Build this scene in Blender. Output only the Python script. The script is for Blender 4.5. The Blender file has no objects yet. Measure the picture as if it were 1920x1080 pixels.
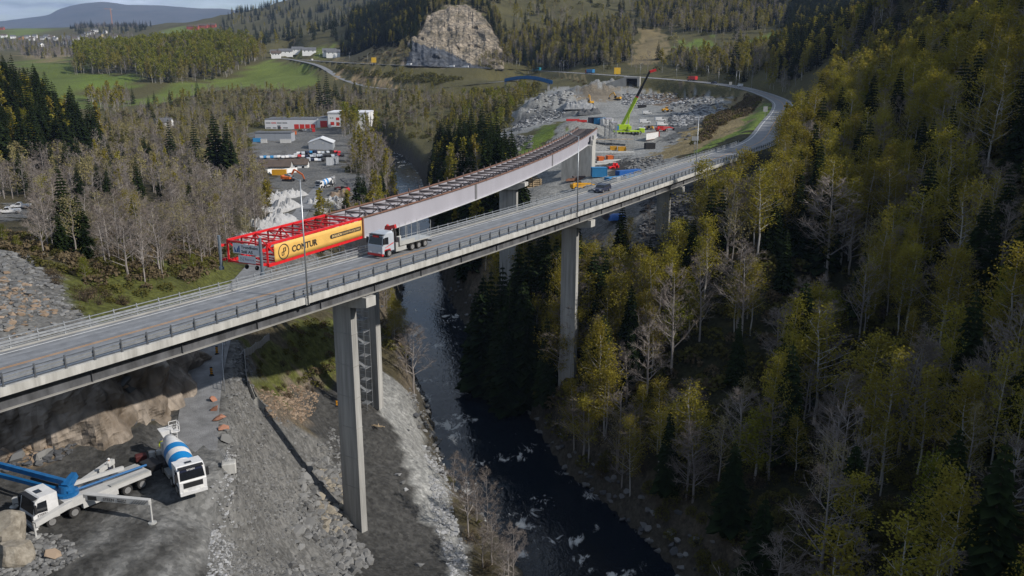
import bpy, math, random
import numpy as np
from mathutils import Vector, Matrix
random.seed(7); rng = np.random.default_rng(11)
S = bpy.context.scene
COL = S.collection
# ------------------------------------------------------------------ camera
H = 25.0                      # metres above the road deck (deck = z 0)
FPX, YH = 1580.0, 115.0       # focal length and horizon row, in photo pixels
PITCH = math.atan((540 - YH) / FPX)
CP_, SP_ = math.cos(PITCH), math.sin(PITCH)
cam = bpy.data.cameras.new('camera'); cam.sensor_width = 36; cam.lens = 36 * FPX / 1920
cam.clip_start = 1; cam.clip_end = 60000
camo = bpy.data.objects.new('camera', cam); COL.objects.link(camo)
camo.location = (0, 0, H); camo.rotation_euler = (math.pi / 2 - PITCH, 0, 0)
S.camera = camo
# ------------------------------------------------------------------ sky, sun, exposure
SUN_AZ = math.radians(109); SUN_EL = math.radians(34)     # azimuth from +Y towards +X
W = bpy.data.worlds.new('World'); S.world = W; W.use_nodes = True
wn, wl = W.node_tree.nodes, W.node_tree.links
bg = wn['Background']; bg.inputs[1].default_value = 0.092
sky = wn.new('ShaderNodeTexSky'); sky.sky_type = 'NISHITA'; sky.sun_disc = False
sky.sun_elevation = SUN_EL; sky.sun_rotation = SUN_AZ; sky.altitude = 100
sky.dust_density = 1.0; sky.ozone_density = 2.0
tc = wn.new('ShaderNodeTexCoord'); sep = wn.new('ShaderNodeSeparateXYZ'); wl.new(tc.outputs['Generated'], sep.inputs[0])
div = wn.new('ShaderNodeVectorMath'); div.operation = 'DIVIDE'
add = wn.new('ShaderNodeMath'); add.operation = 'MAXIMUM'; add.inputs[1].default_value = 0.0
ad2 = wn.new('ShaderNodeMath'); ad2.inputs[1].default_value = 0.12
cmb = wn.new('ShaderNodeCombineXYZ')
wl.new(sep.outputs[2], add.inputs[0]); wl.new(add.outputs[0], ad2.inputs[0])
for k in range(3): wl.new(ad2.outputs[0], cmb.inputs[k])
wl.new(tc.outputs['Generated'], div.inputs[0]); wl.new(cmb.outputs[0], div.inputs[1])
nz = wn.new('ShaderNodeTexNoise'); nz.inputs['Scale'].default_value = 0.9; nz.inputs['Detail'].default_value = 8; nz.inputs['Roughness'].default_value = 0.58
wl.new(div.outputs[0], nz.inputs['Vector'])
cr = wn.new('ShaderNodeValToRGB'); cr.color_ramp.elements[0].position = 0.40; cr.color_ramp.elements[1].position = 0.58
wl.new(nz.outputs['Fac'], cr.inputs[0])
nz2 = wn.new('ShaderNodeTexNoise'); nz2.inputs['Scale'].default_value = 2.3; nz2.inputs['Detail'].default_value = 6
wl.new(div.outputs[0], nz2.inputs['Vector'])
cc = wn.new('ShaderNodeValToRGB'); cc.color_ramp.elements[0].color = (2.0, 2.5, 3.3, 1); cc.color_ramp.elements[1].color = (7.5, 8.4, 9.4, 1)
cc.color_ramp.elements[0].position = 0.35; cc.color_ramp.elements[1].position = 0.7
wl.new(nz2.outputs['Fac'], cc.inputs[0])
mx = wn.new('ShaderNodeMix'); mx.data_type = 'RGBA'
wl.new(cr.outputs[0], mx.inputs[0]); wl.new(sky.outputs[0], mx.inputs[6]); wl.new(cc.outputs[0], mx.inputs[7])
wl.new(mx.outputs[2], bg.inputs[0])
sun = bpy.data.lights.new('sun', 'SUN'); sun.energy = 3.8; sun.angle = math.radians(1.0); sun.color = (1, 0.94, 0.86)
suno = bpy.data.objects.new('sun', sun); COL.objects.link(suno)
sd = Vector((math.sin(SUN_AZ) * math.cos(SUN_EL), math.cos(SUN_AZ) * math.cos(SUN_EL), math.sin(SUN_EL)))
suno.rotation_euler = (-sd).to_track_quat('-Z', 'Y').to_euler(); suno.location = (200, -100, 300)
S.view_settings.view_transform = 'Standard'; S.view_settings.look = 'None'
S.view_settings.exposure = 0.33; S.view_settings.gamma = 1; S.view_settings.use_curve_mapping = False
S.render.engine = 'CYCLES'; S.cycles.max_bounces = 4; S.cycles.diffuse_bounces = 1; S.cycles.transparent_max_bounces = 6
# ------------------------------------------------------------------ helpers
def ray(px, py):
    u = (px - 960) / FPX; v = (540 - py) / FPX
    return u, CP_ + v * SP_, -SP_ + v * CP_
def un(px, py, z=0.0):
    "pixel -> point on the level z"
    a, b, c = ray(px, py); t = (H - z) / -c
    return Vector((a * t, b * t, z))
def uy(px, py, Y):
    "pixel -> point at forward distance Y"
    a, b, c = ray(px, py); t = Y / b
    return Vector((a * t, Y, H + c * t))
def proj(x, y, z):
    d = y * CP_ + (H - z) * SP_
    return 960 + FPX * x / d, 540 + FPX * ((H - z) * CP_ - y * SP_) / d, d
_h = np.random.default_rng(5).random((256, 256))
def vnoise(x, y):
    xi = np.floor(x).astype(int); yi = np.floor(y).astype(int); fx = x - xi; fy = y - yi
    fx = fx * fx * (3 - 2 * fx); fy = fy * fy * (3 - 2 * fy)
    g = lambda a, b: _h[a & 255, b & 255]
    return (g(xi, yi) * (1 - fx) + g(xi + 1, yi) * fx) * (1 - fy) + (g(xi, yi + 1) * (1 - fx) + g(xi + 1, yi + 1) * fx) * fy
def fbm(x, y, o=4):
    s = 0; a = 0.5
    for k in range(o):
        s = s + a * (vnoise(x * 2 ** k + 17.3 * k, y * 2 ** k + 5.1 * k) - 0.5); a *= 0.5
    return s * 2
def sstep(a, b, x):
    t = np.clip((x - a) / (b - a), 0, 1); return t * t * (3 - 2 * t)

MATS = {}
def mat(name, col, rough=0.7, metal=0.0, var=0.12, vscale=3.0, bump=0.0, bscale=None, spec=0.4, col2=None, stretch=None, attr=None, emit=None, alpha=None, trans=0.0):
    if name in MATS: return MATS[name]
    m = bpy.data.materials.new(name); m.use_nodes = True; MATS[name] = m
    n, l = m.node_tree.nodes, m.node_tree.links
    b = n['Principled BSDF']; b.inputs['Roughness'].default_value = rough; b.inputs['Metallic'].default_value = metal
    b.inputs['Specular IOR Level'].default_value = spec
    t = n.new('ShaderNodeTexCoord'); vec = t.outputs['Object']
    if stretch:
        mp = n.new('ShaderNodeMapping'); mp.inputs['Scale'].default_value = stretch; l.new(vec, mp.inputs[0]); vec = mp.outputs[0]
    nz = n.new('ShaderNodeTexNoise'); nz.inputs['Scale'].default_value = vscale; nz.inputs['Detail'].default_value = 3; nz.inputs['Roughness'].default_value = 0.65
    l.new(vec, nz.inputs['Vector'])
    r = n.new('ShaderNodeValToRGB'); r.color_ramp.elements[0].position = 0.3; r.color_ramp.elements[1].position = 0.7
    c2 = col2 or tuple(min(1, c * (1 + var)) for c in col); c1 = col if col2 else tuple(c * (1 - var) for c in col)
    r.color_ramp.elements[0].color = (*c1, 1); r.color_ramp.elements[1].color = (*c2, 1)
    l.new(nz.outputs['Fac'], r.inputs[0]); out = r.outputs[0]
    if attr:
        a = n.new('ShaderNodeAttribute'); a.attribute_name = attr
        mm = n.new('ShaderNodeMix'); mm.data_type = 'RGBA'; mm.blend_type = 'MULTIPLY'; mm.inputs[0].default_value = 1
        l.new(out, mm.inputs[6]); l.new(a.outputs['Color'], mm.inputs[7]); out = mm.outputs[2]
    l.new(out, b.inputs['Base Color'])
    if bump:
        nb = n.new('ShaderNodeTexNoise'); nb.inputs['Scale'].default_value = bscale or vscale * 4; nb.inputs['Detail'].default_value = 3
        l.new(vec, nb.inputs['Vector'])
        bp = n.new('ShaderNodeBump'); bp.inputs['Strength'].default_value = 1; bp.inputs['Distance'].default_value = bump
        l.new(nb.outputs['Fac'], bp.inputs['Height']); l.new(bp.outputs[0], b.inputs['Normal'])
    if emit: b.inputs['Emission Color'].default_value = (*col, 1); b.inputs['Emission Strength'].default_value = emit
    if trans: b.inputs['Transmission Weight'].default_value = trans
    return m

def tag(o, label=None, cat=None, group=None, kind=None):
    if label: o['label'] = label
    if cat: o['category'] = cat
    if group: o['group'] = group
    if kind: o['kind'] = kind
    return o
def empty(name, loc=(0, 0, 0), rz=0, label=None, cat=None, group=None):
    o = bpy.data.objects.new(name, None); COL.objects.link(o); o.empty_display_size = 0.3
    o.location = loc; o.rotation_euler = (0, 0, rz); return tag(o, label, cat, group)
def copy_tree(o, parent=None):
    c = o.copy(); COL.objects.link(c)
    if parent: c.parent = parent
    for ch in o.children: copy_tree(ch, c)
    return c
def link(name, me, m, parent=None, loc=None):
    o = bpy.data.objects.new(name, me); COL.objects.link(o)
    if m and not me.materials: me.materials.append(m if not isinstance(m, str) else MATS[m])
    if parent: o.parent = parent
    if loc is not None: o.location = loc
    return o
class MB:
    def __init__(s): s.v = []; s.f = []
    def add(s, v, f):
        n = len(s.v); s.v += [tuple(q) for q in v]; s.f += [tuple(i + n for i in q) for q in f]; return s
    def hexa(s, p):   # 4 bottom ccw, 4 top ccw
        return s.add(p, [(3, 2, 1, 0), (4, 5, 6, 7), (0, 1, 5, 4), (1, 2, 6, 5), (2, 3, 7, 6), (3, 0, 4, 7)])
    def box(s, x0, x1, y0, y1, z0, z1):
        return s.hexa([(x0, y0, z0), (x1, y0, z0), (x1, y1, z0), (x0, y1, z0), (x0, y0, z1), (x1, y0, z1), (x1, y1, z1), (x0, y1, z1)])
    def cbox(s, x0, x1, y0, y1, z0, z1, b=0.05):
        "box with chamfered vertical and top edges"
        P = [(x0 + b, y0), (x1 - b, y0), (x1, y0 + b), (x1, y1 - b), (x1 - b, y1), (x0 + b, y1), (x0, y1 - b), (x0, y0 + b)]
        cx, cy = (x0 + x1) / 2, (y0 + y1) / 2; ax = max(0.01, 1 - 2 * b / max(1e-6, x1 - x0)); ay = max(0.01, 1 - 2 * b / max(1e-6, y1 - y0))
        Q = [(cx + (x - cx) * ax, cy + (y - cy) * ay) for x, y in P]
        v = [(x, y, z0) for x, y in P] + [(x, y, z1 - b) for x, y in P] + [(x, y, z1) for x, y in Q]
        f = [tuple(range(7, -1, -1)), tuple(range(16, 24))]
        for k in range(8):
            j = (k + 1) % 8; f += [(k, j, 8 + j, 8 + k), (8 + k, 8 + j, 16 + j, 16 + k)]
        return s.add(v, f)
    def bar(s, p, q, w, h=None, up=(0, 0, 1)):
        p = Vector(p); q = Vector(q); h = h or w; d = (q - p)
        if d.length < 1e-6: return s
        d.normalize(); up = Vector(up)
        if abs(d.dot(up)) > 0.98: up = Vector((1, 0, 0))
        a = d.cross(up).normalized() * w / 2; b = a.cross(d).normalized() * h / 2
        return s.hexa([p - a - b, q - a - b, q + a - b, p + a - b, p - a + b, q - a + b, q + a + b, p + a + b])
    def tube(s, p, q, r, n=8, r2=None, cap=True):
        p = Vector(p); q = Vector(q); d = q - p
        if d.length < 1e-6: return s
        d.normalize(); a = d.orthogonal().normalized(); b = d.cross(a); r2 = r if r2 is None else r2
        v = []; 
        for P, R in ((p, r), (q, r2)):
            v += [P + (a * math.cos(2 * math.pi * k / n) + b * math.sin(2 * math.pi * k / n)) * R for k in range(n)]
        f = [(k, (k + 1) % n, n + (k + 1) % n, n + k) for k in range(n)]
        if cap: f += [tuple(range(n - 1, -1, -1)), tuple(range(n, 2 * n))]
        return s.add(v, f)
    def lathe(s, prof, p, axis, n=16):
        "prof: list of (distance along axis, radius)"
        p = Vector(p); d = Vector(axis).normalized(); a = d.orthogonal().normalized(); b = d.cross(a); v = []
        for t, r in prof: v += [p + d * t + (a * math.cos(2 * math.pi * k / n) + b * math.sin(2 * math.pi * k / n)) * r for k in range(n)]
        f = []
        for i in range(len(prof) - 1):
            for k in range(n): f.append((i * n + k, i * n + (k + 1) % n, (i + 1) * n + (k + 1) % n, (i + 1) * n + k))
        f += [tuple(range(n - 1, -1, -1)), tuple(range((len(prof) - 1) * n, len(prof) * n))]
        return s.add(v, f)
    def extr(s, poly, axis, a0, a1):
        "extrude polygon; axis 'y': poly in (x,z); axis 'x': poly in (y,z); axis 'z': poly in (x,y)"
        n = len(poly)
        mk = {'y': lambda p, a: (p[0], a, p[1]), 'x': lambda p, a: (a, p[0], p[1]), 'z': lambda p, a: (p[0], p[1], a)}[axis]
        v = [mk(p, a0) for p in poly] + [mk(p, a1) for p in poly]
        f = [tuple(range(n)), tuple(range(2 * n - 1, n - 1, -1))] + [(k, n + k, n + (k + 1) % n, (k + 1) % n) for k in range(n)]
        return s.add(v, f)
    def sweep(s, path, sec, cap=True):
        "path: list of (x,y,z); sec: closed list of (lateral to left, z)"
        n = len(sec); P = [Vector(p) for p in path]; v = []
        for i, p in enumerate(P):
            d = (P[min(i + 1, len(P) - 1)] - P[max(i - 1, 0)]); d.z = 0; d.normalize(); nn = Vector((-d.y, d.x, 0))
            v += [p + nn * a + Vector((0, 0, b)) for a, b in sec]
        f = [(i * n + k, i * n + (k + 1) % n, (i + 1) * n + (k + 1) % n, (i + 1) * n + k) for i in range(len(P) - 1) for k in range(n)]
        if cap: f += [tuple(range(n - 1, -1, -1)), tuple(range((len(P) - 1) * n, len(P) * n))]
        return s.add(v, f)
    def mesh(s, name, smooth=False):
        me = bpy.data.meshes.new(name); me.from_pydata(s.v, [], s.f); me.validate()
        if smooth: me.polygons.foreach_set('use_smooth', [True] * len(me.polygons))
        return me
    def build(s, name, m, parent=None, smooth=False, loc=None, fix=True):
        me = s.mesh(name, smooth)
        if fix:
            import bmesh
            bm = bmesh.new(); bm.from_mesh(me); bmesh.ops.recalc_face_normals(bm, faces=bm.faces); bm.to_mesh(me); bm.free()
        return link(name, me, m, parent, loc)
def resample(pts, step):
    P = [Vector(p) for p in pts]; out = [P[0]]; need = step; 
    for a, b in zip(P, P[1:]):
        L = (b - a).length; t = need
        while t <= L: out.append(a + (b - a) * (t / L)); t += step
        need = t - L
    return out
def smooth_path(pts, n=12):
    P = [Vector(p) for p in pts]; P = [P[0] * 2 - P[1]] + P + [P[-1] * 2 - P[-2]]; out = []
    for i in range(1, len(P) - 2):
        a, b, c, d = P[i - 1:i + 3]
        for k in range(n):
            t = k / n
            out.append(0.5 * ((2 * b) + (c - a) * t + (2 * a - 5 * b + 4 * c - d) * t * t + (3 * b - a - 3 * c + d) * t ** 3))
    return out + [P[-2]]
def offset(path, a, dz=0):
    out = []; P = [Vector(p) for p in path]
    for i, p in enumerate(P):
        d = P[min(i + 1, len(P) - 1)] - P[max(i - 1, 0)]; d.z = 0; d.normalize()
        out.append(p + Vector((-d.y, d.x, 0)) * a + Vector((0, 0, dz)))
    return out
# ------------------------------------------------------------------ terrain control points
CPZ = [ # photo pixel, level of the ground there
 (60,1075,-15),(200,1070,-15.5),(330,1060,-16),(30,1000,-14.5),(180,990,-15),(345,965,-15.5),(300,880,-14.5),(150,900,-14.5),(380,850,-14.5),(360,760,-14),(385,690,-13.5),(395,645,-13),
 (0,880,-13.5),(100,860,-13.5),(230,830,-13.5),(310,790,-13.5),(345,730,-13),
 (30,620,-4),(100,600,-5),(140,585,-6),(20,500,-2),(100,540,-4),(0,470,-1),
 (200,560,-7),(300,530,-8),(400,535,-11),(440,520,-14),(220,500,-7),(350,500,-10),
 (470,510,-15),(530,440,-17.5),(560,400,-20),(580,370,-22),(600,345,-24),(650,330,-24),(540,325,-24.5),
 (600,420,-21),(640,400,-24),(660,440,-27),
 (300,440,-12),(150,450,-10),(50,440,-10),(400,420,-16),(480,380,-22),(200,360,-16),(30,395,-18),(60,350,-17),(350,330,-22),(450,300,-24),
 (430,700,-14.5),(420,800,-15.5),(415,900,-16.5),(400,1000,-17.5),(395,1075,-18.5),
 (470,700,-17),(500,760,-20),(480,850,-20.5),(470,950,-21.5),(460,1060,-23),(540,700,-21),(560,640,-19),(600,620,-20),(520,650,-17.5),
 (560,850,-26),(550,950,-27.5),(540,1060,-28.5),(600,740,-28),(580,780,-28.5),(620,820,-30.5),(620,900,-32),(630,1000,-34),(690,742,-27.5),(700,800,-30),(720,900,-33.5),(740,1000,-36),(690,1020,-35),(700,1075,-36.5),(760,1075,-37),
 (750,710,-33),(760,780,-35),(790,850,-38),(830,960,-39.5),(850,1040,-40),(735,600,-36),(720,560,-33),
 (1245,455,-14.5),(1180,480,-17),(1100,470,-20),(1150,415,-14),(1300,400,-10),(1340,345,-5),(1000,560,-33),(900,560,-38),(1150,600,-31),(1250,560,-24),(1400,450,-8),
 (1100,332,-10),(1000,380,-14),(1085,355,-12),(1160,320,-10.5),(1200,290,-10),(1250,270,-9),(1150,280,-10),(1060,310,-11),(960,395,-16),
 (1175,250,-8),(1230,220,-6),(1150,262,-8.5),(1090,226,-0.3),(1130,222,-0.3),(1065,230,-0.6),(1110,215,-0.5),
 (1270,190,-3),(1330,205,-3.5),(1200,195,-3),(975,235,-10),(1050,185,0),(1100,170,2),(1000,175,0),(940,250,-14),
 (870,320,-24),(920,300,-17),(800,290,-30),(850,250,-24),(900,200,-14),(950,170,-4),
 (1400,250,0),(1350,270,-2),(1420,215,2),(1290,270,-6),(1345,225,-3),
 (1437,180,4),(1397,165,8),(1335,155,10),(1240,147,12),(1100,138,14),(1000,132,15.5)]
CPD = [ # photo pixel, forward distance of the ground there
 (0,180,380),(100,270,370),(180,290,400),(-150,150,380),(-200,280,300),(0,300,330),(300,250,600),(450,230,700),(590,236,650),(300,190,800),(200,195,850),(150,215,700),
 (450,160,950),(560,150,950),(530,112,1100),(420,150,1000),(300,158,950),(350,95,1150),(200,110,1200),(480,112,1150),(250,140,1000),(100,110,1500),(30,105,1500),
 (100,76,2400),(170,72,2400),(50,60,3000),(200,50,3000),(300,57,3200),(380,58,3200),(200,55,5000),(-300,60,3000),(-300,120,1500),(-600,150,800),
 (480,20,2600),(420,45,2400),(560,95,1900),(620,92,1700),(600,20,2400),(700,0,2300),(650,-30,2700),(520,98,1600),
 (690,95,1100),(650,110,1150),(740,30,1250),(850,-10,1300),(960,78,1040),(950,-60,1500),(1100,112,900),(1100,50,1100),(1200,0,1300),(1300,120,800),(1300,60,1000),(1400,30,1100),(1450,100,800),(1460,50,1000),(1480,0,1500),(1300,-80,1700),
 (660,158,900),(720,166,850),(800,168,800),(900,156,780),(620,135,1000),(820,145,850),(700,200,720),(800,205,650),(700,250,600),
 (1500,105,640),(1570,60,640),(845,-25,1200),(780,0,1200),(960,25,1180),(845,10,1065),(800,36,1030),(925,60,1020),(785,86,945),(880,110,940),(770,127,918),(900,129,918),(840,128.5,918),(900,128.5,895),(760,123.5,905),(830,126,900),(700,121,945),(1500,178,480),(1565,120,470),(1640,40,460),(1700,-60,460)]
CXY = [(60,60,-17),(100,60,15),(160,60,66),(240,60,120),(60,20,-17),(100,20,17),(160,20,70),(240,20,126),(60,-60,-14),(110,-60,40),(240,-60,150),  # right hillside, its unseen upper part raised to throw shade on the lower slope
 (45,110,-30),(75,110,-6),(110,110,20),(170,110,66),(250,110,112),(60,150,-22),(85,150,-2),(120,150,25),(180,150,66),(260,150,108),(420,100,150),
 (75,190,-8),(100,190,10),(140,190,38),(200,190,75),(280,190,115),(95,240,2),(125,240,22),(170,240,54),(230,240,88),(320,240,125),
 (128,300,6),(160,300,27),(210,300,58),(280,300,95),(165,370,12),(210,370,45),(270,370,80),(450,350,140),(190,450,22),(240,450,55),(320,450,95),
 (-70,40,-6),(-110,60,-2),(-150,100,0),(-200,150,-4),(-60,0,-14),(-20,0,-20),(0,30,-34),(6,186,-24),(10,176,-25),(1,178,-29),(-4,170,-35),(6,165,-31),(20,20,-44),(30,-40,-44),(-120,-60,-8),(-250,200,-8),(600,600,120),(-1500,600,20),(2500,1500,250),(-2500,2000,60),(-4500,4000,150),(4000,5000,400),(1200,900,230),
 (-5000,12000,260),(0,12000,260),(5000,12000,400),(-2500,7000,230),(1500,6000,350),(0,4500,290)]
ctrl = [tuple(un(*p)) for p in CPZ] + [tuple(uy(*p)) for p in CPD] + CXY
C = np.array(ctrl, float)
SC = 100.0
d0 = np.hypot(C[:, None, 0] - C[None, :, 0], C[:, None, 1] - C[None, :, 1]) / SC
n_ = len(C)
A = np.zeros((n_ + 3, n_ + 3)); A[:n_, :n_] = -d0 + np.eye(n_) * -0.0; A[:n_, n_] = 1; A[:n_, n_ + 1:] = C[:, :2] / SC; A[n_:, :n_] = A[:n_, n_:].T
A[:n_, :n_] += np.eye(n_) * 0.012
sol = np.linalg.solve(A, np.concatenate([C[:, 2], np.zeros(3)]))
def base_h(x, y):
    out = np.full(x.shape, sol[n_]) + sol[n_ + 1] * x / SC + sol[n_ + 2] * y / SC
    for k in range(n_): out += sol[k] * -np.sqrt((x - C[k, 0]) ** 2 + (y - C[k, 1]) ** 2 + 1.0) / SC
    return out
def seg_dist(x, y, path):
    "distance, signed side, interpolated z along a polyline (arrays)"
    best = np.full(x.shape, 1e9); zz = np.zeros(x.shape); ww = np.zeros(x.shape)
    for a, b in zip(path, path[1:]):
        dx, dy = b[0] - a[0], b[1] - a[1]; L2 = dx * dx + dy * dy + 1e-9
        t = np.clip(((x - a[0]) * dx + (y - a[1]) * dy) / L2, 0, 1)
        d = np.hypot(x - a[0] - t * dx, y - a[1] - t * dy); m = d < best
        best = np.where(m, d, best); zz = np.where(m, a[2] + t * (b[2] - a[2]), zz)
        if len(a) > 3: ww = np.where(m, a[3] + t * (b[3] - a[3]), ww)
    return best, zz, ww
def inpoly(poly, X, Y):
    r = np.zeros(X.shape, bool); n = len(poly)
    for i in range(n):
        x1, y1 = poly[i][0], poly[i][1]; x2, y2 = poly[(i + 1) % n][0], poly[(i + 1) % n][1]
        if y1 == y2: continue
        m = ((y1 > Y) != (y2 > Y)) & (X < (x2 - x1) * (Y - y1) / (y2 - y1) + x1); r ^= m
    return r
# river: left and right water edges read off the photograph
RZ = -44.0
RL = [(1060,1230,RZ),(980,1080,RZ),(930,1000,RZ),(855,920,RZ),(822,850,RZ),(800,760,RZ),(765,680,RZ),(748,600,RZ),(752,540,RZ),(748,480,-43),(745,420,-41.5),(742,370,-39.5),(735,330,-38),(705,292,-37),(690,275,-36),(640,262,-35)]
RR = [(1400,1230,RZ),(1262,1062,RZ),(1200,1000,RZ),(1112,920,RZ),(1062,880,RZ),(1010,800,RZ),(972,740,RZ),(915,660,RZ),(862,590,RZ),(835,530,-43),(815,460,-41.5),(805,400,-39.5),(796,345,-38),(775,310,-37),(745,285,-36),(690,268,-35)]
rl = [un(*p) for p in RL]; rr = [un(*p) for p in RR]
rl.insert(0, rl[0] + (rl[0] - rl[1]) * 2.2); rr.insert(0, rr[0] + (rr[0] - rr[1]) * 2.2)
rl[0].z = rr[0].z = RZ
# the two edge lists are paired by distance along the river
rl = smooth_path(rl, 6); rr = smooth_path(rr, 6)
rc = [((a.x + b.x) / 2, (a.y + b.y) / 2, (a.z + b.z) / 2, (a - b).length / 2) for a, b in zip(rl, rr)]
# old bridge: near edge of its deck, read off the photograph at deck level
NE = [un(0,732),un(250,657),un(480,588),un(700,521),un(960,441),un(1150,377),un(1370,301)]
ny = np.array([p.y for p in NE]); nx = np.array([p.x for p in NE])
pf = np.polyfit(ny, nx, 3)
ED = [Vector((float(np.polyval(pf, y)), y, 0)) for y in np.arange(57, 229, 1.5)]
d_ = (ED[0] - ED[8]).normalized()
ED = [ED[0] + d_ * k for k in (60, 48, 36, 24, 12)] + ED
DW = 9.8                                  # deck width over the edge beams
BC = offset(ED, DW / 2)                   # centreline of the old bridge
BR_END = len(BC) - 1
# road beyond the bridge, swinging left on to the main road
RD = [BC[-1], un(1412,266,0.4) + Vector((3.2, 2, 0)), un(1452,232,1.4), un(1468,208,2.6), un(1466,192,3.4), un(1440,179,4.6), un(1397,166,7.8), un(1335,156,10), un(1240,147.5,12), un(1100,138,14), un(1000,132,15.5), uy(900,128,896), uy(830,125.5,902), uy(760,122.5,908), uy(640,117,1010), uy(560,111,1180), uy(540,106,1350)]
ROAD = smooth_path(RD, 10)
ROAD2 = smooth_path([uy(520,108,1200), uy(560,114,1080), uy(600,124,1000), uy(640,147,930), uy(690,162,870), uy(760,168,820), uy(830,165,800), uy(900,157,790), uy(975,150,800)], 8)
ACC = smooth_path([un(362,885,-14.6), un(375,760,-14), un(388,690,-13.5), un(402,640,-13.2), un(425,575,-13.5), un(470,512,-15), un(530,445,-17.5), un(562,402,-20), un(585,368,-22.3), un(605,345,-24)], 8)
# grid
def axis(lo, mid0, mid1, hi, st, g0, g1):
    a = list(np.arange(mid0, mid1 + 1e-6, st)); s = st; x = mid0; left = []
    while x > lo: s *= g0; x -= s; left.append(x)
    s = st; x = a[-1]; right = []
    while x < hi: s *= g1; x += s; right.append(x)
    return np.array(left[::-1] + a + right)
gx = axis(-9000, -130, 125, 9000, 1.2, 1.05, 1.05); gy = axis(-150, 52, 330, 13000, 1.3, 1.25, 1.022)
GX, GY = np.meshgrid(gx, gy)
GZ = base_h(GX, GY)
dist = np.hypot(GX, GY)
# relief: rough ground everywhere, growing with distance
GZ += fbm(GX / 9, GY / 9, 4) * 0.9 + fbm(GX / 60, GY / 60, 4) * np.clip((dist - 350) / 120, 0, 14)
BUMPS = [(1125,172,7,26,16),(1060,192,4.5,20,14),(1245,188,3.5,16,10),(1310,200,4,22,10),(1005,205,5,14,22),(975,225,4,12,16),(700,150,4,30,30),(560,300,3,30,14)]
for px_, py_, hh_, rx_, ry_ in BUMPS:
    # ground centre found by marching the level of the base surface
    best = None
    for t_ in np.arange(150, 1100, 4.0):
        a_, b_, c_ = ray(px_, py_); zz_ = H + c_ * t_
        g_ = float(base_h(np.array([a_ * t_]), np.array([b_ * t_]))[0])
        if zz_ < g_: best = (a_ * t_, b_ * t_); break
    if best: GZ += hh_ * np.exp(-((GX - best[0]) / rx_) ** 2 - ((GY - best[1]) / ry_) ** 2) * (1 + fbm(GX / 5, GY / 5, 4) * .9)
def flatten(path, w, blend, dz=-0.05):
    global GZ
    d, z, _ = seg_dist(GX, GY, [tuple(p) for p in path]); k = 1 - sstep(w, w + blend, d)
    GZ = GZ * (1 - k) + (z + dz) * k
flatten(ROAD[4:], 6.2, 9, -0.12); flatten(ROAD2, 4.5, 8, -0.12); flatten(ACC, 2.8, 3, -0.08)
# cliff below the old bridge on the left: a step in the quarry edge
CLB = [un(-250,905,-13.5), un(-60,885,-13.5), un(100,858,-13.5), un(230,828,-13.5), un(312,782,-13.5), un(345,725,-13.2), un(362,668,-13)]
cd_, cz_, _ = seg_dist(GX, GY, [tuple(p) for p in CLB])
# which side: behind (away from camera) is up
cb = np.interp(GX, [p.x for p in CLB[:6]], [p.y for p in CLB[:6]], left=None)
beh = GY - cb
inx = (GX > -95) & (GX < CLB[6].x + 1)
rise = -13.5 + np.clip(beh, 0, 14) * (0.95) 
up = np.where((beh > 0) & inx & (cd_ < 16), 1.0, 0.0)
step_h = -13.5 + 9.0 * sstep(0.3, 9.0, beh) + fbm(GX / 3.1, GY / 3.1, 4) * 2.2 * sstep(0.2, 2, beh)
k = up * (1 - sstep(9, 15, beh)) * sstep(-95, -88, GX) * (1 - sstep(CLB[5].x - 4, CLB[5].x + 1, GX))
GZ = GZ * (1 - k) + np.maximum(GZ, step_h) * k
# river bed and banks
rpoly = [(p.x, p.y) for p in rl] + [(p.x, p.y) for p in rr[::-1]]
def river_e(x, y):
    a, za, _ = seg_dist(x, y, [tuple(p) for p in rl]); b, zb, _ = seg_dist(x, y, [tuple(p) for p in rr])
    d = np.minimum(a, b); return np.where(inpoly(rpoly, x, y), -d, d), np.where(a < b, za, zb)
e, rz = river_e(GX, GY)
k = 1 - sstep(-1.5, 7.0, e)
bed = rz - 0.9 + np.clip(e + 1.5, 0, None) * 0.55
GZ = np.where(e < 7, np.minimum(GZ * (1 - k) + bed * k, GZ + 3), GZ)
GZ = np.where(e < 0, np.minimum(GZ, rz - 0.5), GZ)
GZ = np.where((e >= 0) & (e < 40), np.maximum(GZ, rz + 0.15 + np.clip(e, 0, 2) * 0.3), GZ)
from bisect import bisect_right
def hz(x, y):
    i = min(max(int(np.searchsorted(gx, x)) - 1, 0), len(gx) - 2); j = min(max(int(np.searchsorted(gy, y)) - 1, 0), len(gy) - 2)
    fx = (x - gx[i]) / (gx[i + 1] - gx[i]); fy = (y - gy[j]) / (gy[j + 1] - gy[j])
    a = GZ[j, i] * (1 - fx) + GZ[j, i + 1] * fx; b = GZ[j + 1, i] * (1 - fx) + GZ[j + 1, i + 1] * fx
    return float(a * (1 - fy) + b * fy)
def hza(x, y):
    i = np.clip(np.searchsorted(gx, x) - 1, 0, len(gx) - 2); j = np.clip(np.searchsorted(gy, y) - 1, 0, len(gy) - 2)
    fx = (x - gx[i]) / (gx[i + 1] - gx[i]); fy = (y - gy[j]) / (gy[j + 1] - gy[j])
    return (GZ[j, i] * (1 - fx) + GZ[j, i + 1] * fx) * (1 - fy) + (GZ[j + 1, i] * (1 - fx) + GZ[j + 1, i + 1] * fx) * fy
TT = np.concatenate([np.arange(40, 500, 0.5), 500 * 1.002 ** np.arange(0, 1650)])
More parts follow.
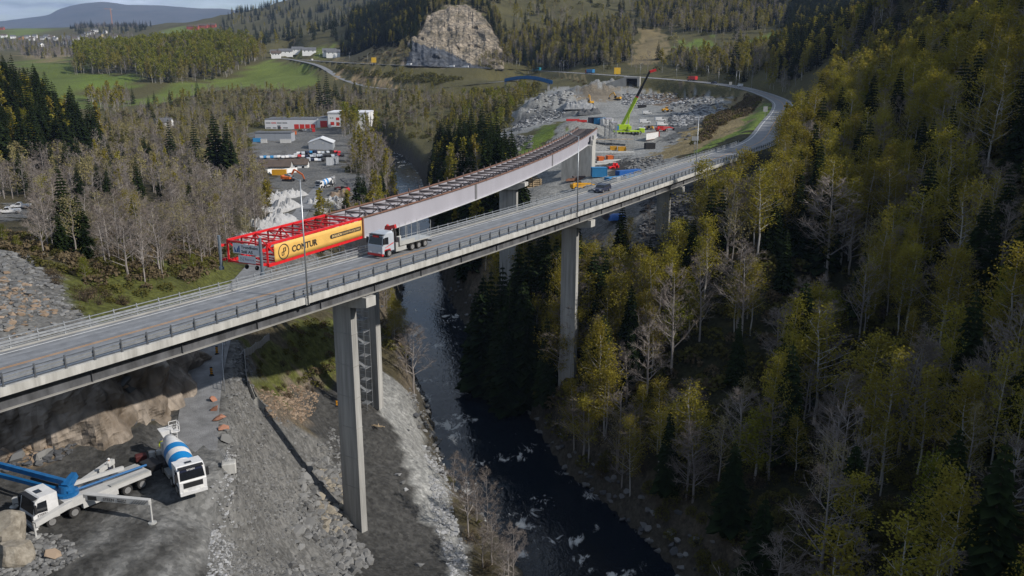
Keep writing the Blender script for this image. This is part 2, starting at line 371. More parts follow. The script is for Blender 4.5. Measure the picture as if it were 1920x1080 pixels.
def hit(px, py, lo=0.0):
    "pixel -> first point of the ground"
    a, b, c = ray(px, py); m = TT[TT > lo]
    z = H + c * m; g = hza(a * m, b * m); w = np.nonzero(z < g)[0]
    if len(w) == 0: t = m[-1]
    else:
        t1 = m[w[0]]; t0 = m[max(w[0] - 1, 0)]
        for _ in range(12):
            t = (t0 + t1) / 2
            if H + c * t < hz(a * t, b * t): t1 = t
            else: t0 = t
    return Vector((a * t, b * t, hz(a * t, b * t)))
# ------------------------------------------------------------------ ground colours by land use
JX = GX + fbm(GX / 4, GY / 4, 4) * np.clip(dist / 45, 1.2, 25); JY = GY + fbm(GX / 4 + 40, GY / 4 + 9, 4) * np.clip(dist / 45, 1.2, 25)
def pp(*pts): return [hit(*p) for p in pts]
SOIL=(.060,.052,.030); GRASS=(.115,.16,.03); SHADE_GRAV=(.050,.050,.050); MGRAV=(.13,.13,.13); LGRAV=(.23,.234,.235); ROCKB=(.12,.10,.08); TAN=(.20,.16,.085); MOSS=(.075,.082,.022); SAND=(.33,.24,.14); OLIVE=(.085,.078,.034); FLOOR=(.028,.029,.014); FIELD=(.125,.16,.036)  # quarry and bench gravel colour darkened to stand for cloud shade
colr = np.zeros(GX.shape + (3,)); colr[:] = SOIL
far = sstep(380, 600, dist)[..., None]; colr = colr * (1 - far) + np.array(OLIVE) * far
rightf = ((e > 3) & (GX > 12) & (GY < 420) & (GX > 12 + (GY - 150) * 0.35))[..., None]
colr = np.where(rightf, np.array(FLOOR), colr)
st = sstep(0.8, 1.6, np.hypot(np.gradient(GZ, axis=1) / np.gradient(GX, axis=1), np.gradient(GZ, axis=0) / np.gradient(GY, axis=0)))
st = (st * (dist < 420))[..., None]; colr = colr * (1 - st * .7) + np.array(ROCKB) * st * .7
ZONES = []
def paint_path(path, w, c, k=.7):
    d, _, _ = seg_dist(JX, JY, [tuple(p) for p in path]); f = (1 - sstep(w * .4, w, d))[..., None] * k; colr[:] = colr * (1 - f) + np.array(c) * f
def zone(c, *pts):
    P = pp(*pts); m = inpoly(P, JX, JY); colr[m] = c; ZONES.append((P, c)); return P
zone(MOSS, (100,500),(260,490),(430,470),(470,505),(440,560),(150,610),(120,560))
Pq = zone(SHADE_GRAV, (-250,900),(0,880),(120,862),(300,800),(340,720),(362,640),(432,640),(428,760),(440,900),(440,1080),(430,1250),(-250,1250))
Ps = zone(MGRAV, (425,640),(462,650),(482,740),(560,800),(640,860),(660,1100),(640,1240),(425,1240),(420,760))
zone((.15,.115,.08), (-80,880),(0,878),(110,858),(305,790),(338,710),(340,680),(250,705),(100,745),(-80,790))
for _t in (((368,868),(335,940),(285,1010),(215,1090)), ((372,868),(402,950),(385,1030),(310,1100)), ((360,868),(300,905),(250,960),(120,1040)), ((598,765),(660,800),(705,870),(735,960),(745,1090)), ((612,765),(690,820),(730,880),(770,980),(790,1090))):
    paint_path(pp(*_t), 1.3, (.15,.152,.155), .75)
paint_path(pp((352,935),(366,870),(372,800)), 5.0, (.165,.168,.172), .85)
zone(MOSS, (470,655),(560,600),(640,590),(640,700),(560,745),(520,790),(480,720))
zone(ROCKB, (490,735),(560,700),(610,715),(590,745),(555,800),(510,790))
Pb = zone(SHADE_GRAV, (560,745),(610,725),(700,715),(760,740),(790,800),(830,900),(870,1010),(890,1100),(860,1240),(650,1240),(640,880),(570,800))
zone(LGRAV, (708,690),(740,712),(800,790),(828,860),(845,960),(890,1085),(840,1085),(800,960),(770,880),(735,790),(700,760))
zone(MGRAV, (-100,460),(50,478),(110,530),(165,610),(0,660),(-100,680))
zone(MGRAV, (505,335),(560,322),(690,325),(690,370),(650,420),(600,470),(520,530),(440,540),(500,470),(545,400),(510,350))
zone(MGRAV, (0,380),(60,385),(60,400),(0,420))
zone(MGRAV, (465,248),(560,242),(650,240),(668,285),(640,325),(478,318))
Psite = zone(LGRAV, (925,262),(985,190),(1050,160),(1150,152),(1300,172),(1382,193),(1375,212),(1240,285),(1290,300),(1120,370),(950,425),(985,340),(1045,245),(1000,250),(940,280))
zone(TAN, (1000,141),(1180,152),(1400,176),(1390,190),(1290,168),(1150,152),(1100,150))
zone(OLIVE, (935,262),(1000,245),(1065,225),(1050,245),(985,285),(945,300))
zone(GRASS, (970,285),(1035,232),(1055,233),(1040,250),(990,290))
zone(MGRAV, (1000,415),(1200,350),(1385,300),(1360,390),(1270,470),(1180,500),(1060,520),(1000,460))
zone(TAN, (1215,300),(1250,275),(1340,225),(1330,200),(1410,178),(1430,190),(1400,225),(1300,285))
zone(GRASS, (1290,292),(1320,272),(1400,225),(1425,195),(1450,195),(1455,212),(1430,238),(1390,250))
zone((.10,.13,.03), (30,118),(140,104),(165,130),(150,170),(200,200),(120,205),(60,160))
zone(FIELD, (225,196),(320,160),(420,150),(505,112),(575,122),(605,150),(560,168),(400,164),(310,195))
zone(TAN, (600,126),(625,135),(680,156),(780,166),(700,138))
zone(SAND, (604,128),(622,132),(680,150),(765,162),(745,164),(670,157))
zone(GRASS, (140,160),(180,130),(260,150),(240,165),(170,178))
zone(TAN, (50,100),(90,96),(140,102),(130,118),(60,115))
zone(FIELD, (-60,70),(0,60),(70,49),(95,58),(60,66),(0,72))
zone(FIELD, (290,60),(330,50),(390,55),(385,64),(320,66))
zone(FIELD, (530,98),(600,92),(640,95),(610,108),(560,105))
zone(TAN, (620,115),(680,95),(770,85),(770,122),(680,120))
zone((.22,.18,.14), (768,126),(772,92),(790,62),(800,38),(845,12),(880,13),(925,58),(940,95),(905,128))
zone(TAN, (1180,120),(1200,60),(1240,50),(1260,100),(1230,120))
zone(GRASS, (1270,85),(1320,70),(1355,85),(1340,100),(1290,100))
zone(GRASS, (1400,75),(1470,60),(1480,95),(1410,95))
zone((.20,.17,.13), (1075,188),(1085,165),(1130,158),(1165,165),(1165,185),(1120,192))
zone((.13,.10,.075), (1195,190),(1215,175),(1290,176),(1290,192),(1240,198))
zone((.10,.105,.11), (955,235),(1000,200),(1060,205),(1070,218),(1020,228),(960,250))
zone((.09,.095,.10), (1300,225),(1375,200),(1370,215),(1270,262),(1240,262))
zone((.05,.05,.05), (1130,345),(1150,300),(1185,295),(1190,320),(1160,345))
colr *= (1 + fbm(GX / 13, GY / 13, 4) * 0.35)[..., None]
wet = ((e < 3) & (e > -3))[..., None]; colr = np.where(wet, np.array((.06, .055, .045)), colr)
ny_, nx_ = GX.shape
me = bpy.data.meshes.new('ground')
V = np.stack([GX, GY, GZ], -1).reshape(-1, 3)
idx = np.arange(nx_ * ny_).reshape(ny_, nx_)
F = np.stack([idx[:-1, :-1], idx[:-1, 1:], idx[1:, 1:], idx[1:, :-1]], -1).reshape(-1, 4)
me.vertices.add(len(V)); me.vertices.foreach_set('co', V.ravel())
me.loops.add(F.size); me.loops.foreach_set('vertex_index', F.ravel().astype(np.int32))
me.polygons.add(len(F)); me.polygons.foreach_set('loop_start', np.arange(0, F.size, 4, dtype=np.int32))
me.update(); me.validate()
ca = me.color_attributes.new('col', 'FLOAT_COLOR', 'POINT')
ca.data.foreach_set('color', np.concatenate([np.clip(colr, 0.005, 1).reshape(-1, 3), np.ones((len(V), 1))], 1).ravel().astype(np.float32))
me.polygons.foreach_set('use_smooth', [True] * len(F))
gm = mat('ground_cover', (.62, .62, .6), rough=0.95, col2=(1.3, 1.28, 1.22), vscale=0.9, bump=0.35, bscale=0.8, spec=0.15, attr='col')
# a finer grain on top of the land-use colour
_n, _l = gm.node_tree.nodes, gm.node_tree.links
_b = _n['Principled BSDF']; _src = _b.inputs['Base Color'].links[0].from_socket
_t = [q for q in _n if q.type == 'TEX_COORD'][0]
_v = _n.new('ShaderNodeTexVoronoi'); _v.inputs['Scale'].default_value = 2.6; _l.new(_t.outputs['Object'], _v.inputs['Vector'])
_r = _n.new('ShaderNodeValToRGB'); _r.color_ramp.elements[0].color = (.55, .55, .55, 1); _r.color_ramp.elements[1].color = (1.35, 1.35, 1.35, 1)
_l.new(_v.outputs['Color'], _r.inputs[0])
_m = _n.new('ShaderNodeMix'); _m.data_type = 'RGBA'; _m.blend_type = 'MULTIPLY'; _m.inputs[0].default_value = 0.8
_l.new(_src, _m.inputs[6]); _l.new(_r.outputs[0], _m.inputs[7]); _l.new(_m.outputs[2], _b.inputs['Base Color'])
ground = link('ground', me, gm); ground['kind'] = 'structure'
# ------------------------------------------------------------------ river
wv = []; wf = []; NW = 9
for i, (a, b) in enumerate(zip(rl, rr)):
    d = (b - a) * 0.02
    for k in range(NW): wv.append((a - d).lerp(b + d, k / (NW - 1)))
for i in range(len(rl) - 1):
    for k in range(NW - 1): wf.append((i * NW + k, i * NW + k + 1, (i + 1) * NW + k + 1, (i + 1) * NW + k))
wm = MB(); wm.v = wv; wm.f = wf
water = mat('river_water', (.006, .010, .016), rough=0.05, spec=0.16, var=0.3)
n, l = water.node_tree.nodes, water.node_tree.links
b = n['Principled BSDF']
t = n.new('ShaderNodeTexCoord'); mp = n.new('ShaderNodeMapping'); mp.inputs['Scale'].default_value = (1, 0.45, 1); l.new(t.outputs['Object'], mp.inputs[0])
n1 = n.new('ShaderNodeTexNoise'); n1.inputs['Scale'].default_value = 0.9; n1.inputs['Detail'].default_value = 7; n1.inputs['Distortion'].default_value = 1.2; l.new(mp.outputs[0], n1.inputs['Vector'])
bp = n.new('ShaderNodeBump'); bp.inputs['Distance'].default_value = 0.07; l.new(n1.outputs['Fac'], bp.inputs['Height']); l.new(bp.outputs[0], b.inputs['Normal'])
f1 = n.new('ShaderNodeTexNoise'); f1.inputs['Scale'].default_value = 0.14; f1.inputs['Detail'].default_value = 2; l.new(t.outputs['Object'], f1.inputs['Vector'])
f2 = n.new('ShaderNodeTexNoise'); f2.inputs['Scale'].default_value = 0.55; f2.inputs['Detail'].default_value = 9; f2.inputs['Roughness'].default_value = 0.7; f2.inputs['Distortion'].default_value = 0.8; l.new(mp.outputs[0], f2.inputs['Vector'])
mm = n.new('ShaderNodeMath'); mm.operation = 'MULTIPLY'; l.new(f1.outputs['Fac'], mm.inputs[0]); l.new(f2.outputs['Fac'], mm.inputs[1])
fr = n.new('ShaderNodeValToRGB'); fr.color_ramp.elements[0].position = 0.325; fr.color_ramp.elements[1].position = 0.385; l.new(mm.outputs[0], fr.inputs[0])
old = b.inputs['Base Color'].links[0].from_socket
mxx = n.new('ShaderNodeMix'); mxx.data_type = 'RGBA'; l.new(fr.outputs[0], mxx.inputs[0]); l.new(old, mxx.inputs[6]); mxx.inputs[7].default_value = (.5, .5, .48, 1); l.new(mxx.outputs[2], b.inputs['Base Color'])
rmx = n.new('ShaderNodeMapRange'); l.new(fr.outputs[0], rmx.inputs[0]); rmx.inputs[3].default_value = 0.05; rmx.inputs[4].default_value = 0.8; l.new(rmx.outputs[0], b.inputs['Roughness'])
river = wm.build('river', water, smooth=True); river['kind'] = 'structure'
# roads
asph = mat('asphalt', (.17, .175, .183), rough=0.75, vscale=0.35, var=0.25, stretch=(1, 1, 1), bump=0.01, bscale=30)
gravel_road = mat('gravel_road', (.18, .183, .188), rough=0.92, vscale=0.5, var=0.3, bump=0.06, bscale=6)
paint_w = mat('white_paint', (.72, .72, .70), rough=0.6, vscale=2, var=0.15); paint_y = mat('yellow_paint', (.52, .25, .05), rough=0.6, vscale=2, var=0.2)
def strip(path, a0, a1, dz, cross=2):
    m = MB(); L = offset(path, a0, dz); R = offset(path, a1, dz); n = len(path)
    for i in range(n): m.v += [tuple(L[i]), tuple(R[i])]
    m.f = [(2 * i, 2 * i + 1, 2 * i + 3, 2 * i + 2) for i in range(n - 1)]; return m
DR = [Vector(p) for p in resample(ROAD, 4)]
o = strip(DR, 5.6, -5.6, 0.03).build('main_road', asph); o['kind'] = 'structure'
for k, (a, m) in enumerate(((4.3, paint_w), (-4.3, paint_w), (0.12, paint_y))):
    q = strip(DR, a + 0.09, a - 0.09, 0.036).build('lane_line', m, o)
o = strip(ROAD2, 3.6, -3.6, 0.03).build('local_road', asph); o['kind'] = 'structure'
A2 = resample(ACC, 1.2)
mm_ = MB()
offs = (-2.6, -1.7, -0.9, 0, 0.9, 1.7, 2.6)
for i, p in enumerate(A2):
    t_ = A2[min(i + 1, len(A2) - 1)] - A2[max(i - 1, 0)]; t_.z = 0; t_.normalize(); nn = Vector((-t_.y, t_.x, 0)); wd = 0.85
    for a in offs:
        q = p + nn * a * wd; mm_.v.append((q.x, q.y, hz(q.x, q.y) + 0.07 - 0.22 * (1 - sstep(0, 6, i)) - (0.05 if abs(abs(a) - 0.9) < 0.1 else 0)))
for i in range(len(A2) - 1):
    for k in range(6): mm_.f.append((i * 7 + k, i * 7 + k + 1, (i + 1) * 7 + k + 1, (i + 1) * 7 + k))
o = mm_.build('access_road', gravel_road, smooth=True); o['kind'] = 'structure'
# ================================================================== old road bridge
conc = mat('weathered_concrete', (.25, .245, .23), rough=0.85, vscale=0.35, col2=(.36, .355, .335), stretch=(1, 1, .25), bump=0.015, bscale=6)
conc_l = mat('pale_concrete', (.30, .295, .275), rough=0.85, vscale=0.6, col2=(.52, .515, .49), stretch=(1.6, 1.6, .3), bump=0.015, bscale=6)
gird = mat('grey_painted_girder', (.085, .088, .096), rough=0.55, vscale=0.8, var=0.45, stretch=(1, 1, .3))
galv = mat('galvanised_steel', (.42, .44, .46), rough=0.42, metal=0.7, vscale=2, var=0.2)
galv_d = mat('dark_galvanised_steel', (.13, .14, .155), rough=0.5, metal=0.5, vscale=2, var=0.2)
def settle(root, loc):
    loc = Vector(loc); root.location = loc
    for c in root.children: c.location = c.location - loc
bridge = empty('road_bridge', label='long grey concrete and steel road bridge crossing the gorge on tall piers', cat='bridge')
B = BC
deckm = mat('deck_asphalt', (.165, .172, .183), rough=0.7, vscale=0.6, var=0.28, bump=0.006, bscale=40)
MB().sweep(B, [(-4.45, -.38), (4.45, -.38), (4.45, -.012), (-4.45, -.012)]).build('deck_slab', conc, bridge)
strip(B, 4.44, -4.44, 0.0).build('carriageway', deckm, bridge)
for nm, a, w, m in (('edge_line', 3.75, .12, paint_w), ('edge_line', -3.75, .12, paint_w), ('centre_line', .13, .1, paint_y), ('centre_line', -.13, .1, paint_y)):
    strip(B, a + w / 2, a - w / 2, 0.005).build(nm, m, bridge)
rut = mat('worn_wheel_track', (.20, .207, .217), rough=0.65, vscale=0.7, var=0.2)
for a in (1.15, 2.75, -1.15, -2.75): strip(B, a + .3, a - .3, 0.0025).build('wheel_track', rut, bridge)
for s in (-1, 1):
    MB().sweep(B, [(s * 4.45, -.62), (s * 4.9, -.62), (s * 4.9, .11), (s * 4.45, .14)]).build('edge_beam', conc_l if s < 0 else conc, bridge)
    MB().sweep(B, [(s * 3.7 + .02, -2.1), (s * 3.7 + .02, -.4), (s * 3.7 - .02, -.4), (s * 3.7 - .02, -2.1)]).build('girder_web', gird, bridge)
    MB().sweep(B, [(s * 3.7 + .38, -2.16), (s * 3.7 + .38, -2.1), (s * 3.7 - .38, -2.1), (s * 3.7 - .38, -2.16)]).build('girder_flange', conc, bridge)
def at(path, s):
    "point and direction at arc length s"
    for a, b in zip(path, path[1:]):
        L = (b - a).length
        if s <= L: d = (b - a).normalized(); return a + d * s, d
        s -= L
    d = (path[-1] - path[-2]).normalized(); return path[-1] + d * s, d
BL = sum((b - a).length for a, b in zip(B, B[1:]))
def find_s(px, lat=0, z=0, path=None, lo=0, hi=None):
    path = path or B; best = None
    L = sum((b - a).length for a, b in zip(path, path[1:]))
    for s in np.arange(lo, hi or L, 0.5):
        p, d = at(path, s); q = p + Vector((-d.y, d.x, 0)) * lat; x = proj(q.x, q.y, q.z + z)[0]
        if best is None or abs(x - px) < best[0]: best = (abs(x - px), s)
    return best[1]
stiff = MB().box(-.02, .02, -.09, .09, -2.1, -.42).mesh('stiffener'); stiff.materials.append(gird)
for s in np.arange(20, BL, 9.0):
    p, d = at(B, s); n = Vector((-d.y, d.x, 0)); q = p + n * -3.82
    o = link('stiffener', stiff, None, bridge, q); o.rotation_euler[2] = math.atan2(d.y, d.x)
pierm = mat('pier_concrete', (.21, .208, .198), rough=0.88, vscale=0.8, col2=(.42, .417, .40), stretch=(1.6, 1.6, .10), bump=0.012, bscale=5)
def pier(s, zb, w=3.0, t=1.0, w2=3.15):
    p, d = at(B, s); e_ = empty('x'); bpy.data.objects.remove(e_)
    m = MB(); zt = -3.55
    def P(a, b, z): return (a, b, z)
    m.hexa([(-t / 2 - .05, -w2 / 2, zb), (t / 2 + .05, -w2 / 2, zb), (t / 2 + .05, w2 / 2, zb), (-t / 2 - .05, w2 / 2, zb), (-t / 2, -w / 2, zt), (t / 2, -w / 2, zt), (t / 2, w / 2, zt), (-t / 2, w / 2, zt)])
    o = m.build('pier', pierm, bridge, loc=p); o.rotation_euler[2] = math.atan2(d.y, d.x)
    c = MB().extr([(-4.5, -2.35), (-4.5, -3.55), (-2.2, -3.9), (2.2, -3.9), (4.5, -3.55), (4.5, -2.35)], 'x', -.85, .85).build('pier_cap', conc_l, o)
    for a in (-3.7, 3.7): MB().box(-.3, .3, a - .3, a + .3, -2.35, -2.16).build('bearing', gird, o)
    # tie holes / pour joints
    for z in np.arange(zb + 4, zt, 4.2): MB().box(-t / 2 - .06, t / 2 + .06, -w2 / 2 - .015, w2 / 2 + .015, z, z + .05).build('pour_joint', conc, o)
S1 = find_s(666, -1.95, -5); S2 = find_s(1088, -1.95, -5); S3 = find_s(1260, -1.95, -5)
for s, zb in ((S1, -41), (S2, -46), (S3, -22)): pier(s, zb)
# abutment at the far end, with a wing wall
p, d = B[-1], (B[-1] - B[-2]).normalized(); rz = math.atan2(d.y, d.x)
o = MB().box(-2.4, -.4, -4.6, 4.6, -9, -2.4).box(-.6, .6, -4.85, 4.85, -9, -.4).build('abutment', conc, bridge, loc=p); o.rotation_euler[2] = rz
o = MB().extr([(.6, -.1), (9, -.1), (9, -1.2), (.6, -8)], 'y', -4.95, -4.5).build('wing_wall', conc_l, bridge, loc=p); o.rotation_euler[2] = rz
o = MB().extr([(.6, -.1), (9, -.1), (9, -1.2), (.6, -8)], 'y', 4.5, 4.95).build('wing_wall', conc_l, bridge, loc=p); o.rotation_euler[2] = rz
# railings: every post is a piece
LONG = list(B) + [Vector(q) for q in ROAD[3:24]]
LL = sum((b - a).length for a, b in zip(LONG, LONG[1:]))
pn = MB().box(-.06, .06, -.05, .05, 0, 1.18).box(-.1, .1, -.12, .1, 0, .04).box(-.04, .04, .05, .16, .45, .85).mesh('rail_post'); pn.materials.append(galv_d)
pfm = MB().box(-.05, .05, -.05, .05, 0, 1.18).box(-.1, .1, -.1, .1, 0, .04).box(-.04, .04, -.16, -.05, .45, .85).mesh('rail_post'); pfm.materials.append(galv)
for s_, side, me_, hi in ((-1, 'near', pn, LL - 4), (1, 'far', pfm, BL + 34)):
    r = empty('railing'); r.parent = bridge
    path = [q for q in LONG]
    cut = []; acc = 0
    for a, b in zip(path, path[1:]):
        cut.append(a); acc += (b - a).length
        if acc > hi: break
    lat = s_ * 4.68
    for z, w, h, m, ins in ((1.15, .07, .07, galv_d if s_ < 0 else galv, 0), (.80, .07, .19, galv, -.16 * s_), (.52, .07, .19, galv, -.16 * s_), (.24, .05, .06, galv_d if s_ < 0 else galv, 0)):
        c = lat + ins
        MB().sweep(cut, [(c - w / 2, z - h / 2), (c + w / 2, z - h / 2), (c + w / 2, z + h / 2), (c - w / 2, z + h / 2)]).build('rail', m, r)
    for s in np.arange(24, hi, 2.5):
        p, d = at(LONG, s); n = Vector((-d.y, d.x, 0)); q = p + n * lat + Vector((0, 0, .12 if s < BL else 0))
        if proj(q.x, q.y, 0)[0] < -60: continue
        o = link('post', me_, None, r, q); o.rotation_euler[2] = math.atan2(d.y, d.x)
# street lamps on the outside of the near edge beam
lampm = MB().tube((0, 0, -.7), (0, 0, 13), .11, 10, .06)
lamp_me = lampm.mesh('lamp_pole', True); lamp_me.materials.append(galv)
arm_me = MB().tube((0, 0, 12.9), (0, 1.5, 13.25), .04, 8).mesh('lamp_arm'); arm_me.materials.append(galv)
head_me = MB().extr([(1.3, 13.2), (2.2, 13.32), (2.2, 13.42), (1.7, 13.5), (1.3, 13.36)], 'x', -.16, .16).mesh('lamp_head'); head_me.materials.append(galv)
brk_me = MB().box(-.2, .2, 0.0, .22, -.7, .1).mesh('lamp_bracket'); brk_me.materials.append(conc_l)
def lamp(x, y, z, rz, label, group='street lamps on the bridge', sc=1.0):
    r = empty('street_lamp', (x, y, z), rz, label, 'street lamp', group); r.scale = (sc,) * 3
    link('pole', lamp_me, None, r); link('arm', arm_me, None, r); link('lamp_head', head_me, None, r); link('bracket', brk_me, None, r); return r
for (px, txt) in ((577, 'tall grey street lamp in front of the yellow banner, nearest on the bridge'), (1081, 'tall grey street lamp on the bridge edge beside the dark car'), (1303, 'tall grey street lamp near the far bridge end by the square sign')):
    s = find_s(px, -4.9, 0); p, d = at(B, s); n = Vector((-d.y, d.x, 0)); q = p + n * -5.05
    lamp(q.x, q.y, 0, math.atan2(d.y, d.x), txt)

# ================================================================== new steel bridge being launched
steel_w = mat('primed_grey_steel', (.36, .355, .40), rough=0.5, vscale=0.25, var=0.06, stretch=(1, 1, .3))
steel_e = mat('bare_steel_flange', (.55, .55, .56), rough=0.45, vscale=0.4, var=0.1)
rust = mat('rusty_flange', (.16, .075, .045), rough=0.8, vscale=1.5, col2=(.26, .13, .08))
dk_steel = mat('dark_brown_bracing', (.12, .10, .10), rough=0.65, vscale=1.5, var=0.25)
GPX = [(680,446),(740,427),(800,407),(860,386),(894,372.5),(960,347),(1000,329),(1035,312),(1065,295),(1099,274)]
gp = [un(x, y, -.5) for x, y in GPX]; gp.append(gp[-1] + (gp[-1] - gp[-2]).normalized() * 34 + Vector((-1.5, 0, 0)))
gy_ = np.array([p.y for p in gp]); gpf = np.polyfit(gy_, np.array([p.x for p in gp]), 4)
G = [Vector((float(np.polyval(gpf, y)), y, -.5)) for y in np.linspace(gp[0].y, gp[-1].y, 60)]
GH, GW = 3.05, 6.6
ng = empty('steel_bridge_girders', label='long curved pale grey twin girder steel bridge being pushed out over the gorge', cat='bridge')
for lat, nm in ((0, 'near'), (GW, 'far')):
    MB().sweep(G, [(lat - .02, .05), (lat + .02, .05), (lat + .02, GH), (lat - .02, GH)]).build('girder_web', steel_w, ng)
    MB().sweep(G, [(lat - .45, 0), (lat + .45, 0), (lat + .45, .06), (lat - .45, .06)]).build('bottom_flange', steel_e, ng)
    MB().sweep(G, [(lat - .32, GH), (lat + .32, GH), (lat + .32, GH + .06), (lat - .32, GH + .06)]).build('top_flange', rust, ng)
GL = sum((b - a).length for a, b in zip(G, G[1:]))
stub = MB().box(-.12, .12, -.1, .1, 0, .62).mesh('stub_post'); stub.materials.append(dk_steel)
for k, s in enumerate(np.arange(1.0, GL - 1, 4.0)):
    p, d = at(G, s); n = Vector((-d.y, d.x, 0)); a = p + Vector((0, 0, GH)); b = a + n * GW
    m = MB().bar(a + Vector((0, 0, -.35)), b + Vector((0, 0, -.35)), .22, .3)
    mid = (a + b) / 2; m.bar(a + Vector((0, 0, -2.5)), mid + Vector((0, 0, -.4)), .14).bar(b + Vector((0, 0, -2.5)), mid + Vector((0, 0, -.4)), .14)
    m.build('cross_frame', dk_steel, ng)
    p2, d2 = at(G, min(s + 4.0, GL)); n2 = Vector((-d2.y, d2.x, 0)); a2 = p2 + Vector((0, 0, GH)); b2 = a2 + n2 * GW
    mid2 = (a2 + b2) / 2
    q = MB().bar(a + Vector((0, 0, -.3)), mid2 + Vector((0, 0, -.3)), .13).bar(b + Vector((0, 0, -.3)), mid2 + Vector((0, 0, -.3)), .13)
    q.build('brace', dk_steel, ng)
    for lat in (0, GW):
        o = link('stub_post', stub, None, ng, p + n * lat + Vector((0, 0, GH + .06))); o.rotation_euler[2] = math.atan2(d.y, d.x)
spl = MB().box(-.45, .45, -.07, .07, .05, GH).mesh('splice_plate'); spl.materials.append(mat('splice_steel', (.17, .17, .18), rough=.6, vscale=1, var=.15))
for px in (891, 1035):
    s = find_s(px, 0, 1, G); p, d = at(G, s); n = Vector((-d.y, d.x, 0))
    o = link('splice_plate', spl, None, ng, p + n * -.06); o.rotation_euler[2] = math.atan2(d.y, d.x)
for lat in (0, GW):
    p, d = at(G, 0); n = Vector((-d.y, d.x, 0)); o = MB().box(-.25, .02, -.35, .35, 0, GH + .1).build('end_post', rust, ng, loc=p + n * lat); o.rotation_euler[2] = math.atan2(d.y, d.x)
settle(ng, (G[0].x, G[0].y, -.5))
# ------------------------------------------------------------------ red launching nose
red = mat('red_truss_paint', (.62, .018, .022), rough=0.45, vscale=1.2, var=0.15)
jackm = mat('blue_grey_jack', (.16, .20, .24), rough=0.45, metal=.3)
N0 = un(503, 501, -.5); N1 = G[0].copy(); nd = (N1 - N0); NLn = nd.length; nd.normalize(); nn_ = Vector((-nd.y, nd.x, 0)); UP = Vector((0, 0, 1)); NH = 2.95
nose = empty('launching_nose', label='red steel truss launching nose leading the new grey girders', cat='truss')
def NP(s, lat, z): return N0 + nd * s + nn_ * lat + UP * z
NB = 8; st_ = NLn / NB
for lat in (0, GW):
    MB().bar(NP(0, lat, .2), NP(NLn, lat, .2), .34, .4).build('bottom_chord', red, nose); MB().bar(NP(0, lat, NH), NP(NLn - .15, lat, NH), .3, .3).build('top_chord', red, nose)
    for k in range(NB + 1): MB().bar(NP(min(k * st_, NLn - .3), lat, .4), NP(min(k * st_, NLn - .3), lat, NH - .15), .22).build('vertical', red, nose)
    for k in range(NB):
        a, b = ((k, .4), (k + 1, NH - .1)) if k % 2 else ((k, NH - .1), (k + 1, .4))
        MB().bar(NP(a[0] * st_, lat, a[1]), NP(min(b[0] * st_, NLn - .3), lat, b[1]), .15).build('diagonal', red, nose)
for k in range(NB + 1):
    s = min(k * st_, NLn - .3)
    for z in (.2, NH - .05): MB().bar(NP(s, 0, z), NP(s, GW, z), .18, .2).build('cross_beam', red, nose)
    if k in (0, 3, 6): MB().bar(NP(s, 0, .3), NP(s, GW, NH - .1), .1).bar(NP(s, GW, .3), NP(s, 0, NH - .1), .1).build('sway_brace', red, nose)
    if k < NB:
        for z in (.22, NH - .07): MB().bar(NP(s, 0, z), NP(s + st_ * .97, GW, z), .09).bar(NP(s, GW, z - .1), NP(s + st_ * .97, 0, z - .1), .09).build('plan_brace', red, nose)
for lat, hh in ((-.1, 1.0), (GW + .2, .7)):
    MB().tube(NP(-.75, lat + .45, -.5), NP(-.75, lat + .45, NH + hh), .2, 10).tube(NP(-.75, lat + .45, -.9), NP(-.75, lat + .45, -.5), .32, 10).build('jack_leg', jackm, nose, smooth=False)
    for z in (.4, 2.3): MB().bar(NP(-.75, lat + .45, z), NP(.1, lat + .3, z), .3).build('jack_bracket', red, nose)
for lat in (1.6, 3.3): MB().tube(NP(-.2, lat, -.25), NP(-.2, lat + .18, -.25), .3, 12).build('wheel', mat('rubber', (.02, .02, .022), rough=.85), nose)
settle(nose, N0)
# ------------------------------------------------------------------ lettering and banners
def text_mesh(s, size, bold=0.0, ext=0.003, align='LEFT', shear=0.0):
    cu = bpy.data.curves.new('lettering', 'FONT'); cu.body = s; cu.size = size; cu.extrude = ext; cu.offset = bold; cu.align_x = align; cu.shear = shear; cu.resolution_u = 3
    ob = bpy.data.objects.new('tmp', cu); COL.objects.link(ob)
    dg = bpy.context.evaluated_depsgraph_get(); me = bpy.data.meshes.new_from_object(ob.evaluated_get(dg))
    bpy.data.objects.remove(ob); bpy.data.curves.remove(cu); return me
def place_text(s, size, o, right, up, m, parent, name='lettering', width=None, **kw):
    me = text_mesh(s, size, **kw); right = Vector(right).normalized(); up = Vector(up).normalized(); nrm = right.cross(up)
    if width:
        xs = [v.co.x for v in me.vertices]; kx = width / (max(xs) - min(xs))
    else: kx = 1
    me.transform(Matrix(((right.x * kx, up.x, nrm.x, 0), (right.y * kx, up.y, nrm.y, 0), (right.z * kx, up.z, nrm.z, 0), (0, 0, 0, 1))))
    ob = link(name, me, m); ob.parent = parent; ob.location = Vector(o) - (parent.location if parent else Vector()); return ob
yel = mat('yellow_banner_cloth', (.70, .42, .11), rough=0.6, vscale=0.8, var=0.08, bump=0.03, bscale=1.5)
blk = mat('black_print', (.03, .028, .028), rough=.6); whb = mat('white_banner_cloth', (.70, .70, .72), rough=.6, var=.05); blu_p = mat('blue_print', (.02, .10, .28), rough=.6)
ny0, ny1 = 1.1, NLn - .35; no = -nn_ * .24
bn = empty('yellow_banner', label='wide yellow banner with black lettering on the side of the red truss', cat='banner')
m = MB(); NXB = 44
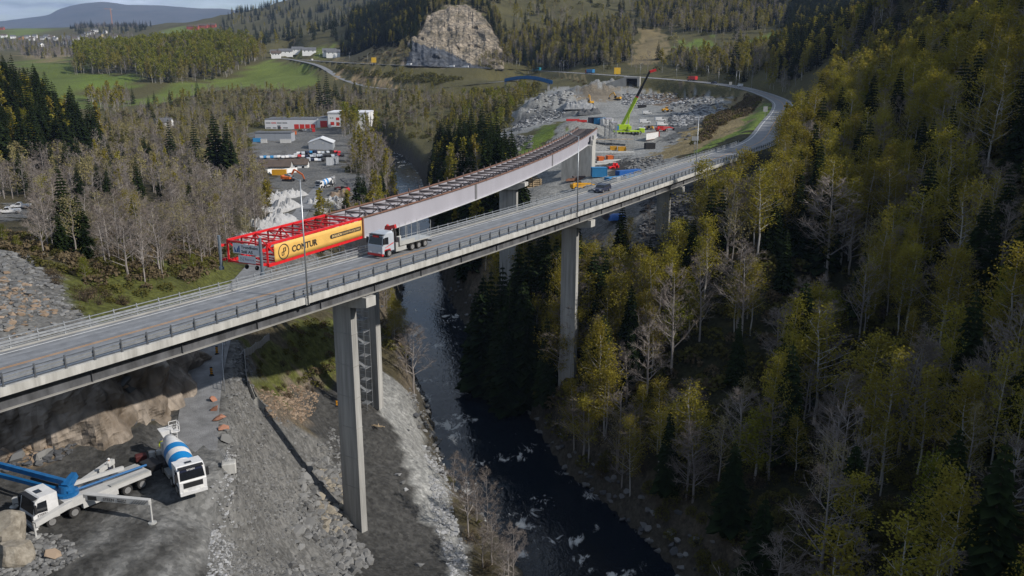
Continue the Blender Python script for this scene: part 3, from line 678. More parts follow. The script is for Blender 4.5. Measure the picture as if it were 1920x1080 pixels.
for i in range(NXB + 1):
    s = ny0 + (ny1 - ny0) * i / NXB
    for j in range(5):
        z = .42 + (NH - .62) * j / 4; w = .035 * math.sin(i * 1.35 + j * .8) * (1 if 0 < j < 4 else .3)
        m.v.append(tuple(NP(s, -.2 + w * .6, z)))
    if i:
        for j in range(4): a = (i - 1) * 5 + j; m.f.append((a, a + 5, a + 6, a + 1))
clo = m.build('cloth', yel, bn, smooth=True, fix=False)
sm_ = clo.modifiers.new('thick', 'SOLIDIFY'); sm_.thickness = .012; sm_.offset = 1
bo = lambda s, z: NP(s, -.265, z)
bw = ny1 - ny0
place_text('CONTUR', 1.18, bo(ny0 + 3.35, 1.12), nd, UP, blk, bn, 'lettering', width=bw * .275, bold=.028)
# round emblem
def ring(c, r0, r1, right, up, m, parent, name='emblem_ring', n=40, d=.006):
    q = MB(); nr = right.cross(up)
    for k in range(n):
        a = 2 * math.pi * k / n; v = right * math.cos(a) + up * math.sin(a); q.v += [tuple(c + v * r0), tuple(c + v * r1)]
    q.f = [(2 * k, 2 * k + 1, (2 * k + 3) % (2 * n), (2 * k + 2) % (2 * n)) for k in range(n)]
    ob = q.build(name, m, fix=False); ob.parent = parent; return ob
ec = bo(ny0 + 1.75, 1.52); ring(ec, .92, 1.04, nd, UP, blk, bn)
mk = MB()
for a, b in (((.02, .0), (.02, .5)), ((-.03, .48), (.42, .48)), ((.42, .53), (.42, .02)), ((.45, .0), (-.4, .0)), ((-.4, .03), (-.4, -.5)), ((-.42, -.48), (.0, -.48)), ((.02, -.5), (.02, .03))):
    A_ = ec + nd * a[0] * .9 + UP * (a[1] * .9 + .1 * a[0]); B_ = ec + nd * b[0] * .9 + UP * (b[1] * .9 + .1 * b[0]); mk.bar(A_, B_, .1, .012, up=-nn_)
mk.build('emblem_mark', blk, bn)
s0 = ny0 + bw * .60; s1 = ny1 - .35
mk = MB(); cs = []; rr_ = .30
zc = 1.62
for k in range(9): a = math.pi / 2 + math.pi * k / 8; cs.append(bo(s0 + rr_ + math.cos(a) * rr_, zc + math.sin(a) * rr_))
cs += [bo(s1, zc - rr_), bo(s1, zc + rr_)]
mk.v = [tuple(c) for c in cs]; mk.f = [tuple(range(len(cs)))]
mk.build('slogan_bar', blk, bn, fix=False)
ylt = mat('yellow_print', (.72, .50, .22), rough=.6)
place_text('SOLIDE', .42, NP(s0 + .4, -.275, zc - .15), nd, UP, ylt, bn, 'lettering', width=(s1 - s0) * .31, bold=.012)
place_text('KONSTRUKSJONER', .42, NP(s0 + .4 + (s1 - s0) * .33, -.275, zc - .15), nd, UP, ylt, bn, 'lettering', width=(s1 - s0) * .58, bold=0)
settle(bn, NP(ny0, 0, 0))
# small banners on the front frame; its outside faces -nd
fr_ = -nn_  # right-hand direction when looking at the front is from far to near
def front_banner(name, lat0, lat1, z0, z1, label):
    r = empty(name, label=label, cat='banner', group=None)
    MB().hexa([NP(-.34, lat1, z0), NP(-.34, lat0, z0), NP(-.32, lat0, z0), NP(-.32, lat1, z0), NP(-.34, lat1, z1), NP(-.34, lat0, z1), NP(-.32, lat0, z1), NP(-.32, lat1, z1)]).build('cloth', whb, r)
    return r
r = front_banner('white_banner', .9, 5.4, 1.45, 2.75, 'white banner with blue emblem and company lettering on the truss front')
fb = lambda lat, z: NP(-.352, lat, z)
place_text('Trondheim', .52, fb(4.0, 2.18), -nn_, UP, blk, r, width=2.8, bold=.012)
place_text('Stål AS', .52, fb(4.0, 1.58), -nn_, UP, blk, r, width=1.9, bold=.012)
mk = MB(); 
for poly in ([(5.15, 2.3), (5.15, 1.6), (4.75, 1.6)], [(4.8, 1.6), (4.5, 1.6), (4.5, 2.25), (4.7, 2.05), (4.7, 1.9)], [(4.25, 2.55), (4.25, 1.6), (4.45, 1.6), (4.45, 2.35)]):
    n0 = len(mk.v); mk.v += [tuple(fb(a, b)) for a, b in poly]; mk.f.append(tuple(range(n0, len(mk.v))))
mk.build('emblem', blu_p, r, fix=False); settle(r, NP(0, 3, 1.4))
r = front_banner('white_banner', 1.7, 4.6, .3, 1.25, 'smaller white banner with thin grey letter N low on the truss front')
gry = mat('grey_print', (.35, .36, .38), rough=.6); pur = mat('mauve_print', (.45, .36, .44), rough=.6)
place_text('N', .85, fb(4.3, .48), -nn_, UP, gry, r, width=.55); place_text('Nordic', .4, fb(3.55, .62), -nn_, UP, pur, r, width=1.6)
bpy.data.objects.remove([c for c in r.children if c.name.startswith('lettering')][-1])
mk = MB()
for k in range(6):
    a = 3.5 - k * .27; mk.v += [tuple(fb(a, .62)), tuple(fb(a - .2, .62)), tuple(fb(a - .2, .85 + .12 * (k == 0))), tuple(fb(a, .85 + .12 * (k == 0)))]; mk.f.append(tuple(range(4 * k, 4 * k + 4)))
mk.build('faded_lettering', pur, r, fix=False); settle(r, NP(0, 3, .3))
# ------------------------------------------------------------------ piers of the new bridge
def new_pier(px, zb, label, w=4.0, t=1.3, cap=False, top=-.95):
    s = find_s(px, 1.0, -3, G); p, d = at(G, s); n = Vector((-d.y, d.x, 0)); c = p + n * (GW / 2); rz = math.atan2(d.y, d.x)
    zb = hz(c.x, c.y) - .8 if zb is None else zb
    r = empty('bridge_pier', (c.x, c.y, zb), rz, label, 'pier', 'piers for the new steel bridge')
    MB().box(-t / 2, t / 2, -w / 2, w / 2, 0, top - zb - (1.5 if cap else 0)).build('shaft', pierm, r)
    if cap: MB().extr([(-4.2, top - zb), (-4.2, top - zb - .8), (-2.2, top - zb - 1.6), (2.2, top - zb - 1.6), (4.2, top - zb - .8), (4.2, top - zb)], 'x', -1.3, 1.3).build('cap', conc_l, r)
    for y in (-GW / 2, GW / 2):
        if abs(y) < w / 2 + 2: MB().box(-.5, .5, y - .4, y + .4, top - zb, top - zb + .45).build('launch_bearing', gird, r)
    return c, d, rz
c1, d1, rz1 = new_pier(700, None, 'tall pale concrete pier just behind the nearest old bridge pier', w=5.2)
new_pier(972, None, 'short concrete pier with flared cap under the middle of the grey girder', cap=True, w=4.0)
# scaffold stair tower next to the tall new pier
sc_p = c1 - d1 * 2.9; zb = hz(sc_p.x, sc_p.y)
scf = empty('scaffold_tower', (sc_p.x, sc_p.y, zb), rz1, 'narrow galvanised scaffold stair tower against the tall new pier', 'scaffold')
SH = -2.2 - zb
for x in (-.8, .8):
    for y in (-2.4, 0, 2.4): MB().tube((x, y, 0), (x, y, SH), .05, 6).build('standard', galv, scf)
for k, z in enumerate(np.arange(1, SH, 2.0)):
    m = MB()
    for x in (-.8, .8): m.tube((x, -2.4, z), (x, 2.4, z), .035, 5); m.tube((x, -2.4, z + 1), (x, 2.4, z + 1), .03, 5)
    for y in (-2.4, 0, 2.4): m.tube((-.8, y, z), (.8, y, z), .035, 5)
    m.build('ledger', galv, scf)
    MB().box(-.6, .6, -2.3, -1.2, z, z + .05).build('platform', galv, scf)
    MB().bar((0, -1.9 if k % 2 else 1.9, z), (0, 1.9 if k % 2 else -1.9, z + 2), .6, .08).build('stair_flight', galv, scf)
# far abutment of the new bridge
s = find_s(1101, 0, -2, G); p, d = at(G, s); n = Vector((-d.y, d.x, 0)); rz = math.atan2(d.y, d.x); c = p + n * (GW / 2)
zb = hz(c.x, c.y) - 1
ab = empty('bridge_abutment', (c.x, c.y, zb), rz, 'bright concrete abutment with stepped wing wall holding the far end of the new bridge', 'abutment')
MB().box(-.4, 1.0, -GW / 2 - 1.6, GW / 2 + 1.5, 0, -.7 - zb).build('front_wall', conc_l, ab)
MB().extr([(1.002, 0), (9, 4.0), (9, 2.2 - zb), (4.0, 2.2 - zb), (4.0, .9 - zb), (1.002, .9 - zb)], 'y', -GW / 2 - 1.6, -GW / 2 - .9).build('wing_wall', conc_l, ab)
MB().box(1.002, 26, GW / 2 + .8, GW / 2 + 1.5, 3, 1.0 - zb).build('wing_wall', conc, ab)
settle(bridge, (BC[20].x, BC[20].y, 0))
# ================================================================== trees: prototypes
def leafmat(name, ca, cb, rough=.8, trans=.25):
    if name in MATS: return MATS[name]
    m = bpy.data.materials.new(name); m.use_nodes = True; MATS[name] = m; n, l = m.node_tree.nodes, m.node_tree.links
    n.remove(n['Principled BSDF']); out = n['Material Output']
    oi = n.new('ShaderNodeObjectInfo'); r = n.new('ShaderNodeValToRGB'); r.color_ramp.elements[0].color = (*ca, 1); r.color_ramp.elements[1].color = (*cb, 1)
    g = n.new('ShaderNodeNewGeometry'); ad = n.new('ShaderNodeMath'); ad.operation = 'MULTIPLY_ADD'; ad.inputs[1].default_value = .45
    sc = n.new('ShaderNodeMath'); sc.operation = 'MULTIPLY'; sc.inputs[1].default_value = .55
    l.new(oi.outputs['Random'], sc.inputs[0]); l.new(g.outputs['Random Per Island'], ad.inputs[0]); l.new(sc.outputs[0], ad.inputs[2]); l.new(ad.outputs[0], r.inputs[0])
    d = n.new('ShaderNodeBsdfDiffuse'); l.new(r.outputs[0], d.inputs[0])
    if trans:
        t = n.new('ShaderNodeBsdfTranslucent'); l.new(r.outputs[0], t.inputs[0]); mx = n.new('ShaderNodeMixShader'); mx.inputs[0].default_value = trans
        l.new(d.outputs[0], mx.inputs[1]); l.new(t.outputs[0], mx.inputs[2]); l.new(mx.outputs[0], out.inputs[0])
    else: l.new(d.outputs[0], out.inputs[0])
    return m
LM = dict(spruce=leafmat('spruce_needles', (.010, .018, .008), (.032, .046, .016), trans=.1), birch=leafmat('birch_spring_leaves', (.19, .145, .026), (.31, .285, .042), trans=.4),
          bud=leafmat('sunlit_budding_twigs', (.20, .165, .085), (.36, .32, .14), trans=.3),  # bud tone lightened so that the valley trees look sunlit
          bright=leafmat('bright_spring_leaves', (.15, .17, .02), (.24, .23, .03), trans=.4), bare=leafmat('bare_twigs', (.125, .102, .086), (.275, .24, .215), trans=0), shrub=leafmat('shrub_leaves', (.075, .068, .026), (.14, .135, .035), trans=.3), dry=leafmat('brown_brush', (.085, .065, .04), (.16, .125, .075), trans=.1))
TM = dict(spruce=leafmat('spruce_bark', (.05, .038, .03), (.075, .06, .05), trans=0), birch=leafmat('birch_bark', (.26, .24, .22), (.46, .44, .41), trans=0), bare=leafmat('grey_bark', (.17, .15, .14), (.34, .31, .29), trans=0))
TM.update(bud=TM['bare'], bright=TM['birch'], shrub=TM['spruce'], dry=TM['spruce'])
class TB:
    def __init__(s): s.v = []; s.f = []; s.n = 0
    def seg(s, p, q, r0, r1, n=3):
        d = q - p; L = np.linalg.norm(d)
        if L < 1e-6: return
        d = d / L; a = np.cross(d, (0.3, 0.8, 0.5)); a /= np.linalg.norm(a); b = np.cross(d, a)
        ang = np.arange(n) * 2 * math.pi / n; c = np.cos(ang)[:, None] * a + np.sin(ang)[:, None] * b
        s.v += [p + c * r0, q + c * r1]; k = s.n; s.n += 2 * n
        s.f += [(k + i, k + (i + 1) % n, k + n + (i + 1) % n, k + n + i) for i in range(n)]
    def quad(s, c, w, h, rg, up=None):
        a = rg.normal(size=3); a /= np.linalg.norm(a); b = np.cross(a, rg.normal(size=3)); b /= np.linalg.norm(b) + 1e-9
        s.v.append(np.array([c - a * w - b * h * .5, c + a * w * .2 - b * h, c + a * w + b * h * .4, c - a * w * .1 + b * h])); k = s.n; s.n += 4; s.f.append((k, k + 1, k + 2, k + 3))
    def tri(s, a, b, c): s.v.append(np.array([a, b, c])); k = s.n; s.n += 3; s.f.append((k, k + 1, k + 2))
    def arr(s): return (np.concatenate(s.v) if s.v else np.zeros((0, 3))), s.f
def tmesh(name, parts):
    "parts: list of (TB, material) -> one mesh"
    V = []; Fs = []; mi = []; off = 0
    me = bpy.data.meshes.new(name)
    for k, (tb, m) in enumerate(parts):
        v, f = tb.arr(); V.append(v); Fs += [tuple(i + off for i in q) for q in f]; mi += [k] * len(f); off += len(v); me.materials.append(m)
    me.from_pydata(np.concatenate(V).tolist(), [], Fs); me.polygons.foreach_set('material_index', mi); me.update(); return me
def g_spruce(rg, levels=24, nb=8, h=18.0):
    t, c = TB(), TB(); t.seg(np.array([0, 0, -1.0]), np.array([0, 0, h * .97]), .21, .02, 6)
    R = h * rg.uniform(.16, .22); bare = rg.uniform(.04, .14)
    for L in range(levels):
        u = bare + (1 - bare) * (L / levels) ** .93; z0 = h * u; r = R * (1 - u) ** .78 * rg.uniform(.82, 1.12) + .15
        for k in range(nb):
            a = 2 * math.pi * (k + rg.uniform(-.3, .3)) / nb + L * .7; rr = r * rg.uniform(.7, 1.15); d = np.array([math.cos(a), math.sin(a), 0]); s = np.array([-d[1], d[0], 0])
            b = np.array([0, 0, z0]); m = b + d * rr * .55 + np.array([0, 0, -.10 * rr + .1]); tip = b + d * rr + np.array([0, 0, -.34 * rr]); w = rr * .36
            hang = np.array([0, 0, -.34 * rr - .2])
            c.tri(b, m + s * w, tip); c.tri(b, tip, m - s * w); c.tri(m + s * w * .9, m + d * rr * .2 + hang * .8 + s * w * .3, tip); c.tri(m - s * w * .9, tip, m + d * rr * .2 + hang * .8 - s * w * .3)
    c.tri(np.array([.12, 0, h * .93]), np.array([-.1, .08, h * .93]), np.array([0, 0, h * 1.02])); c.tri(np.array([0, .12, h * .93]), np.array([0, -.12, h * .93]), np.array([0, 0, h * 1.02]))
    return t, c
def limbs(rg, t, h, r, nl, z0, spread, up=.75, sub=3, fork=0):
    "trunk with a slight bend and rising limbs; returns twig start points"
    pts = []; bend = rg.normal(size=2) * h * .025; N = 7
    P = [np.array([bend[0] * (k / N) ** 2 + rg.normal() * .06, bend[1] * (k / N) ** 2 + rg.normal() * .06, -1 + (h + 1) * k / N]) for k in range(N + 1)]
    for k in range(N): t.seg(P[k], P[k + 1], r * (1 - k / N) ** .8 + .012, r * (1 - (k + 1) / N) ** .8 + .012, 5)
    for k in range(nl):
        u = z0 + (1 - z0) * (k + rg.random()) / nl; z = u * h; q = z + 1; i = min(int(q / (h + 1) * N), N - 1); fr = q / (h + 1) * N - i; b = P[i] * (1 - fr) + P[i + 1] * fr
        a = rg.uniform(0, 2 * math.pi); L = spread * h * (1 - u) ** .6 * rg.uniform(.7, 1.2) + .5
        d = np.array([math.cos(a), math.sin(a), up * rg.uniform(.6, 1.4)]); d /= np.linalg.norm(d); e1 = b + d * L * .55; e2 = e1 + (d + np.array([0, 0, .35 * up])) / 1.15 * L * .5
        rb = r * .42 * (1 - u) + .02
        t.seg(b, e1, rb, rb * .6, 4); t.seg(e1, e2, rb * .6, .012, 3); pts.append((b, e1, e2, L))
        for j in range(sub):
            f = rg.uniform(.3, .95); s0 = b * (1 - f) + e1 * f if f < .6 else e1 * (1 - (f - .6) / .4) + e2 * ((f - .6) / .4)
            a2 = a + rg.uniform(-1.3, 1.3); d2 = np.array([math.cos(a2), math.sin(a2), up * rg.uniform(.3, 1.3)]); d2 /= np.linalg.norm(d2); e3 = s0 + d2 * L * rg.uniform(.3, .55)
            t.seg(s0, e3, rb * .4, .012, 3); pts.append((s0, (s0 + e3) / 2, e3, L * .45))
    return P, pts
def g_birch(rg, nleaf=2600, h=15.0, lw=.12, spread=.2):
    t, c = TB(), TB(); P, pts = limbs(rg, t, h, .13, 22, .28, spread, .8, 2)
    tw = []
    for b, e1, e2, L in pts: tw += [(b + e1) / 2, e1, (e1 + e2) / 2, e2]
    tw = np.array(tw + [P[-1]] * 4); sel = rg.integers(0, len(tw), nleaf // 5)
    for i in sel:      # clumps of small leaves, drooping a little
        o = tw[i] + rg.normal(size=3) * .35
        for _ in range(5): c.quad(o + rg.normal(size=3) * np.array([.32, .32, .38]) - np.array([0, 0, abs(rg.normal()) * .35]), lw * rg.uniform(.6, 1.3), lw * rg.uniform(.5, 1), rg)
    return t, c
def g_bare(rg, h=13.0, ntw=5, spread=.27, lw=.022):
    t, c = TB(), TB(); P, pts = limbs(rg, t, h, .17, 22, .2, spread, .85, 4)
    for b, e1, e2, L in pts:
        for j in range(ntw):
            f = rg.uniform(.25, 1); s0 = e1 * (1 - f) + e2 * f; d = rg.normal(size=3) * .8 + (e2 - b) / max(L, .1) + np.array([0, 0, .35]); d /= np.linalg.norm(d); e = s0 + d * rg.uniform(.5, 1.3) * (.35 + .25 * L)
            c.seg(s0, e, lw, lw * .5, 3)
            for q in range(2):
                g = rg.uniform(.3, .9); s1 = s0 * (1 - g) + e * g; d2 = d + rg.normal(size=3) * .6; d2 /= np.linalg.norm(d2); s2 = s1 + d2 * rg.uniform(.3, .8); w = np.cross(d2, rg.normal(size=3)); w = w / (np.linalg.norm(w) + 1e-9) * lw * .8
                c.tri(s1 - w, s1 + w, s2)
    return t, c
def g_shrub(rg, n=260, h=2.4, lw=.13, twigs=30):
    t, c = TB(), TB()
    for k in range(twigs):
        d = rg.normal(size=3) * np.array([.5, .5, .2]) + np.array([0, 0, .8]); d /= np.linalg.norm(d); e = d * h * rg.uniform(.5, 1.05); t.seg(np.array([0, 0, -.3]) + rg.normal(size=3) * np.array([.3, .3, 0]), e, .022, .008, 3)
    for k in range(n):
        d = rg.normal(size=3); d /= np.linalg.norm(d); d[2] = abs(d[2]); r = h * .62 * rg.uniform(.45, 1.05) ** .5; c.quad(d * np.array([r, r, r * 1.2]) + np.array([0, 0, .1]), lw * rg.uniform(.6, 1.4), lw * rg.uniform(.5, 1), rg)
    return t, c
def g_far(kind, rg):
    if kind == 'spruce': return g_spruce(rg, 17, 7)
    if kind in ('birch', 'bright'): return g_birch(rg, 330, 15.0, .42)
    if kind == 'bud': return g_birch(rg, 260, 13.0, .36, .24)
    if kind == 'bare': return g_bare(rg, 13, 1, .24, .06)
    return g_shrub(rg, 90, 2.6, .3, 4)
PROTO = {}; 
def make_protos():
    rg = np.random.default_rng(42)
    gens = dict(spruce=[lambda: g_spruce(rg), lambda: g_spruce(rg, 28, 8), lambda: g_spruce(rg, 22, 9)],
                birch=[lambda: g_birch(rg), lambda: g_birch(rg, 3300, 15, .115, .25), lambda: g_birch(rg, 2200, 15, .12, .18), lambda: g_birch(rg, 1500, 15, .11, .21)],
                bud=[lambda: g_birch(rg, 800, 13, .12, .26), lambda: g_birch(rg, 1000, 13, .11, .3)],
                bright=[lambda: g_birch(rg, 3000, 10, .11, .3), lambda: g_birch(rg, 2500, 10, .11, .24)],
                bare=[lambda: g_bare(rg), lambda: g_bare(rg, 13, 5, .34), lambda: g_bare(rg, 13, 4, .2), lambda: g_bare(rg, 13, 6, .3)],
                shrub=[lambda: g_shrub(rg), lambda: g_shrub(rg, 340, 2.0)], dry=[lambda: g_shrub(rg, 200, 2.0, .1, 60), lambda: g_shrub(rg, 150, 2.4, .1, 70)])
    for k, gl in gens.items():
        PROTO[k] = []
        for i, g in enumerate(gl):
            t, c = g(); PROTO[k].append(dict(trunk=tmesh(k + '_trunk', [(t, TM[k])]), crown=tmesh(k + '_crown', [(c, LM[k])]), full=tmesh(k + '_tree', [(t, TM[k]), (c, LM[k])])))
        for i in range(2):
            t, c = g_far(k, rg); PROTO[k].append(dict(far=tmesh(k + '_far', [(t, TM[k]), (c, LM[k])])))
make_protos()
BASEH = dict(spruce=18, birch=15, bud=13, bright=10, bare=13, shrub=2.4, dry=2.2)
# ------------------------------------------------------------------ where they stand
TREES = []   # kind, x, y, z, height, zone
roadp = [tuple(p) for p in resample(ROAD, 6)]; bcp = [tuple(p) for p in BC]; accp = [tuple(p) for p in ACC]; road2p = [tuple(p) for p in ROAD2]; gpp = [tuple(p + Vector((-3, 1.5, 0))) for p in G] 
def ok_mask(x, y, h):
    z = hza(x, y)
    dr, _, _ = seg_dist(x, y, roadp); db, _, _ = seg_dist(x, y, bcp); da, _, _ = seg_dist(x, y, accp); d2, _, _ = seg_dist(x, y, road2p); dg, _, _ = seg_dist(x, y, gpp); dv, _ = river_e(x, y)
    m = (dr > 9) & (da > 5.5) & (d2 > 7) & (dv > 1.0)
    m &= (db > 9) | (z + h < -4.5); m &= (dg > 7) | (z + h < -3)
    gxx = np.polyval(gpf, np.clip(y, gp[0].y, gp[-1].y)); m &= ~((y > 188) & (y < 330) & (x > gxx - 9) & (x < 60) & (z > -27))
    nn = Vector((N1 - N0)); dn, _, _ = seg_dist(x, y, [tuple(N0), tuple(N1)]); m &= (dn > 8) | (z + h < -3)
    return m, z
def scatter(zone_name, poly, spacing, mix, hs, avoid=(), hvar=.25):
    X = [p[0] for p in poly]; Y = [p[1] for p in poly]; A_ = (max(X) - min(X)) * (max(Y) - min(Y)); N = int(A_ / spacing ** 2 * 1.15)
    N = min(N, 60000); x = rng.uniform(min(X), max(X), N); y = rng.uniform(min(Y), max(Y), N); m = inpoly(poly, x, y)
    for a in avoid: m &= ~inpoly(a, x, y)
    x, y = x[m], y[m]; kinds = list(mix); pr = np.array([mix[k] for k in kinds], float); pr /= pr.sum(); kk = rng.choice(len(kinds), len(x), p=pr)
    h = np.array([hs.get(kinds[k], BASEH[kinds[k]]) for k in kk]) * rng.uniform(1 - hvar, 1 + hvar, len(x)) if len(x) else np.zeros(0)
    m, z = ok_mask(x, y, h)
    # thin out to a minimum distance
    cell = {}; s = spacing * .62
    for i in np.nonzero(m)[0]:
        c = (int(x[i] / s), int(y[i] / s))
        if c in cell: continue
        cell[c] = 1; TREES.append((kinds[kk[i]], x[i], y[i], z[i] - .1, h[i], zone_name))
def clear_front(px, py, hpx, wid, p, keep=.3):
    "drop scattered trees that would stand in front of a planted one"
    out = []
    for t in TREES:
        k, x, y, z, h, zn = t
        if y < p.y - .5 and k not in ('shrub', 'dry') and abs(x - p.x) < 60:
            bx, by, d_ = proj(x, y, z); tx, ty, _ = proj(x, y, z + h)
            if abs(bx - px) < wid + h * .16 / d_ * FPX and ty < py - keep * hpx: continue
        out.append(t)
    TREES[:] = out
def plant(kind, px, py, hpx, zone_name, clear=0, cap=99):
    p = hit(px, py); d = p.y * CP_ + (H - p.z) * SP_
    if clear: clear_front(px, py, hpx, clear, p)
    TREES.append((kind, p.x, p.y, p.z - .1, min(cap, hpx * d / FPX / .97), zone_name)); return
    d = p.y * CP_ + (H - p.z) * SP_; TREES.append((kind, p.x, p.y, p.z - .1, hpx * d / FPX / .97, zone_name))
# right-hand slope of the gorge
under = pp((985, 415), (1200, 350), (1388, 298), (1362, 385), (1275, 455), (1190, 480), (1060, 500), (1000, 455))
rrp = [(p.x, p.y) for p in rr if 20 < p.y < 200]
rslope = [(x + 1, y) for x, y in rrp] + [(-2, 205), (30, 200), (60, 205), (84, 250), (118, 305), (140, 360), (150, 420), (175, 470), (260, 470), (260, 20)]
scatter('R', rslope, 4.2, dict(birch=.50, bare=.19, spruce=.20, bright=.05, bud=.08), dict(birch=15, bare=13, spruce=16, bright=9, bud=12), avoid=[under])
rs2 = [(150, 420), (175, 470), (170, 560), (205, 700), (420, 800), (420, 470), (260, 470), (260, 420)]
scatter('R', rs2, 7, dict(spruce=.6, birch=.4), dict(spruce=19, birch=15))
scatter('R', [(-14, 205), (-4, 150), (6, 125), (16, 112), (28, 120), (26, 150), (24, 180), (12, 205)], 3.4, dict(birch=.4, bare=.4, spruce=.25), dict(birch=13, bare=11, spruce=18))
for tx_, ty_, th_ in ((-3, 166, 21), (1, 170, 23), (4, 167, 22), (-6, 172, 20), (7, 172, 22), (-1, 160, 19), (3, 160, 20), (9, 166, 21), (-8, 180, 21), (0, 175, 24)):
    TREES.append(('spruce', tx_, ty_, hz(tx_, ty_), th_, 'M'))
scatter('R', rslope, 2.5, dict(shrub=.7, dry=.3), dict(shrub=2.3, dry=2.0), avoid=[under])
# left wood behind the grey rubble
scatter('L', pp((-90, 452), (0, 462), (120, 500), (260, 525), (440, 500), (500, 420), (505, 360), (470, 310), (300, 285), (180, 300), (-90, 330)), 4.9, dict(bare=.62, bud=.26, birch=.06, spruce=.06), dict(bare=9.5, birch=10, spruce=12, bud=9), avoid=[pp((-20, 372), (62, 378), (62, 404), (-20, 420))])
scatter('L', pp((-90, 462), (60, 490), (150, 590), (430, 552), (470, 505), (430, 440), (200, 440), (-90, 440)), 2.3, dict(shrub=.6, dry=.5, bright=.02), dict(shrub=1.5, dry=1.6, bright=3))
for px, py, hp in ((118, 478, 85), (165, 490, 75), (150, 372, 65), (192, 378, 80), (205, 372, 55), (262, 372, 78), (285, 378, 58), (322, 300, 75), (385, 335, 130), (410, 338, 118), (432, 340, 105), (368, 300, 75), (300, 375, 40)): plant('spruce', px, py, hp, 'L', hp * .2)
for px, py, hp in ((240, 520, 105), (272, 528, 115), (305, 522, 110), (60, 470, 90), (100, 470, 95), (225, 500, 80), (380, 500, 80), (120, 250, 60)): plant('bare' if py > 300 else 'bright', px, py, hp, 'L')
scatter('LH', pp((-160, 330), (-160, 150), (0, 172), (100, 235), (190, 285), (120, 310), (0, 320)), 5.0, dict(spruce=.86, birch=.12, bright=.05), dict(spruce=21, birch=16, bright=12))
for px, py, hp in ((130, 262, 75), (195, 285, 85), (15, 225, 90), (45, 250, 70)): plant('birch', px, py, hp, 'LH')
clear_front(30, 402, 26, 34, hit(30, 402), .2)
for px, py, hp in ((1475, 560, 225), (1548, 525, 205), (1320, 745, 220), (1258, 700, 190), (1212, 750, 150), (1610, 640, 150), (1390, 640, 170), (1300, 940, 130), (1440, 900, 150)): plant('bare', px, py, hp, 'R', hp * .2, 19)
for px, py, hp in ((1180, 930, 150), (1180, 480, 70), (1650, 930, 150), (1490, 900, 120), (1420, 480, 160), (1700, 620, 160), (1850, 330, 170)): plant('birch', px, py, hp, 'R', hp * .16, 18)
for tx_, ty_ in ((-2.5, 172), (0, 168), (1.5, 174), (3.5, 170), (-4.5, 176), (5.5, 174), (-.5, 163), (2.5, 162), (7, 168), (-6, 170), (4.5, 178), (-2, 179)):
    gz_ = hz(tx_, ty_); TREES.append(('spruce', tx_, ty_, gz_, min(27, max(14, (25 - ty_ * math.tan(math.radians(11.3))) - gz_ + random.uniform(-2.5, .8))), 'M'))
clear_front(1072, 790, 340, 17, at(B, S2)[0], .22)
# river banks near
scatter('B', pp((835, 900), (860, 960), (905, 1060), (960, 1180), (1010, 1180), (935, 1030), (870, 935), (845, 890)), 2.6, dict(bare=.3, dry=.6, shrub=.3), dict(bare=8, dry=1.6, shrub=1.6))
plant('bare', 878, 1010, 150, 'B'); plant('bare', 905, 1065, 85, 'B'); plant('bare', 945, 1085, 80, 'B')
scatter('B', pp((715, 555), (760, 545), (770, 690), (735, 690), (720, 640)), 3, dict(birch=.3, bare=.4, shrub=.6, dry=.5), dict(birch=9, bare=8))
for px, py, hp in ((775, 735, 130), (762, 700, 95)): plant('bare', px, py, hp, 'B')
scatter('B', pp((470, 660), (560, 610), (630, 600), (630, 690), (560, 740), (500, 745)), 2.0, dict(shrub=.6, dry=.5), dict(shrub=1.0, dry=1.0))
# banks between the bridges and upstream
scatter('M', pp((560, 470), (640, 420), (735, 400), (745, 520), (700, 560), (640, 520)), 4.2, dict(spruce=.15, birch=.3, bare=.5, shrub=.4), dict(spruce=12, birch=10, bare=9))
rmb = [(p.x + 2, p.y) for p in rr if 195 < p.y < 430]
scatter('M', rmb + [(x + 22 if y < 330 else x + 26, y) for x, y in rmb[::-1]], 4.6, dict(spruce=.5, birch=.28, bare=.2, shrub=.3), dict(spruce=19, birch=13, bare=11), avoid=[Psite])
for px, py, hp in ((842, 330, 100), (862, 322, 95), (885, 318, 112), (905, 322, 118), (922, 318, 88), (806, 345, 45), (830, 300, 60)): plant('spruce', px, py, hp, 'M')
yardp = pp((505, 335), (560, 322), (690, 325), (690, 370), (650, 420), (600, 470), (520, 530), (440, 540), (500, 470), (545, 400), (510, 350))
shopp = pp((460, 250), (560, 240), (660, 232), (672, 285), (650, 325), (475, 322))
scatter('V', pp((640, 330), (665, 262), (720, 270), (745, 360), (735, 400), (665, 400)), 5.2, dict(bare=.55, birch=.3, shrub=.5), dict(bare=12, birch=12, shrub=3), avoid=[yardp, shopp])
scatter('V', pp((640, 262), (648, 236), (700, 232), (722, 262), (700, 275)), 4.6, dict(birch=.8, bare=.3, bright=.3), dict(birch=14, bare=12))
scatter('V', pp((180, 290), (300, 300), (470, 315), (465, 240), (640, 232), (760, 260), (830, 270), (925, 235), (1000, 172), (900, 165), (820, 172), (640, 172), (560, 172), (400, 172), (300, 200), (200, 215)), 5.8, dict(bare=.22, bud=.5, birch=.06, spruce=.012, shrub=.5, dry=.3), dict(bare=9, bud=6.5, birch=10, spruce=15, shrub=3, dry=2.5), avoid=[yardp, shopp, Psite])
scatter('V', pp((830, 240), (870, 175), (1010, 160), (985, 200), (930, 250), (880, 262)), 6, dict(shrub=.9, birch=.2, bright=.15), dict(shrub=5, birch=9, bright=7), avoid=[Psite])
for px, py, hp in ((600, 205, 62), (615, 205, 70), (630, 195, 45), (250, 195, 32), (290, 195, 24), (320, 198, 30), (422, 200, 20), (665, 180, 30), (676, 180, 28)): plant('spruce', px, py, hp, 'V')
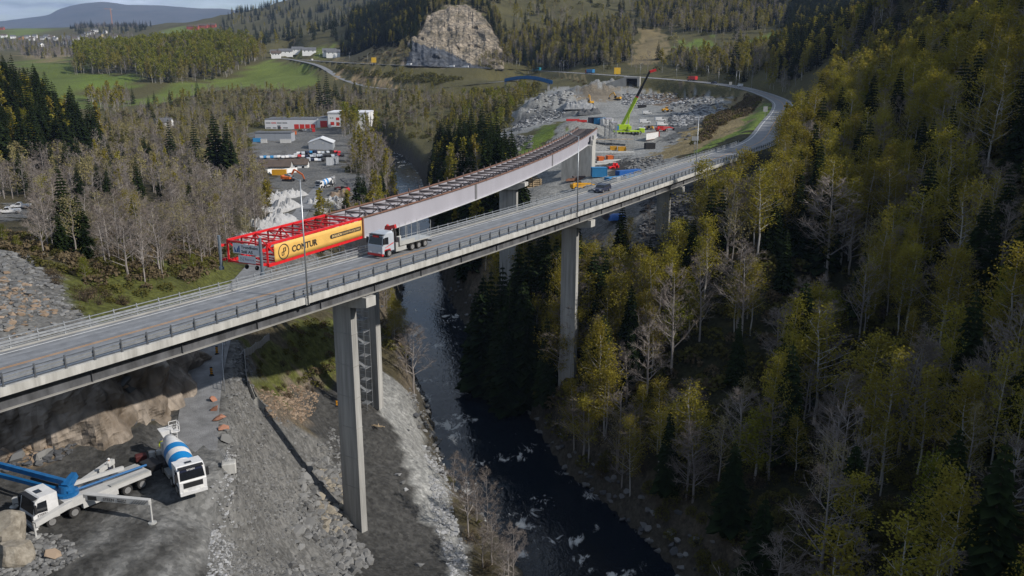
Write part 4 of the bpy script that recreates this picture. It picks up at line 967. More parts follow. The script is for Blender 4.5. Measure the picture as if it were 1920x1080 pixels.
# wooded rise left of the fields
scatter('F', pp((140, 140), (160, 105), (240, 92), (350, 88), (470, 95), (505, 108), (420, 148), (330, 160), (265, 158), (250, 135)), 6.8, dict(birch=.4, bright=.3, bud=.2, bare=.12, spruce=.03), dict(bright=15, bud=14, birch=17, bare=16, spruce=18), avoid=[])  # bright and budding kinds mixed in to make the rise look sunlit
scatter('F', pp((40, 110), (40, 88), (190, 80), (180, 92), (140, 108)), 18, dict(bare=.6, spruce=.2, birch=.2), dict(bare=15, spruce=18))
scatter('F', pp((160, 190), (240, 170), (245, 200), (200, 215)), 9, dict(bare=.6, birch=.4), dict(bare=13))
# ridges
scatter('F', pp((640, 102), (655, 62), (690, 20), (715, -5), (795, -5), (800, 30), (774, 76), (745, 90), (690, 92)), 6.0, dict(spruce=.85, birch=.2), dict(spruce=20, birch=14))
scatter('F', pp((395, 60), (430, 35), (480, 14), (560, 8), (700, -10), (730, 20), (690, 85), (640, 95), (540, 95), (470, 95)), 9.0, dict(spruce=.8, birch=.18, bare=.1), dict(spruce=22, birch=17, bare=15))
scatter('F', pp((130, 60), (160, 45), (220, 42), (290, 50), (250, 66), (150, 66)), 15, dict(spruce=.7, bare=.4), dict(spruce=22, bare=16))
scatter('F', pp((0, 96), (0, 78), (180, 66), (260, 74), (190, 85), (60, 92)), 17, dict(bare=.8, birch=.2, spruce=.1), dict(bare=13, birch=14, spruce=16))
scatter('F', pp((640, 105), (690, 80), (700, 0), (860, -60), (1460, -60), (1475, 110), (1390, 158), (1100, 126), (935, 122), (930, 70), (880, 5), (800, 20), (770, 90)), 7.0, dict(birch=.24, bare=.26, bud=.32, spruce=.2, shrub=.5), dict(bud=13, birch=16, bare=14, spruce=20, shrub=5), avoid=[pp((1170, 125), (1195, 60), (1245, 48), (1262, 100)), pp((1265, 90), (1310, 68), (1355, 84), (1345, 104), (1290, 104)), pp((1395, 78), (1470, 62), (1480, 98), (1410, 98)), pp((620, 118), (690, 92), (772, 84), (772, 126))])
scatter('F', pp((775, 60), (795, 25), (830, 2), (880, -4), (915, 20), (950, 62), (965, 95), (940, 110), (932, 70), (905, 28), (880, 8), (835, 10), (800, 36)), 6.5, dict(spruce=.5, birch=.3, bud=.3), dict(spruce=16, birch=12, bud=10))
scatter('F', pp((690, 80), (700, 0), (860, -60), (900, 0), (795, 22), (770, 85), (730, 92)), 10, dict(spruce=.9, birch=.15), dict(spruce=21, birch=15))
scatter('F', pp((950, 118), (960, 62), (1100, 50), (1180, 50), (1180, 118), (1100, 124)), 5.2, dict(birch=.25, bare=.3, bud=.3, spruce=.2), dict(birch=14, bare=12, bud=11, spruce=18))
scatter('F', pp((1255, 118), (1262, 104), (1350, 100), (1400, 96), (1470, 92), (1470, 120), (1395, 155), (1300, 138)), 5.0, dict(birch=.25, bare=.35, bud=.4, spruce=.06, shrub=.3), dict(birch=12, bare=10, bud=9, spruce=15, shrub=4))
scatter('F', pp((1200, 55), (1260, 50), (1300, 62), (1400, 60), (1470, 40), (1470, 0), (1200, 0)), 6.0, dict(birch=.25, bare=.35, bud=.3, spruce=.2), dict(birch=14, bare=12, bud=11, spruce=17))
scatter('F', pp((888, 128), (902, 114), (950, 96), (965, 126)), 4.5, dict(bud=.5, bare=.4, shrub=.3), dict(bud=9, bare=9, shrub=4))
scatter('F', pp((738, 124), (750, 90), (768, 72), (772, 100), (764, 124)), 5, dict(spruce=.5, bud=.4, shrub=.3), dict(spruce=13, bud=8, shrub=4))
scatter('F', pp((935, 122), (960, 95), (1090, 95), (1100, 125)), 8, dict(spruce=.45, birch=.4, bare=.3), dict(spruce=20, birch=15, bare=13))
scatter('F', pp((1470, 130), (1475, 40), (1500, -40), (1680, -60), (1620, 30), (1560, 90), (1500, 140)), 6.5, dict(spruce=.9, birch=.1), dict(spruce=20))
scatter('F', pp((1400, 172), (1470, 120), (1560, 100), (1500, 172), (1480, 180)), 6.5, dict(birch=.7, bare=.4), dict(birch=12, bare=10))
scatter('F', pp((1330, 222), (1400, 180), (1430, 184), (1398, 218), (1340, 250), (1300, 275)), 2.4, dict(dry=.7, shrub=.3), dict(dry=2.2, shrub=2.2))
scatter('F', pp((1000, 143), (1180, 154), (1380, 180), (1380, 190), (1300, 172), (1150, 155)), 5, dict(dry=.8, shrub=.2), dict(dry=1.2, shrub=1.2))
scatter('F', pp((625, 120), (690, 100), (765, 92), (765, 120), (690, 122)), 7, dict(dry=.7, shrub=.4), dict(dry=2, shrub=2))
scatter('F', pp((620, 128), (700, 138), (800, 140), (870, 150), (820, 160), (700, 150)), 6.5, dict(shrub=.8, birch=.1), dict(shrub=4.5, birch=7))
# ------------------------------------------------------------------ individuals and the rest
info = []
for i, (k, x, y, z, h, zn) in enumerate(TREES):
    px, py, d = proj(x, y, z + h * .6)
    vis = (-40 < px < 1960) and (-60 < py < 1120)
    info.append((k, h / d * FPX if vis else -1, i))
KINDCAP = dict(spruce=300, birch=300, bare=300, bud=120, bright=60, shrub=120, dry=80)
TXT = dict(spruce='dark green spruce tree', birch='slender birch tree with thin yellow-green spring leaves', bare='leafless pale grey tree', bud='budding tan-olive tree', bright='young tree with bright yellow-green leaves', shrub='low leafy shrub', dry='low brown leafless bush')
WH = dict(R='on the shaded right-hand slope of the gorge', L='in the wood left of the red truss', LH='on the dark hill at the left edge', B='on the near left bank of the river', M='on the bank between the two bridges', V='on the valley floor beyond the bridges', F='on the distant wooded hills')
NMK = dict(bud='budding_tree', spruce='spruce_tree', birch='birch_tree', bare='bare_tree', bright='young_tree', shrub='shrub', dry='brown_bush')
CATK = dict(bud='tree', spruce='tree', birch='tree', bare='tree', bright='tree', shrub='shrub', dry='bush')
chosen = set()
SIZEW = dict(spruce=(13, 18), birch=(12, 16), bare=(9.5, 13), bud=(9, 12), bright=(7, 10), shrub=(1.6, 2.6), dry=(1.6, 2.4))
PLC = dict(spruce='spruce', birch='yellow-green spring birch', bare='leafless pale grey tree', bud='budding tan-olive tree', bright='bright yellow-green young tree', shrub='low leafy shrub', dry='low brown bush')
def tree_label(k, h, zn, x, y, z):
    a, b = SIZEW[k]; sz = 'small' if h < a else 'tall' if h > b else 'mid-sized'
    px, py, d = proj(x, y, z + h * .5)
    if zn == 'R':
        if px < 1130: w = 'between the river and the second pier' if py < 760 else 'on the lower right river bank'
        elif py < 220: w = 'high on the right slope above the road bend' if px < 1640 else 'in the top right corner of the slope'
        elif py < 430: w = 'right of the far bridge end' if px < 1500 else 'on the right slope level with the bridge deck' if px < 1720 else 'at the right edge level with the bridge deck'
        elif py < 700: w = 'just right of the second pier' if px < 1300 else 'halfway down the right slope' if px < 1620 else 'at the right edge halfway down'
        elif py < 900: w = 'low on the right slope near the river' if px < 1400 else 'low in the middle of the right slope' if px < 1680 else 'low at the right edge'
        else: w = 'at the bottom beside the river' if px < 1450 else 'in the bottom right corner' if px > 1700 else 'at the bottom of the right slope'
    elif zn == 'L': w = 'at the left edge of the left wood' if px < 130 else 'in the left wood above the rubble' if px < 260 else 'in the left wood behind the truss front' if px < 400 else 'at the right end of the left wood'
    elif zn == 'M':
        w = ('left of the river' if x < -20 and y < 260 else 'in front of the second new pier' if y < 190 else 'below the new girder' if y < 260 else 'in the dark clump by the rubble')
        w += ', %s in the clump' % ('left' if px < 850 else 'middle' if px < 905 else 'right')
    elif zn == 'LH': w = 'on the dark left hill, ' + ('upper' if py < 190 else 'middle' if py < 260 else 'lower') + ' part ' + ('at the picture edge' if px < 50 else 'near its ridge end' if px > 120 else 'in its centre')
    else: w = WH[zn]
    return '%s %s %s' % (sz, PLC[k], w)
for k, cap in KINDCAP.items():
    L = sorted([q for q in info if q[0] == k and q[1] > 6], key=lambda q: -q[1])[:cap]
    for _, s, i in L:
        chosen.add(i); _, x, y, z, h, zn = TREES[i]; nv = len([p for p in PROTO[k] if 'full' in p]); v = PROTO[k][int(rng.integers(nv))]
        r = empty(NMK[k], (x, y, z), rng.uniform(0, 6.28), tree_label(k, h, zn, x, y, z), CATK[k], PLC[k] + ' stand ' + WH[zn]); sc = h / BASEH[k]; r.scale = (sc * rng.uniform(.85, 1.45),) * 2 + (sc,)
        if k in ('shrub', 'dry'): link('stems', v['trunk'], None, r); link('foliage', v['crown'], None, r)
        else: link('trunk', v['trunk'], None, r); link('crown', v['crown'], None, r)
hidden_cols = {}
def proto_coll(k):
    if k in hidden_cols: return hidden_cols[k]
    c = bpy.data.collections.new('proto_' + k)
    for i, p in enumerate(PROTO[k]):
        me_ = p.get('full') or p['far']; o = bpy.data.objects.new('%s_%d' % (k, i), me_); c.objects.link(o)
    hidden_cols[k] = c; return c
def gn_scatter(name, k, items, label):
    "items: (x,y,z,h,far) -> one stuff object whose points carry tree instances"
    me_ = bpy.data.meshes.new(name); me_.from_pydata([(q[0], q[1], q[2]) for q in items], [], [])
    nf = len([p for p in PROTO[k] if 'full' in p]); nt = len(PROTO[k])
    ix = me_.attributes.new('pick', 'INT', 'POINT'); ix.data.foreach_set('value', [int(rng.integers(nf, nt)) if q[4] else int(rng.integers(nf)) for q in items])
    sc = me_.attributes.new('size', 'FLOAT_VECTOR', 'POINT'); sc.data.foreach_set('vector', np.array([[q[3] / BASEH[k] * w, q[3] / BASEH[k] * w, q[3] / BASEH[k]] for q in items for w in [rng.uniform(.85, 1.4)]]).ravel())
    ro = me_.attributes.new('turn', 'FLOAT_VECTOR', 'POINT'); ro.data.foreach_set('vector', np.array([[0, 0, rng.uniform(0, 6.28)] for q in items]).ravel())
    o = bpy.data.objects.new(name, me_); COL.objects.link(o); tag(o, label, CATK[k], kind='stuff')
    ng_ = bpy.data.node_groups.new(name, 'GeometryNodeTree'); ng_.interface.new_socket('Geometry', in_out='INPUT', socket_type='NodeSocketGeometry'); ng_.interface.new_socket('Geometry', in_out='OUTPUT', socket_type='NodeSocketGeometry')
    N = ng_.nodes; Lk = ng_.links; gi = N.new('NodeGroupInput'); go = N.new('NodeGroupOutput'); ip = N.new('GeometryNodeInstanceOnPoints'); ci = N.new('GeometryNodeCollectionInfo')
    ci.inputs['Collection'].default_value = proto_coll(k); ci.inputs['Separate Children'].default_value = True; ip.inputs['Pick Instance'].default_value = True
    Lk.new(gi.outputs[0], ip.inputs['Points']); Lk.new(ci.outputs[0], ip.inputs['Instance'])
    for an, ty, so in (('pick', 'INT', 'Instance Index'), ('size', 'FLOAT_VECTOR', 'Scale'), ('turn', 'FLOAT_VECTOR', 'Rotation')):
        na = N.new('GeometryNodeInputNamedAttribute'); na.data_type = ty; na.inputs['Name'].default_value = an
        Lk.new([s for s in na.outputs if s.enabled][0], ip.inputs[so])
    Lk.new(ip.outputs[0], go.inputs[0]); md = o.modifiers.new('trees', 'NODES'); md.node_group = ng_
    return o
rest = {}
for (k, s, i) in info:
    if i in chosen: continue
    _, x, y, z, h, zn = TREES[i]
    if s < 0:
        px, py, d = proj(x, y, z + h * .5)
        if zn != 'R' or px < -300 or px > 2400 or d < 5: continue
    rest.setdefault((zn, k), []).append((x, y, z, h, math.hypot(x, y) > dict(spruce=420, shrub=130, dry=130).get(k, 230)))
NMR = dict(bud='budding_wood', spruce='spruce_wood', birch='birch_wood', bare='bare_wood', bright='young_wood', shrub='scrub', dry='brown_brush')
for (zn, k), L in rest.items(): gn_scatter(NMR[k], k, L, 'mass of many ' + PLC[k] + ' stand ' + WH[zn])
print('trees', len(TREES), {k: sum(1 for t in TREES if t[0] == k) for k in BASEH}, 'individuals', len(chosen))
# ================================================================== rock cut above the main road, far mountain
def lerp_list(x, L): return float(np.interp(x, [a for a, b in L], [b for a, b in L]))
cb_ = [(762, 126), (800, 127), (850, 128), (905, 130), (945, 131)]
cm_ = [(762, 90), (775, 78), (790, 84), (820, 92), (850, 104), (880, 118), (905, 127), (945, 130)]
ct_ = [(762, 84), (780, 66), (792, 58), (800, 38), (812, 28), (830, 16), (850, 11), (880, 12), (900, 28), (925, 56), (945, 90)]
nu, nv1, nv2 = 90, 16, 34
pts = []; cols = []
JIT = fbm(np.arange(nu + 1) / 5.0, np.zeros(nu + 1) + 2.5, 3) * 7
YG = np.zeros((nu + 1, nv1 + nv2 + 1))
for i in range(nu + 1):
    px = 762 + (945 - 762) * i / nu; yb, ym, yt = lerp_list(px, cb_), lerp_list(px, cm_) + JIT[i], lerp_list(px, ct_) + JIT[nu - i]; yt = min(yt, ym - 2)
    for j in range(nv1 + nv2 + 1):
        py = yb + (ym - yb) * j / nv1 if j <= nv1 else ym + (yt - ym) * (j - nv1) / nv2
        YG[i, j] = min(max(hit(px, py, 700).y, 912), 1110)
YG = np.maximum.accumulate(YG, axis=1)
for _ in range(6): YG[1:-1] = (YG[:-2] + YG[1:-1] * 2 + YG[2:]) / 4; YG[:, 1:-1] = (YG[:, :-2] + YG[:, 1:-1] * 2 + YG[:, 2:]) / 4
for i in range(nu + 1):
    px = 762 + (945 - 762) * i / nu; yb, ym, yt = lerp_list(px, cb_), lerp_list(px, cm_) + JIT[i], lerp_list(px, ct_) + JIT[nu - i]; yt = min(yt, ym - 2)
    for j in range(nv1 + nv2 + 1):
        if j <= nv1: t = j / nv1; py = yb + (ym - yb) * t; Y = 921 + 9 * t; up_ = 0
        else: t = (j - nv1) / nv2; py = ym + (yt - ym) * t; Y = 930 + 100 * t * (.4 + .6 * t) ; up_ = 1
        Y = YG[i, j] - 1.0; p = uy(px, py, Y); edge = min(1, i / 4, (nu - i) / 6)
        w = float(fbm(np.array([p.x / 9 + (p.z / 25 if not up_ else 0)]), np.array([p.z / (14 if up_ else 22) + Y / 40]), 5)[0])
        rid = abs(float(fbm(np.array([p.x / 16 + p.z / 30]), np.array([p.z / 11 + 3]), 3)[0]))
        p.y -= ((w * .5 + .5) * 7 + rid * 15) * edge + 2.5 * (1 if 0 < i < nu else 0); p.z += w * 3.5 * edge * up_
        pts.append(p); cols.append(up_)
nr = nv1 + nv2 + 1
m = MB(); m.v = [tuple(p) for p in pts]
for i in range(nu):
    for j in range(nr - 1): m.f.append((i * nr + j, (i + 1) * nr + j, (i + 1) * nr + j + 1, i * nr + j + 1))
# the body runs back into the hill
n0 = len(m.v); m.v += [(p.x, p.y + 60, p.z - 25) for p in pts[nr - 1::nr]]
for i in range(nu): m.f.append((i * nr + nr - 1, (i + 1) * nr + nr - 1, n0 + i + 1, n0 + i))
rk_d = mat('dark_cut_rock', (.035, .042, .055), rough=.7, vscale=.12, col2=(.085, .092, .105), stretch=(1, 1, .35), bump=.6, bscale=.5)
def cracks(m, scale, amt=.75, stretch=(1, 1, 1)):
    n, l = m.node_tree.nodes, m.node_tree.links; b = n['Principled BSDF']; src = b.inputs['Base Color'].links[0].from_socket; t = n.new('ShaderNodeTexCoord'); mp = n.new('ShaderNodeMapping'); mp.inputs['Scale'].default_value = stretch; l.new(t.outputs['Object'], mp.inputs[0])
    nz = n.new('ShaderNodeTexNoise'); nz.inputs['Scale'].default_value = scale * .8; nz.inputs['Detail'].default_value = 3; l.new(mp.outputs[0], nz.inputs['Vector']); mv = n.new('ShaderNodeMix'); mv.data_type = 'RGBA'; mv.blend_type = 'LINEAR_LIGHT'; mv.inputs[0].default_value = 4.0; l.new(mp.outputs[0], mv.inputs[6]); l.new(nz.outputs['Color'], mv.inputs[7])
    v = n.new('ShaderNodeTexVoronoi'); v.feature = 'DISTANCE_TO_EDGE'; v.inputs['Scale'].default_value = scale; l.new(mv.outputs[2], v.inputs['Vector']); r = n.new('ShaderNodeValToRGB'); r.color_ramp.elements[0].color = (1 - amt,) * 3 + (1,); r.color_ramp.elements[1].position = .16; l.new(v.outputs['Distance'], r.inputs[0])
    mm = n.new('ShaderNodeMix'); mm.data_type = 'RGBA'; mm.blend_type = 'MULTIPLY'; mm.inputs[0].default_value = 1; l.new(src, mm.inputs[6]); l.new(r.outputs[0], mm.inputs[7]); l.new(mm.outputs[2], b.inputs['Base Color'])
rk_t = mat('tan_weathered_rock', (.10, .085, .055), rough=.9, vscale=.055, col2=(.33, .275, .21), stretch=(1, 1, 1.6), bump=.8, bscale=.35)
cracks(rk_t, .13, .6, (1, 1, 1.7)); cracks(rk_d, .12, .6, (1, 1, .4))
cl = m.build('rock_cutting', None, fix=False)
cl.data.materials.append(rk_d); cl.data.materials.append(rk_t)
mi = []
for i in range(nu):
    for j in range(nr - 1): mi.append(0 if j < nv1 + (1 if (i * 7) % 5 < 2 else 0) else 1)
mi += [1] * nu
cl.data.polygons.foreach_set('material_index', mi); cl['kind'] = 'structure'
# far mountain
prof = [(-900, 60), (-500, 40), (-200, 48), (-60, 44), (0, 40), (30, 36), (60, 32), (90, 28), (108, 18), (130, 11), (155, 6), (190, 3), (215, 6), (235, 9), (300, 10), (350, 14), (380, 16), (420, 16), (455, 20), (500, 27), (560, 24), (700, 10), (900, 20), (1200, 30)]
m = MB(); NM = 220
for i in range(NM + 1):
    px = -900 + 2100 * i / NM; py = lerp_list(px, prof)
    for k, (Y, f) in enumerate(((9000, 0), (9700, .35), (10400, .72), (11000, 1), (12500, .8), (14000, .2))):
        top = uy(px, py, 11000); z = 150 + (top.z - 150) * f; x = top.x * Y / 11000
        w = float(fbm(np.array([x / 900 + k * 3.3]), np.array([Y / 900]), 4)[0]); z += w * (40 if k == 3 else 130) * (1 if k else 0) * (.25 if k == 3 else 1)
        m.v.append((x, Y + w * 200, z))
for i in range(NM):
    for k in range(5): m.f.append((i * 6 + k, (i + 1) * 6 + k, (i + 1) * 6 + k + 1, i * 6 + k + 1))
mt = mat('forested_mountain', (.030, .036, .026), rough=.95, vscale=.0025, col2=(.075, .068, .05), bump=20, bscale=.004)
mo = m.build('mountain', mt, smooth=True, fix=False); mo['kind'] = 'structure'
# ================================================================== loose rock
import bmesh
def rock_mesh(seed, flat=.75, n=14):
    rg = np.random.default_rng(seed); bm = bmesh.new()
    for k in range(n):
        d = rg.normal(size=3); d /= np.linalg.norm(d); d *= np.array([rg.uniform(.42, .55), rg.uniform(.34, .5), rg.uniform(.3, .46) * flat]); bm.verts.new(d)
    r_ = bmesh.ops.convex_hull(bm, input=bm.verts)
    for v in [v for v in bm.verts if not v.link_faces]: bm.verts.remove(v)
    me = bpy.data.meshes.new('stone'); bm.to_mesh(me); bm.free(); return me
def stone_mat(name, a, b):
    m = leafmat(name, a, b, trans=0); return m
SM = dict(grey=stone_mat('grey_stone', (.07, .07, .07), (.26, .26, .255)), pale=stone_mat('pale_stone', (.16, .163, .167), (.44, .445, .45)), brown=stone_mat('brown_stone', (.15, .105, .07), (.36, .28, .21)), red=stone_mat('reddish_stone', (.30, .14, .09), (.38, .20, .14)), tan=stone_mat('tan_stone', (.19, .17, .135), (.32, .29, .24)), dark=stone_mat('dark_stone', (.05, .053, .058), (.15, .153, .16)))
RP = {}
for k, mm2 in SM.items():
    RP[k] = []
    for q in range(6):
        me = rock_mesh(q + 10); me.materials.append(mm2); RP[k].append(me)
    PROTO['stone_' + k] = [dict(full=me) for me in RP[k]]; BASEH['stone_' + k] = 1.0; CATK['stone_' + k] = 'rubble'
STONES = []
# craggy rock face below the old bridge on the left
fp = resample(CLB, .55); m = MB(); NJ = 24; nrf = len(fp)
for i, p in enumerate(fp):
    t_ = fp[min(i + 1, nrf - 1)] - fp[max(i - 1, 0)]; t_.z = 0; t_.normalize(); nb_ = Vector((-t_.y, t_.x, 0)); ed = min(1, i / 5, (nrf - 1 - i) / 8); top_h = 7.2 * (.35 + .65 * ed)
    for j in range(NJ + 1):
        u = j / NJ; zz_ = -.6 + top_h * u; s_ = i * .55
        w1 = float(fbm(np.array([s_ / 4.2 + zz_ / 9]), np.array([zz_ / 5.0 + 7]), 4)[0]); rg_ = abs(float(fbm(np.array([s_ / 2.6 - zz_ / 6]), np.array([zz_ / 7 + 31]), 3)[0]))
        ledge = .8 * math.floor(u * 3 + w1) / 3
        q = p + nb_ * (.3 + 2.2 * u * u + ledge - w1 * 2.6 - rg_ * 3.0 * (1 - .3 * u)); g_ = hz(q.x, q.y)
        m.v.append((q.x, q.y, p.z + zz_ + w1 * .5))
for i in range(nrf - 1):
    for j in range(NJ): m.f.append((i * (NJ + 1) + j, (i + 1) * (NJ + 1) + j, (i + 1) * (NJ + 1) + j + 1, i * (NJ + 1) + j + 1))
n0 = len(m.v); m.v += [(m.v[i * (NJ + 1) + NJ][0], m.v[i * (NJ + 1) + NJ][1] + 7, m.v[i * (NJ + 1) + NJ][2] - 1.5) for i in range(nrf)]
for i in range(nrf - 1): m.f.append((i * (NJ + 1) + NJ, (i + 1) * (NJ + 1) + NJ, n0 + i + 1, n0 + i))
rk_f = mat('brown_grey_rock_face', (.10, .075, .052), rough=.85, vscale=.28, col2=(.36, .31, .26), stretch=(1, 1, .6), bump=.25, bscale=1.6); cracks(rk_f, .45, .35, (1, 1, .35))
rf_ = m.build('rock_face', rk_f, fix=False); rf_['kind'] = 'structure'
def rubble(poly, n, s0, s1, kind, pw=2.2):
    X = [p[0] for p in poly]; Y = [p[1] for p in poly]; c = 0
    x = rng.uniform(min(X), max(X), n * 4); y = rng.uniform(min(Y), max(Y), n * 4); m = inpoly(poly, x, y)
    cl = fbm(x / 6, y / 6, 3); m &= rng.random(n * 4) < np.clip(.55 + cl * 1.4, .08, 1); da, _, _ = seg_dist(x, y, accp); m &= da > 3.0
    x, y = x[m][:n], y[m][:n]; z = hza(x, y); s = s0 + (s1 - s0) * rng.random(len(x)) ** pw
    for a in zip(x, y, z, s): STONES.append((kind, *a))
rubble(pp((430, 640), (465, 655), (480, 745), (560, 800), (640, 850), (668, 1000), (660, 1100), (400, 1100), (405, 960), (425, 800)), 4600, .1, .7, 'grey', 3.2)
rubble(pp((560, 870), (600, 850), (650, 900), (655, 1000), (700, 1045), (640, 1100), (520, 1100), (560, 980)), 520, .5, 1.9, 'grey', 1.7)
rubble(pp((590, 880), (640, 880), (655, 990), (600, 1000)), 110, .6, 1.7, 'tan', 1.6)
rubble(pp((405, 850), (440, 850), (430, 1090), (385, 1090)), 900, .12, .6, 'pale', 3)
rubble(pp((620, 800), (660, 860), (655, 950), (600, 860)), 250, .3, .9, 'grey', 1.6)
rubble(pp((-20, 470), (50, 480), (110, 535), (170, 610), (0, 660)), 1100, .15, 1.3, 'grey', 3)
rubble(pp((-20, 500), (40, 520), (90, 560), (130, 610), (0, 650)), 250, .2, 1.2, 'brown', 2.6)
# blocky slabs of the brown rock face under the bridge
for k in range(60):
    q = hit(float(rng.uniform(-30, 338)), float(rng.uniform(705, 870)))
    if 68 < q.y < 105 and q.z > -13.2 and inpoly([(p.x, p.y) for p in pp((-80, 882), (110, 860), (318, 786), (345, 690), (100, 745), (-80, 790))], np.array([q.x]), np.array([q.y]))[0]: STONES.append((('brown', 'brown', 'grey')[k % 3], q.x, q.y, q.z - .3, float(rng.uniform(.9, 2.8))))
rubble(pp((-40, 890), (110, 862), (310, 790), (345, 690), (320, 690), (250, 800), (60, 850), (-40, 860)), 1300, .2, 1.1, 'dark', 2.2)
rubble(pp((-40, 800), (200, 740), (340, 690), (310, 790), (100, 850), (-40, 880)), 500, .3, 1.6, 'brown', 2)
rubble(pp((-40, 1000), (100, 1000), (160, 1040), (60, 1090), (-40, 1090)), 900, .12, .8, 'grey', 2.5)
rubble(pp((790, 830), (830, 860), (850, 960), (890, 1090), (850, 1090), (810, 960)), 1300, .15, .9, 'pale', 3)
rubble(pp((480, 730), (560, 715), (600, 740), (560, 800), (500, 780)), 700, .15, .8, 'brown', 2.5)
rubble(pp((1200, 350), (1385, 302), (1360, 390), (1270, 460), (1195, 470), (1205, 400)), 2600, .4, 2.0, 'dark', 2)
rubble(pp((1060, 460), (1180, 480), (1150, 560), (1060, 540)), 700, .4, 1.6, 'grey', 2)
rubble(pp((1258, 238), (1262, 215), (1250, 200), (1262, 186), (1300, 182), (1350, 190), (1365, 205), (1310, 225), (1275, 242)), 1500, .5, 3.2, 'pale', 2.6)
rubble(pp((1250, 235), (1262, 200), (1300, 184), (1365, 200), (1310, 225), (1275, 240)), 1100, .5, 2.6, 'dark', 2.2)
rubble(pp((1165, 195), (1170, 175), (1270, 175), (1260, 190), (1200, 200)), 800, .6, 2.6, 'pale', 2.4)
rubble(pp((1165, 195), (1170, 175), (1270, 175), (1260, 190), (1200, 200)), 500, .6, 2.6, 'dark', 2)
rubble(pp((935, 262), (960, 250), (1000, 255), (1000, 275), (940, 300)), 900, .5, 2.2, 'grey', 2)
rubble(pp((955, 240), (1000, 195), (1060, 170), (1090, 190), (1060, 215), (970, 250)), 800, .6, 3.0, 'pale', 2.6)
rubble(pp((955, 240), (1000, 195), (1060, 170), (1090, 190), (1060, 215), (970, 250)), 900, .5, 2.6, 'dark', 2.2)
rubble(pp((1240, 270), (1370, 205), (1375, 215), (1280, 265)), 500, .6, 2.2, 'dark', 2)
rubble(pp((1150, 345), (1185, 300), (1240, 290), (1250, 305), (1180, 345)), 700, .4, 1.8, 'grey', 2)
rubble(pp((1095, 305), (1150, 285), (1200, 295), (1160, 310), (1110, 318)), 400, .3, 1.0, 'grey', 2)
rubble(pp((640, 335), (690, 335), (690, 350), (650, 350)), 300, .6, 2.0, 'dark', 2)
rubble(pp((790, 720), (830, 860), (810, 860), (760, 740)), 300, .3, 1.2, 'grey', 2)
for p in rl[20:60:1] + rr[10:60:1]:
    if 85 < p.y < 300:
        for q in range(5):
            x = p.x + rng.normal() * 2.0; y = p.y + rng.normal() * 2; STONES.append(('dark' if q % 2 else 'grey', x, y, hz(x, y), float(rng.uniform(.5, 1.8))))
cand = []
for i, (k, x, y, z, s) in enumerate(STONES):
    px, py, d = proj(x, y, z); cand.append((s / d * FPX if -20 < px < 1940 and -10 < py < 1090 else -1, i))
cand.sort(reverse=True); big = set(i for s, i in cand[:300] if s > 8)
for i in big:
    k, x, y, z, s = STONES[i]; o = link('stone', RP[k][int(rng.integers(6))], None, ground, (x, y, z + s * .08)); o.scale = (s, s * rng.uniform(.8, 1.2), s * rng.uniform(.8, 1.2)); o.rotation_euler = tuple(rng.uniform(-.5, .5, 2)) + (rng.uniform(0, 6.3),)
for k in SM:
    L = [(x, y, z + s * .05, s, False) for i, (kk, x, y, z, s) in enumerate(STONES) if kk == k and i not in big]
    if L: gn_scatter('rubble', 'stone_' + k, L, 'spread of loose %s broken rock around the building sites' % ('brown' if k == 'brown' else k))
# ================================================================== vehicles and machines
def cm(name, col, rough=.35, metal=0.0, **k): return mat(name, col, rough=rough, metal=metal, vscale=k.pop('vscale', 1.2), var=k.pop('var', .08), **k)
M_white = cm('white_paintwork', (.64, .64, .64), var=.14); M_off = cm('off_white_paint', (.46, .46, .45), rough=.5); M_glass = cm('dark_glass', (.012, .014, .018), rough=.08, spec=.6)
M_black = cm('black_plastic', (.018, .018, .02), rough=.6); M_tyre = cm('tyre_rubber', (.028, .027, .026), rough=.9, var=.3); M_rim = cm('grey_rim', (.32, .32, .32), rough=.45, metal=.5)
M_chas = cm('chassis_grey', (.06, .06, .062), rough=.6); M_redp = cm('red_paintwork', (.48, .03, .03)); M_blue = cm('blue_boom_paint', (.008, .10, .27), rough=.45, var=.2); M_blue2 = cm('light_blue_paint', (.03, .20, .42), rough=.5); M_yell = cm('machine_yellow', (.62, .32, .02), rough=.5)
M_oran = cm('machine_orange', (.55, .12, .02), rough=.5); M_lime = cm('crane_lime', (.38, .55, .03), rough=.4); M_silver = cm('silver_paintwork', (.40, .43, .47)); M_dkblue = cm('dark_blue_paint', (.02, .025, .05)); M_alum = cm('dull_aluminium', (.46, .46, .44), rough=.5, metal=.3)
M_light = cm('headlight_glass', (.75, .75, .72), rough=.15); M_wood = cm('raw_timber', (.42, .32, .20), rough=.85, var=.25); M_dred = cm('dark_red_paint', (.07, .014, .014), rough=.7); M_green = cm('green_paint', (.05, .16, .09), rough=.5); M_hv = cm('hi_vis_yellow', (.60, .70, .03), rough=.7); M_skin = cm('skin', (.42, .26, .19), rough=.6)
M_navy = cm('navy_cloth', (.03, .035, .06), rough=.85); M_tarp = cm('blue_tarpaulin', (.01, .09, .32), rough=.5, bump=.05, bscale=2)
tyre_c = {}
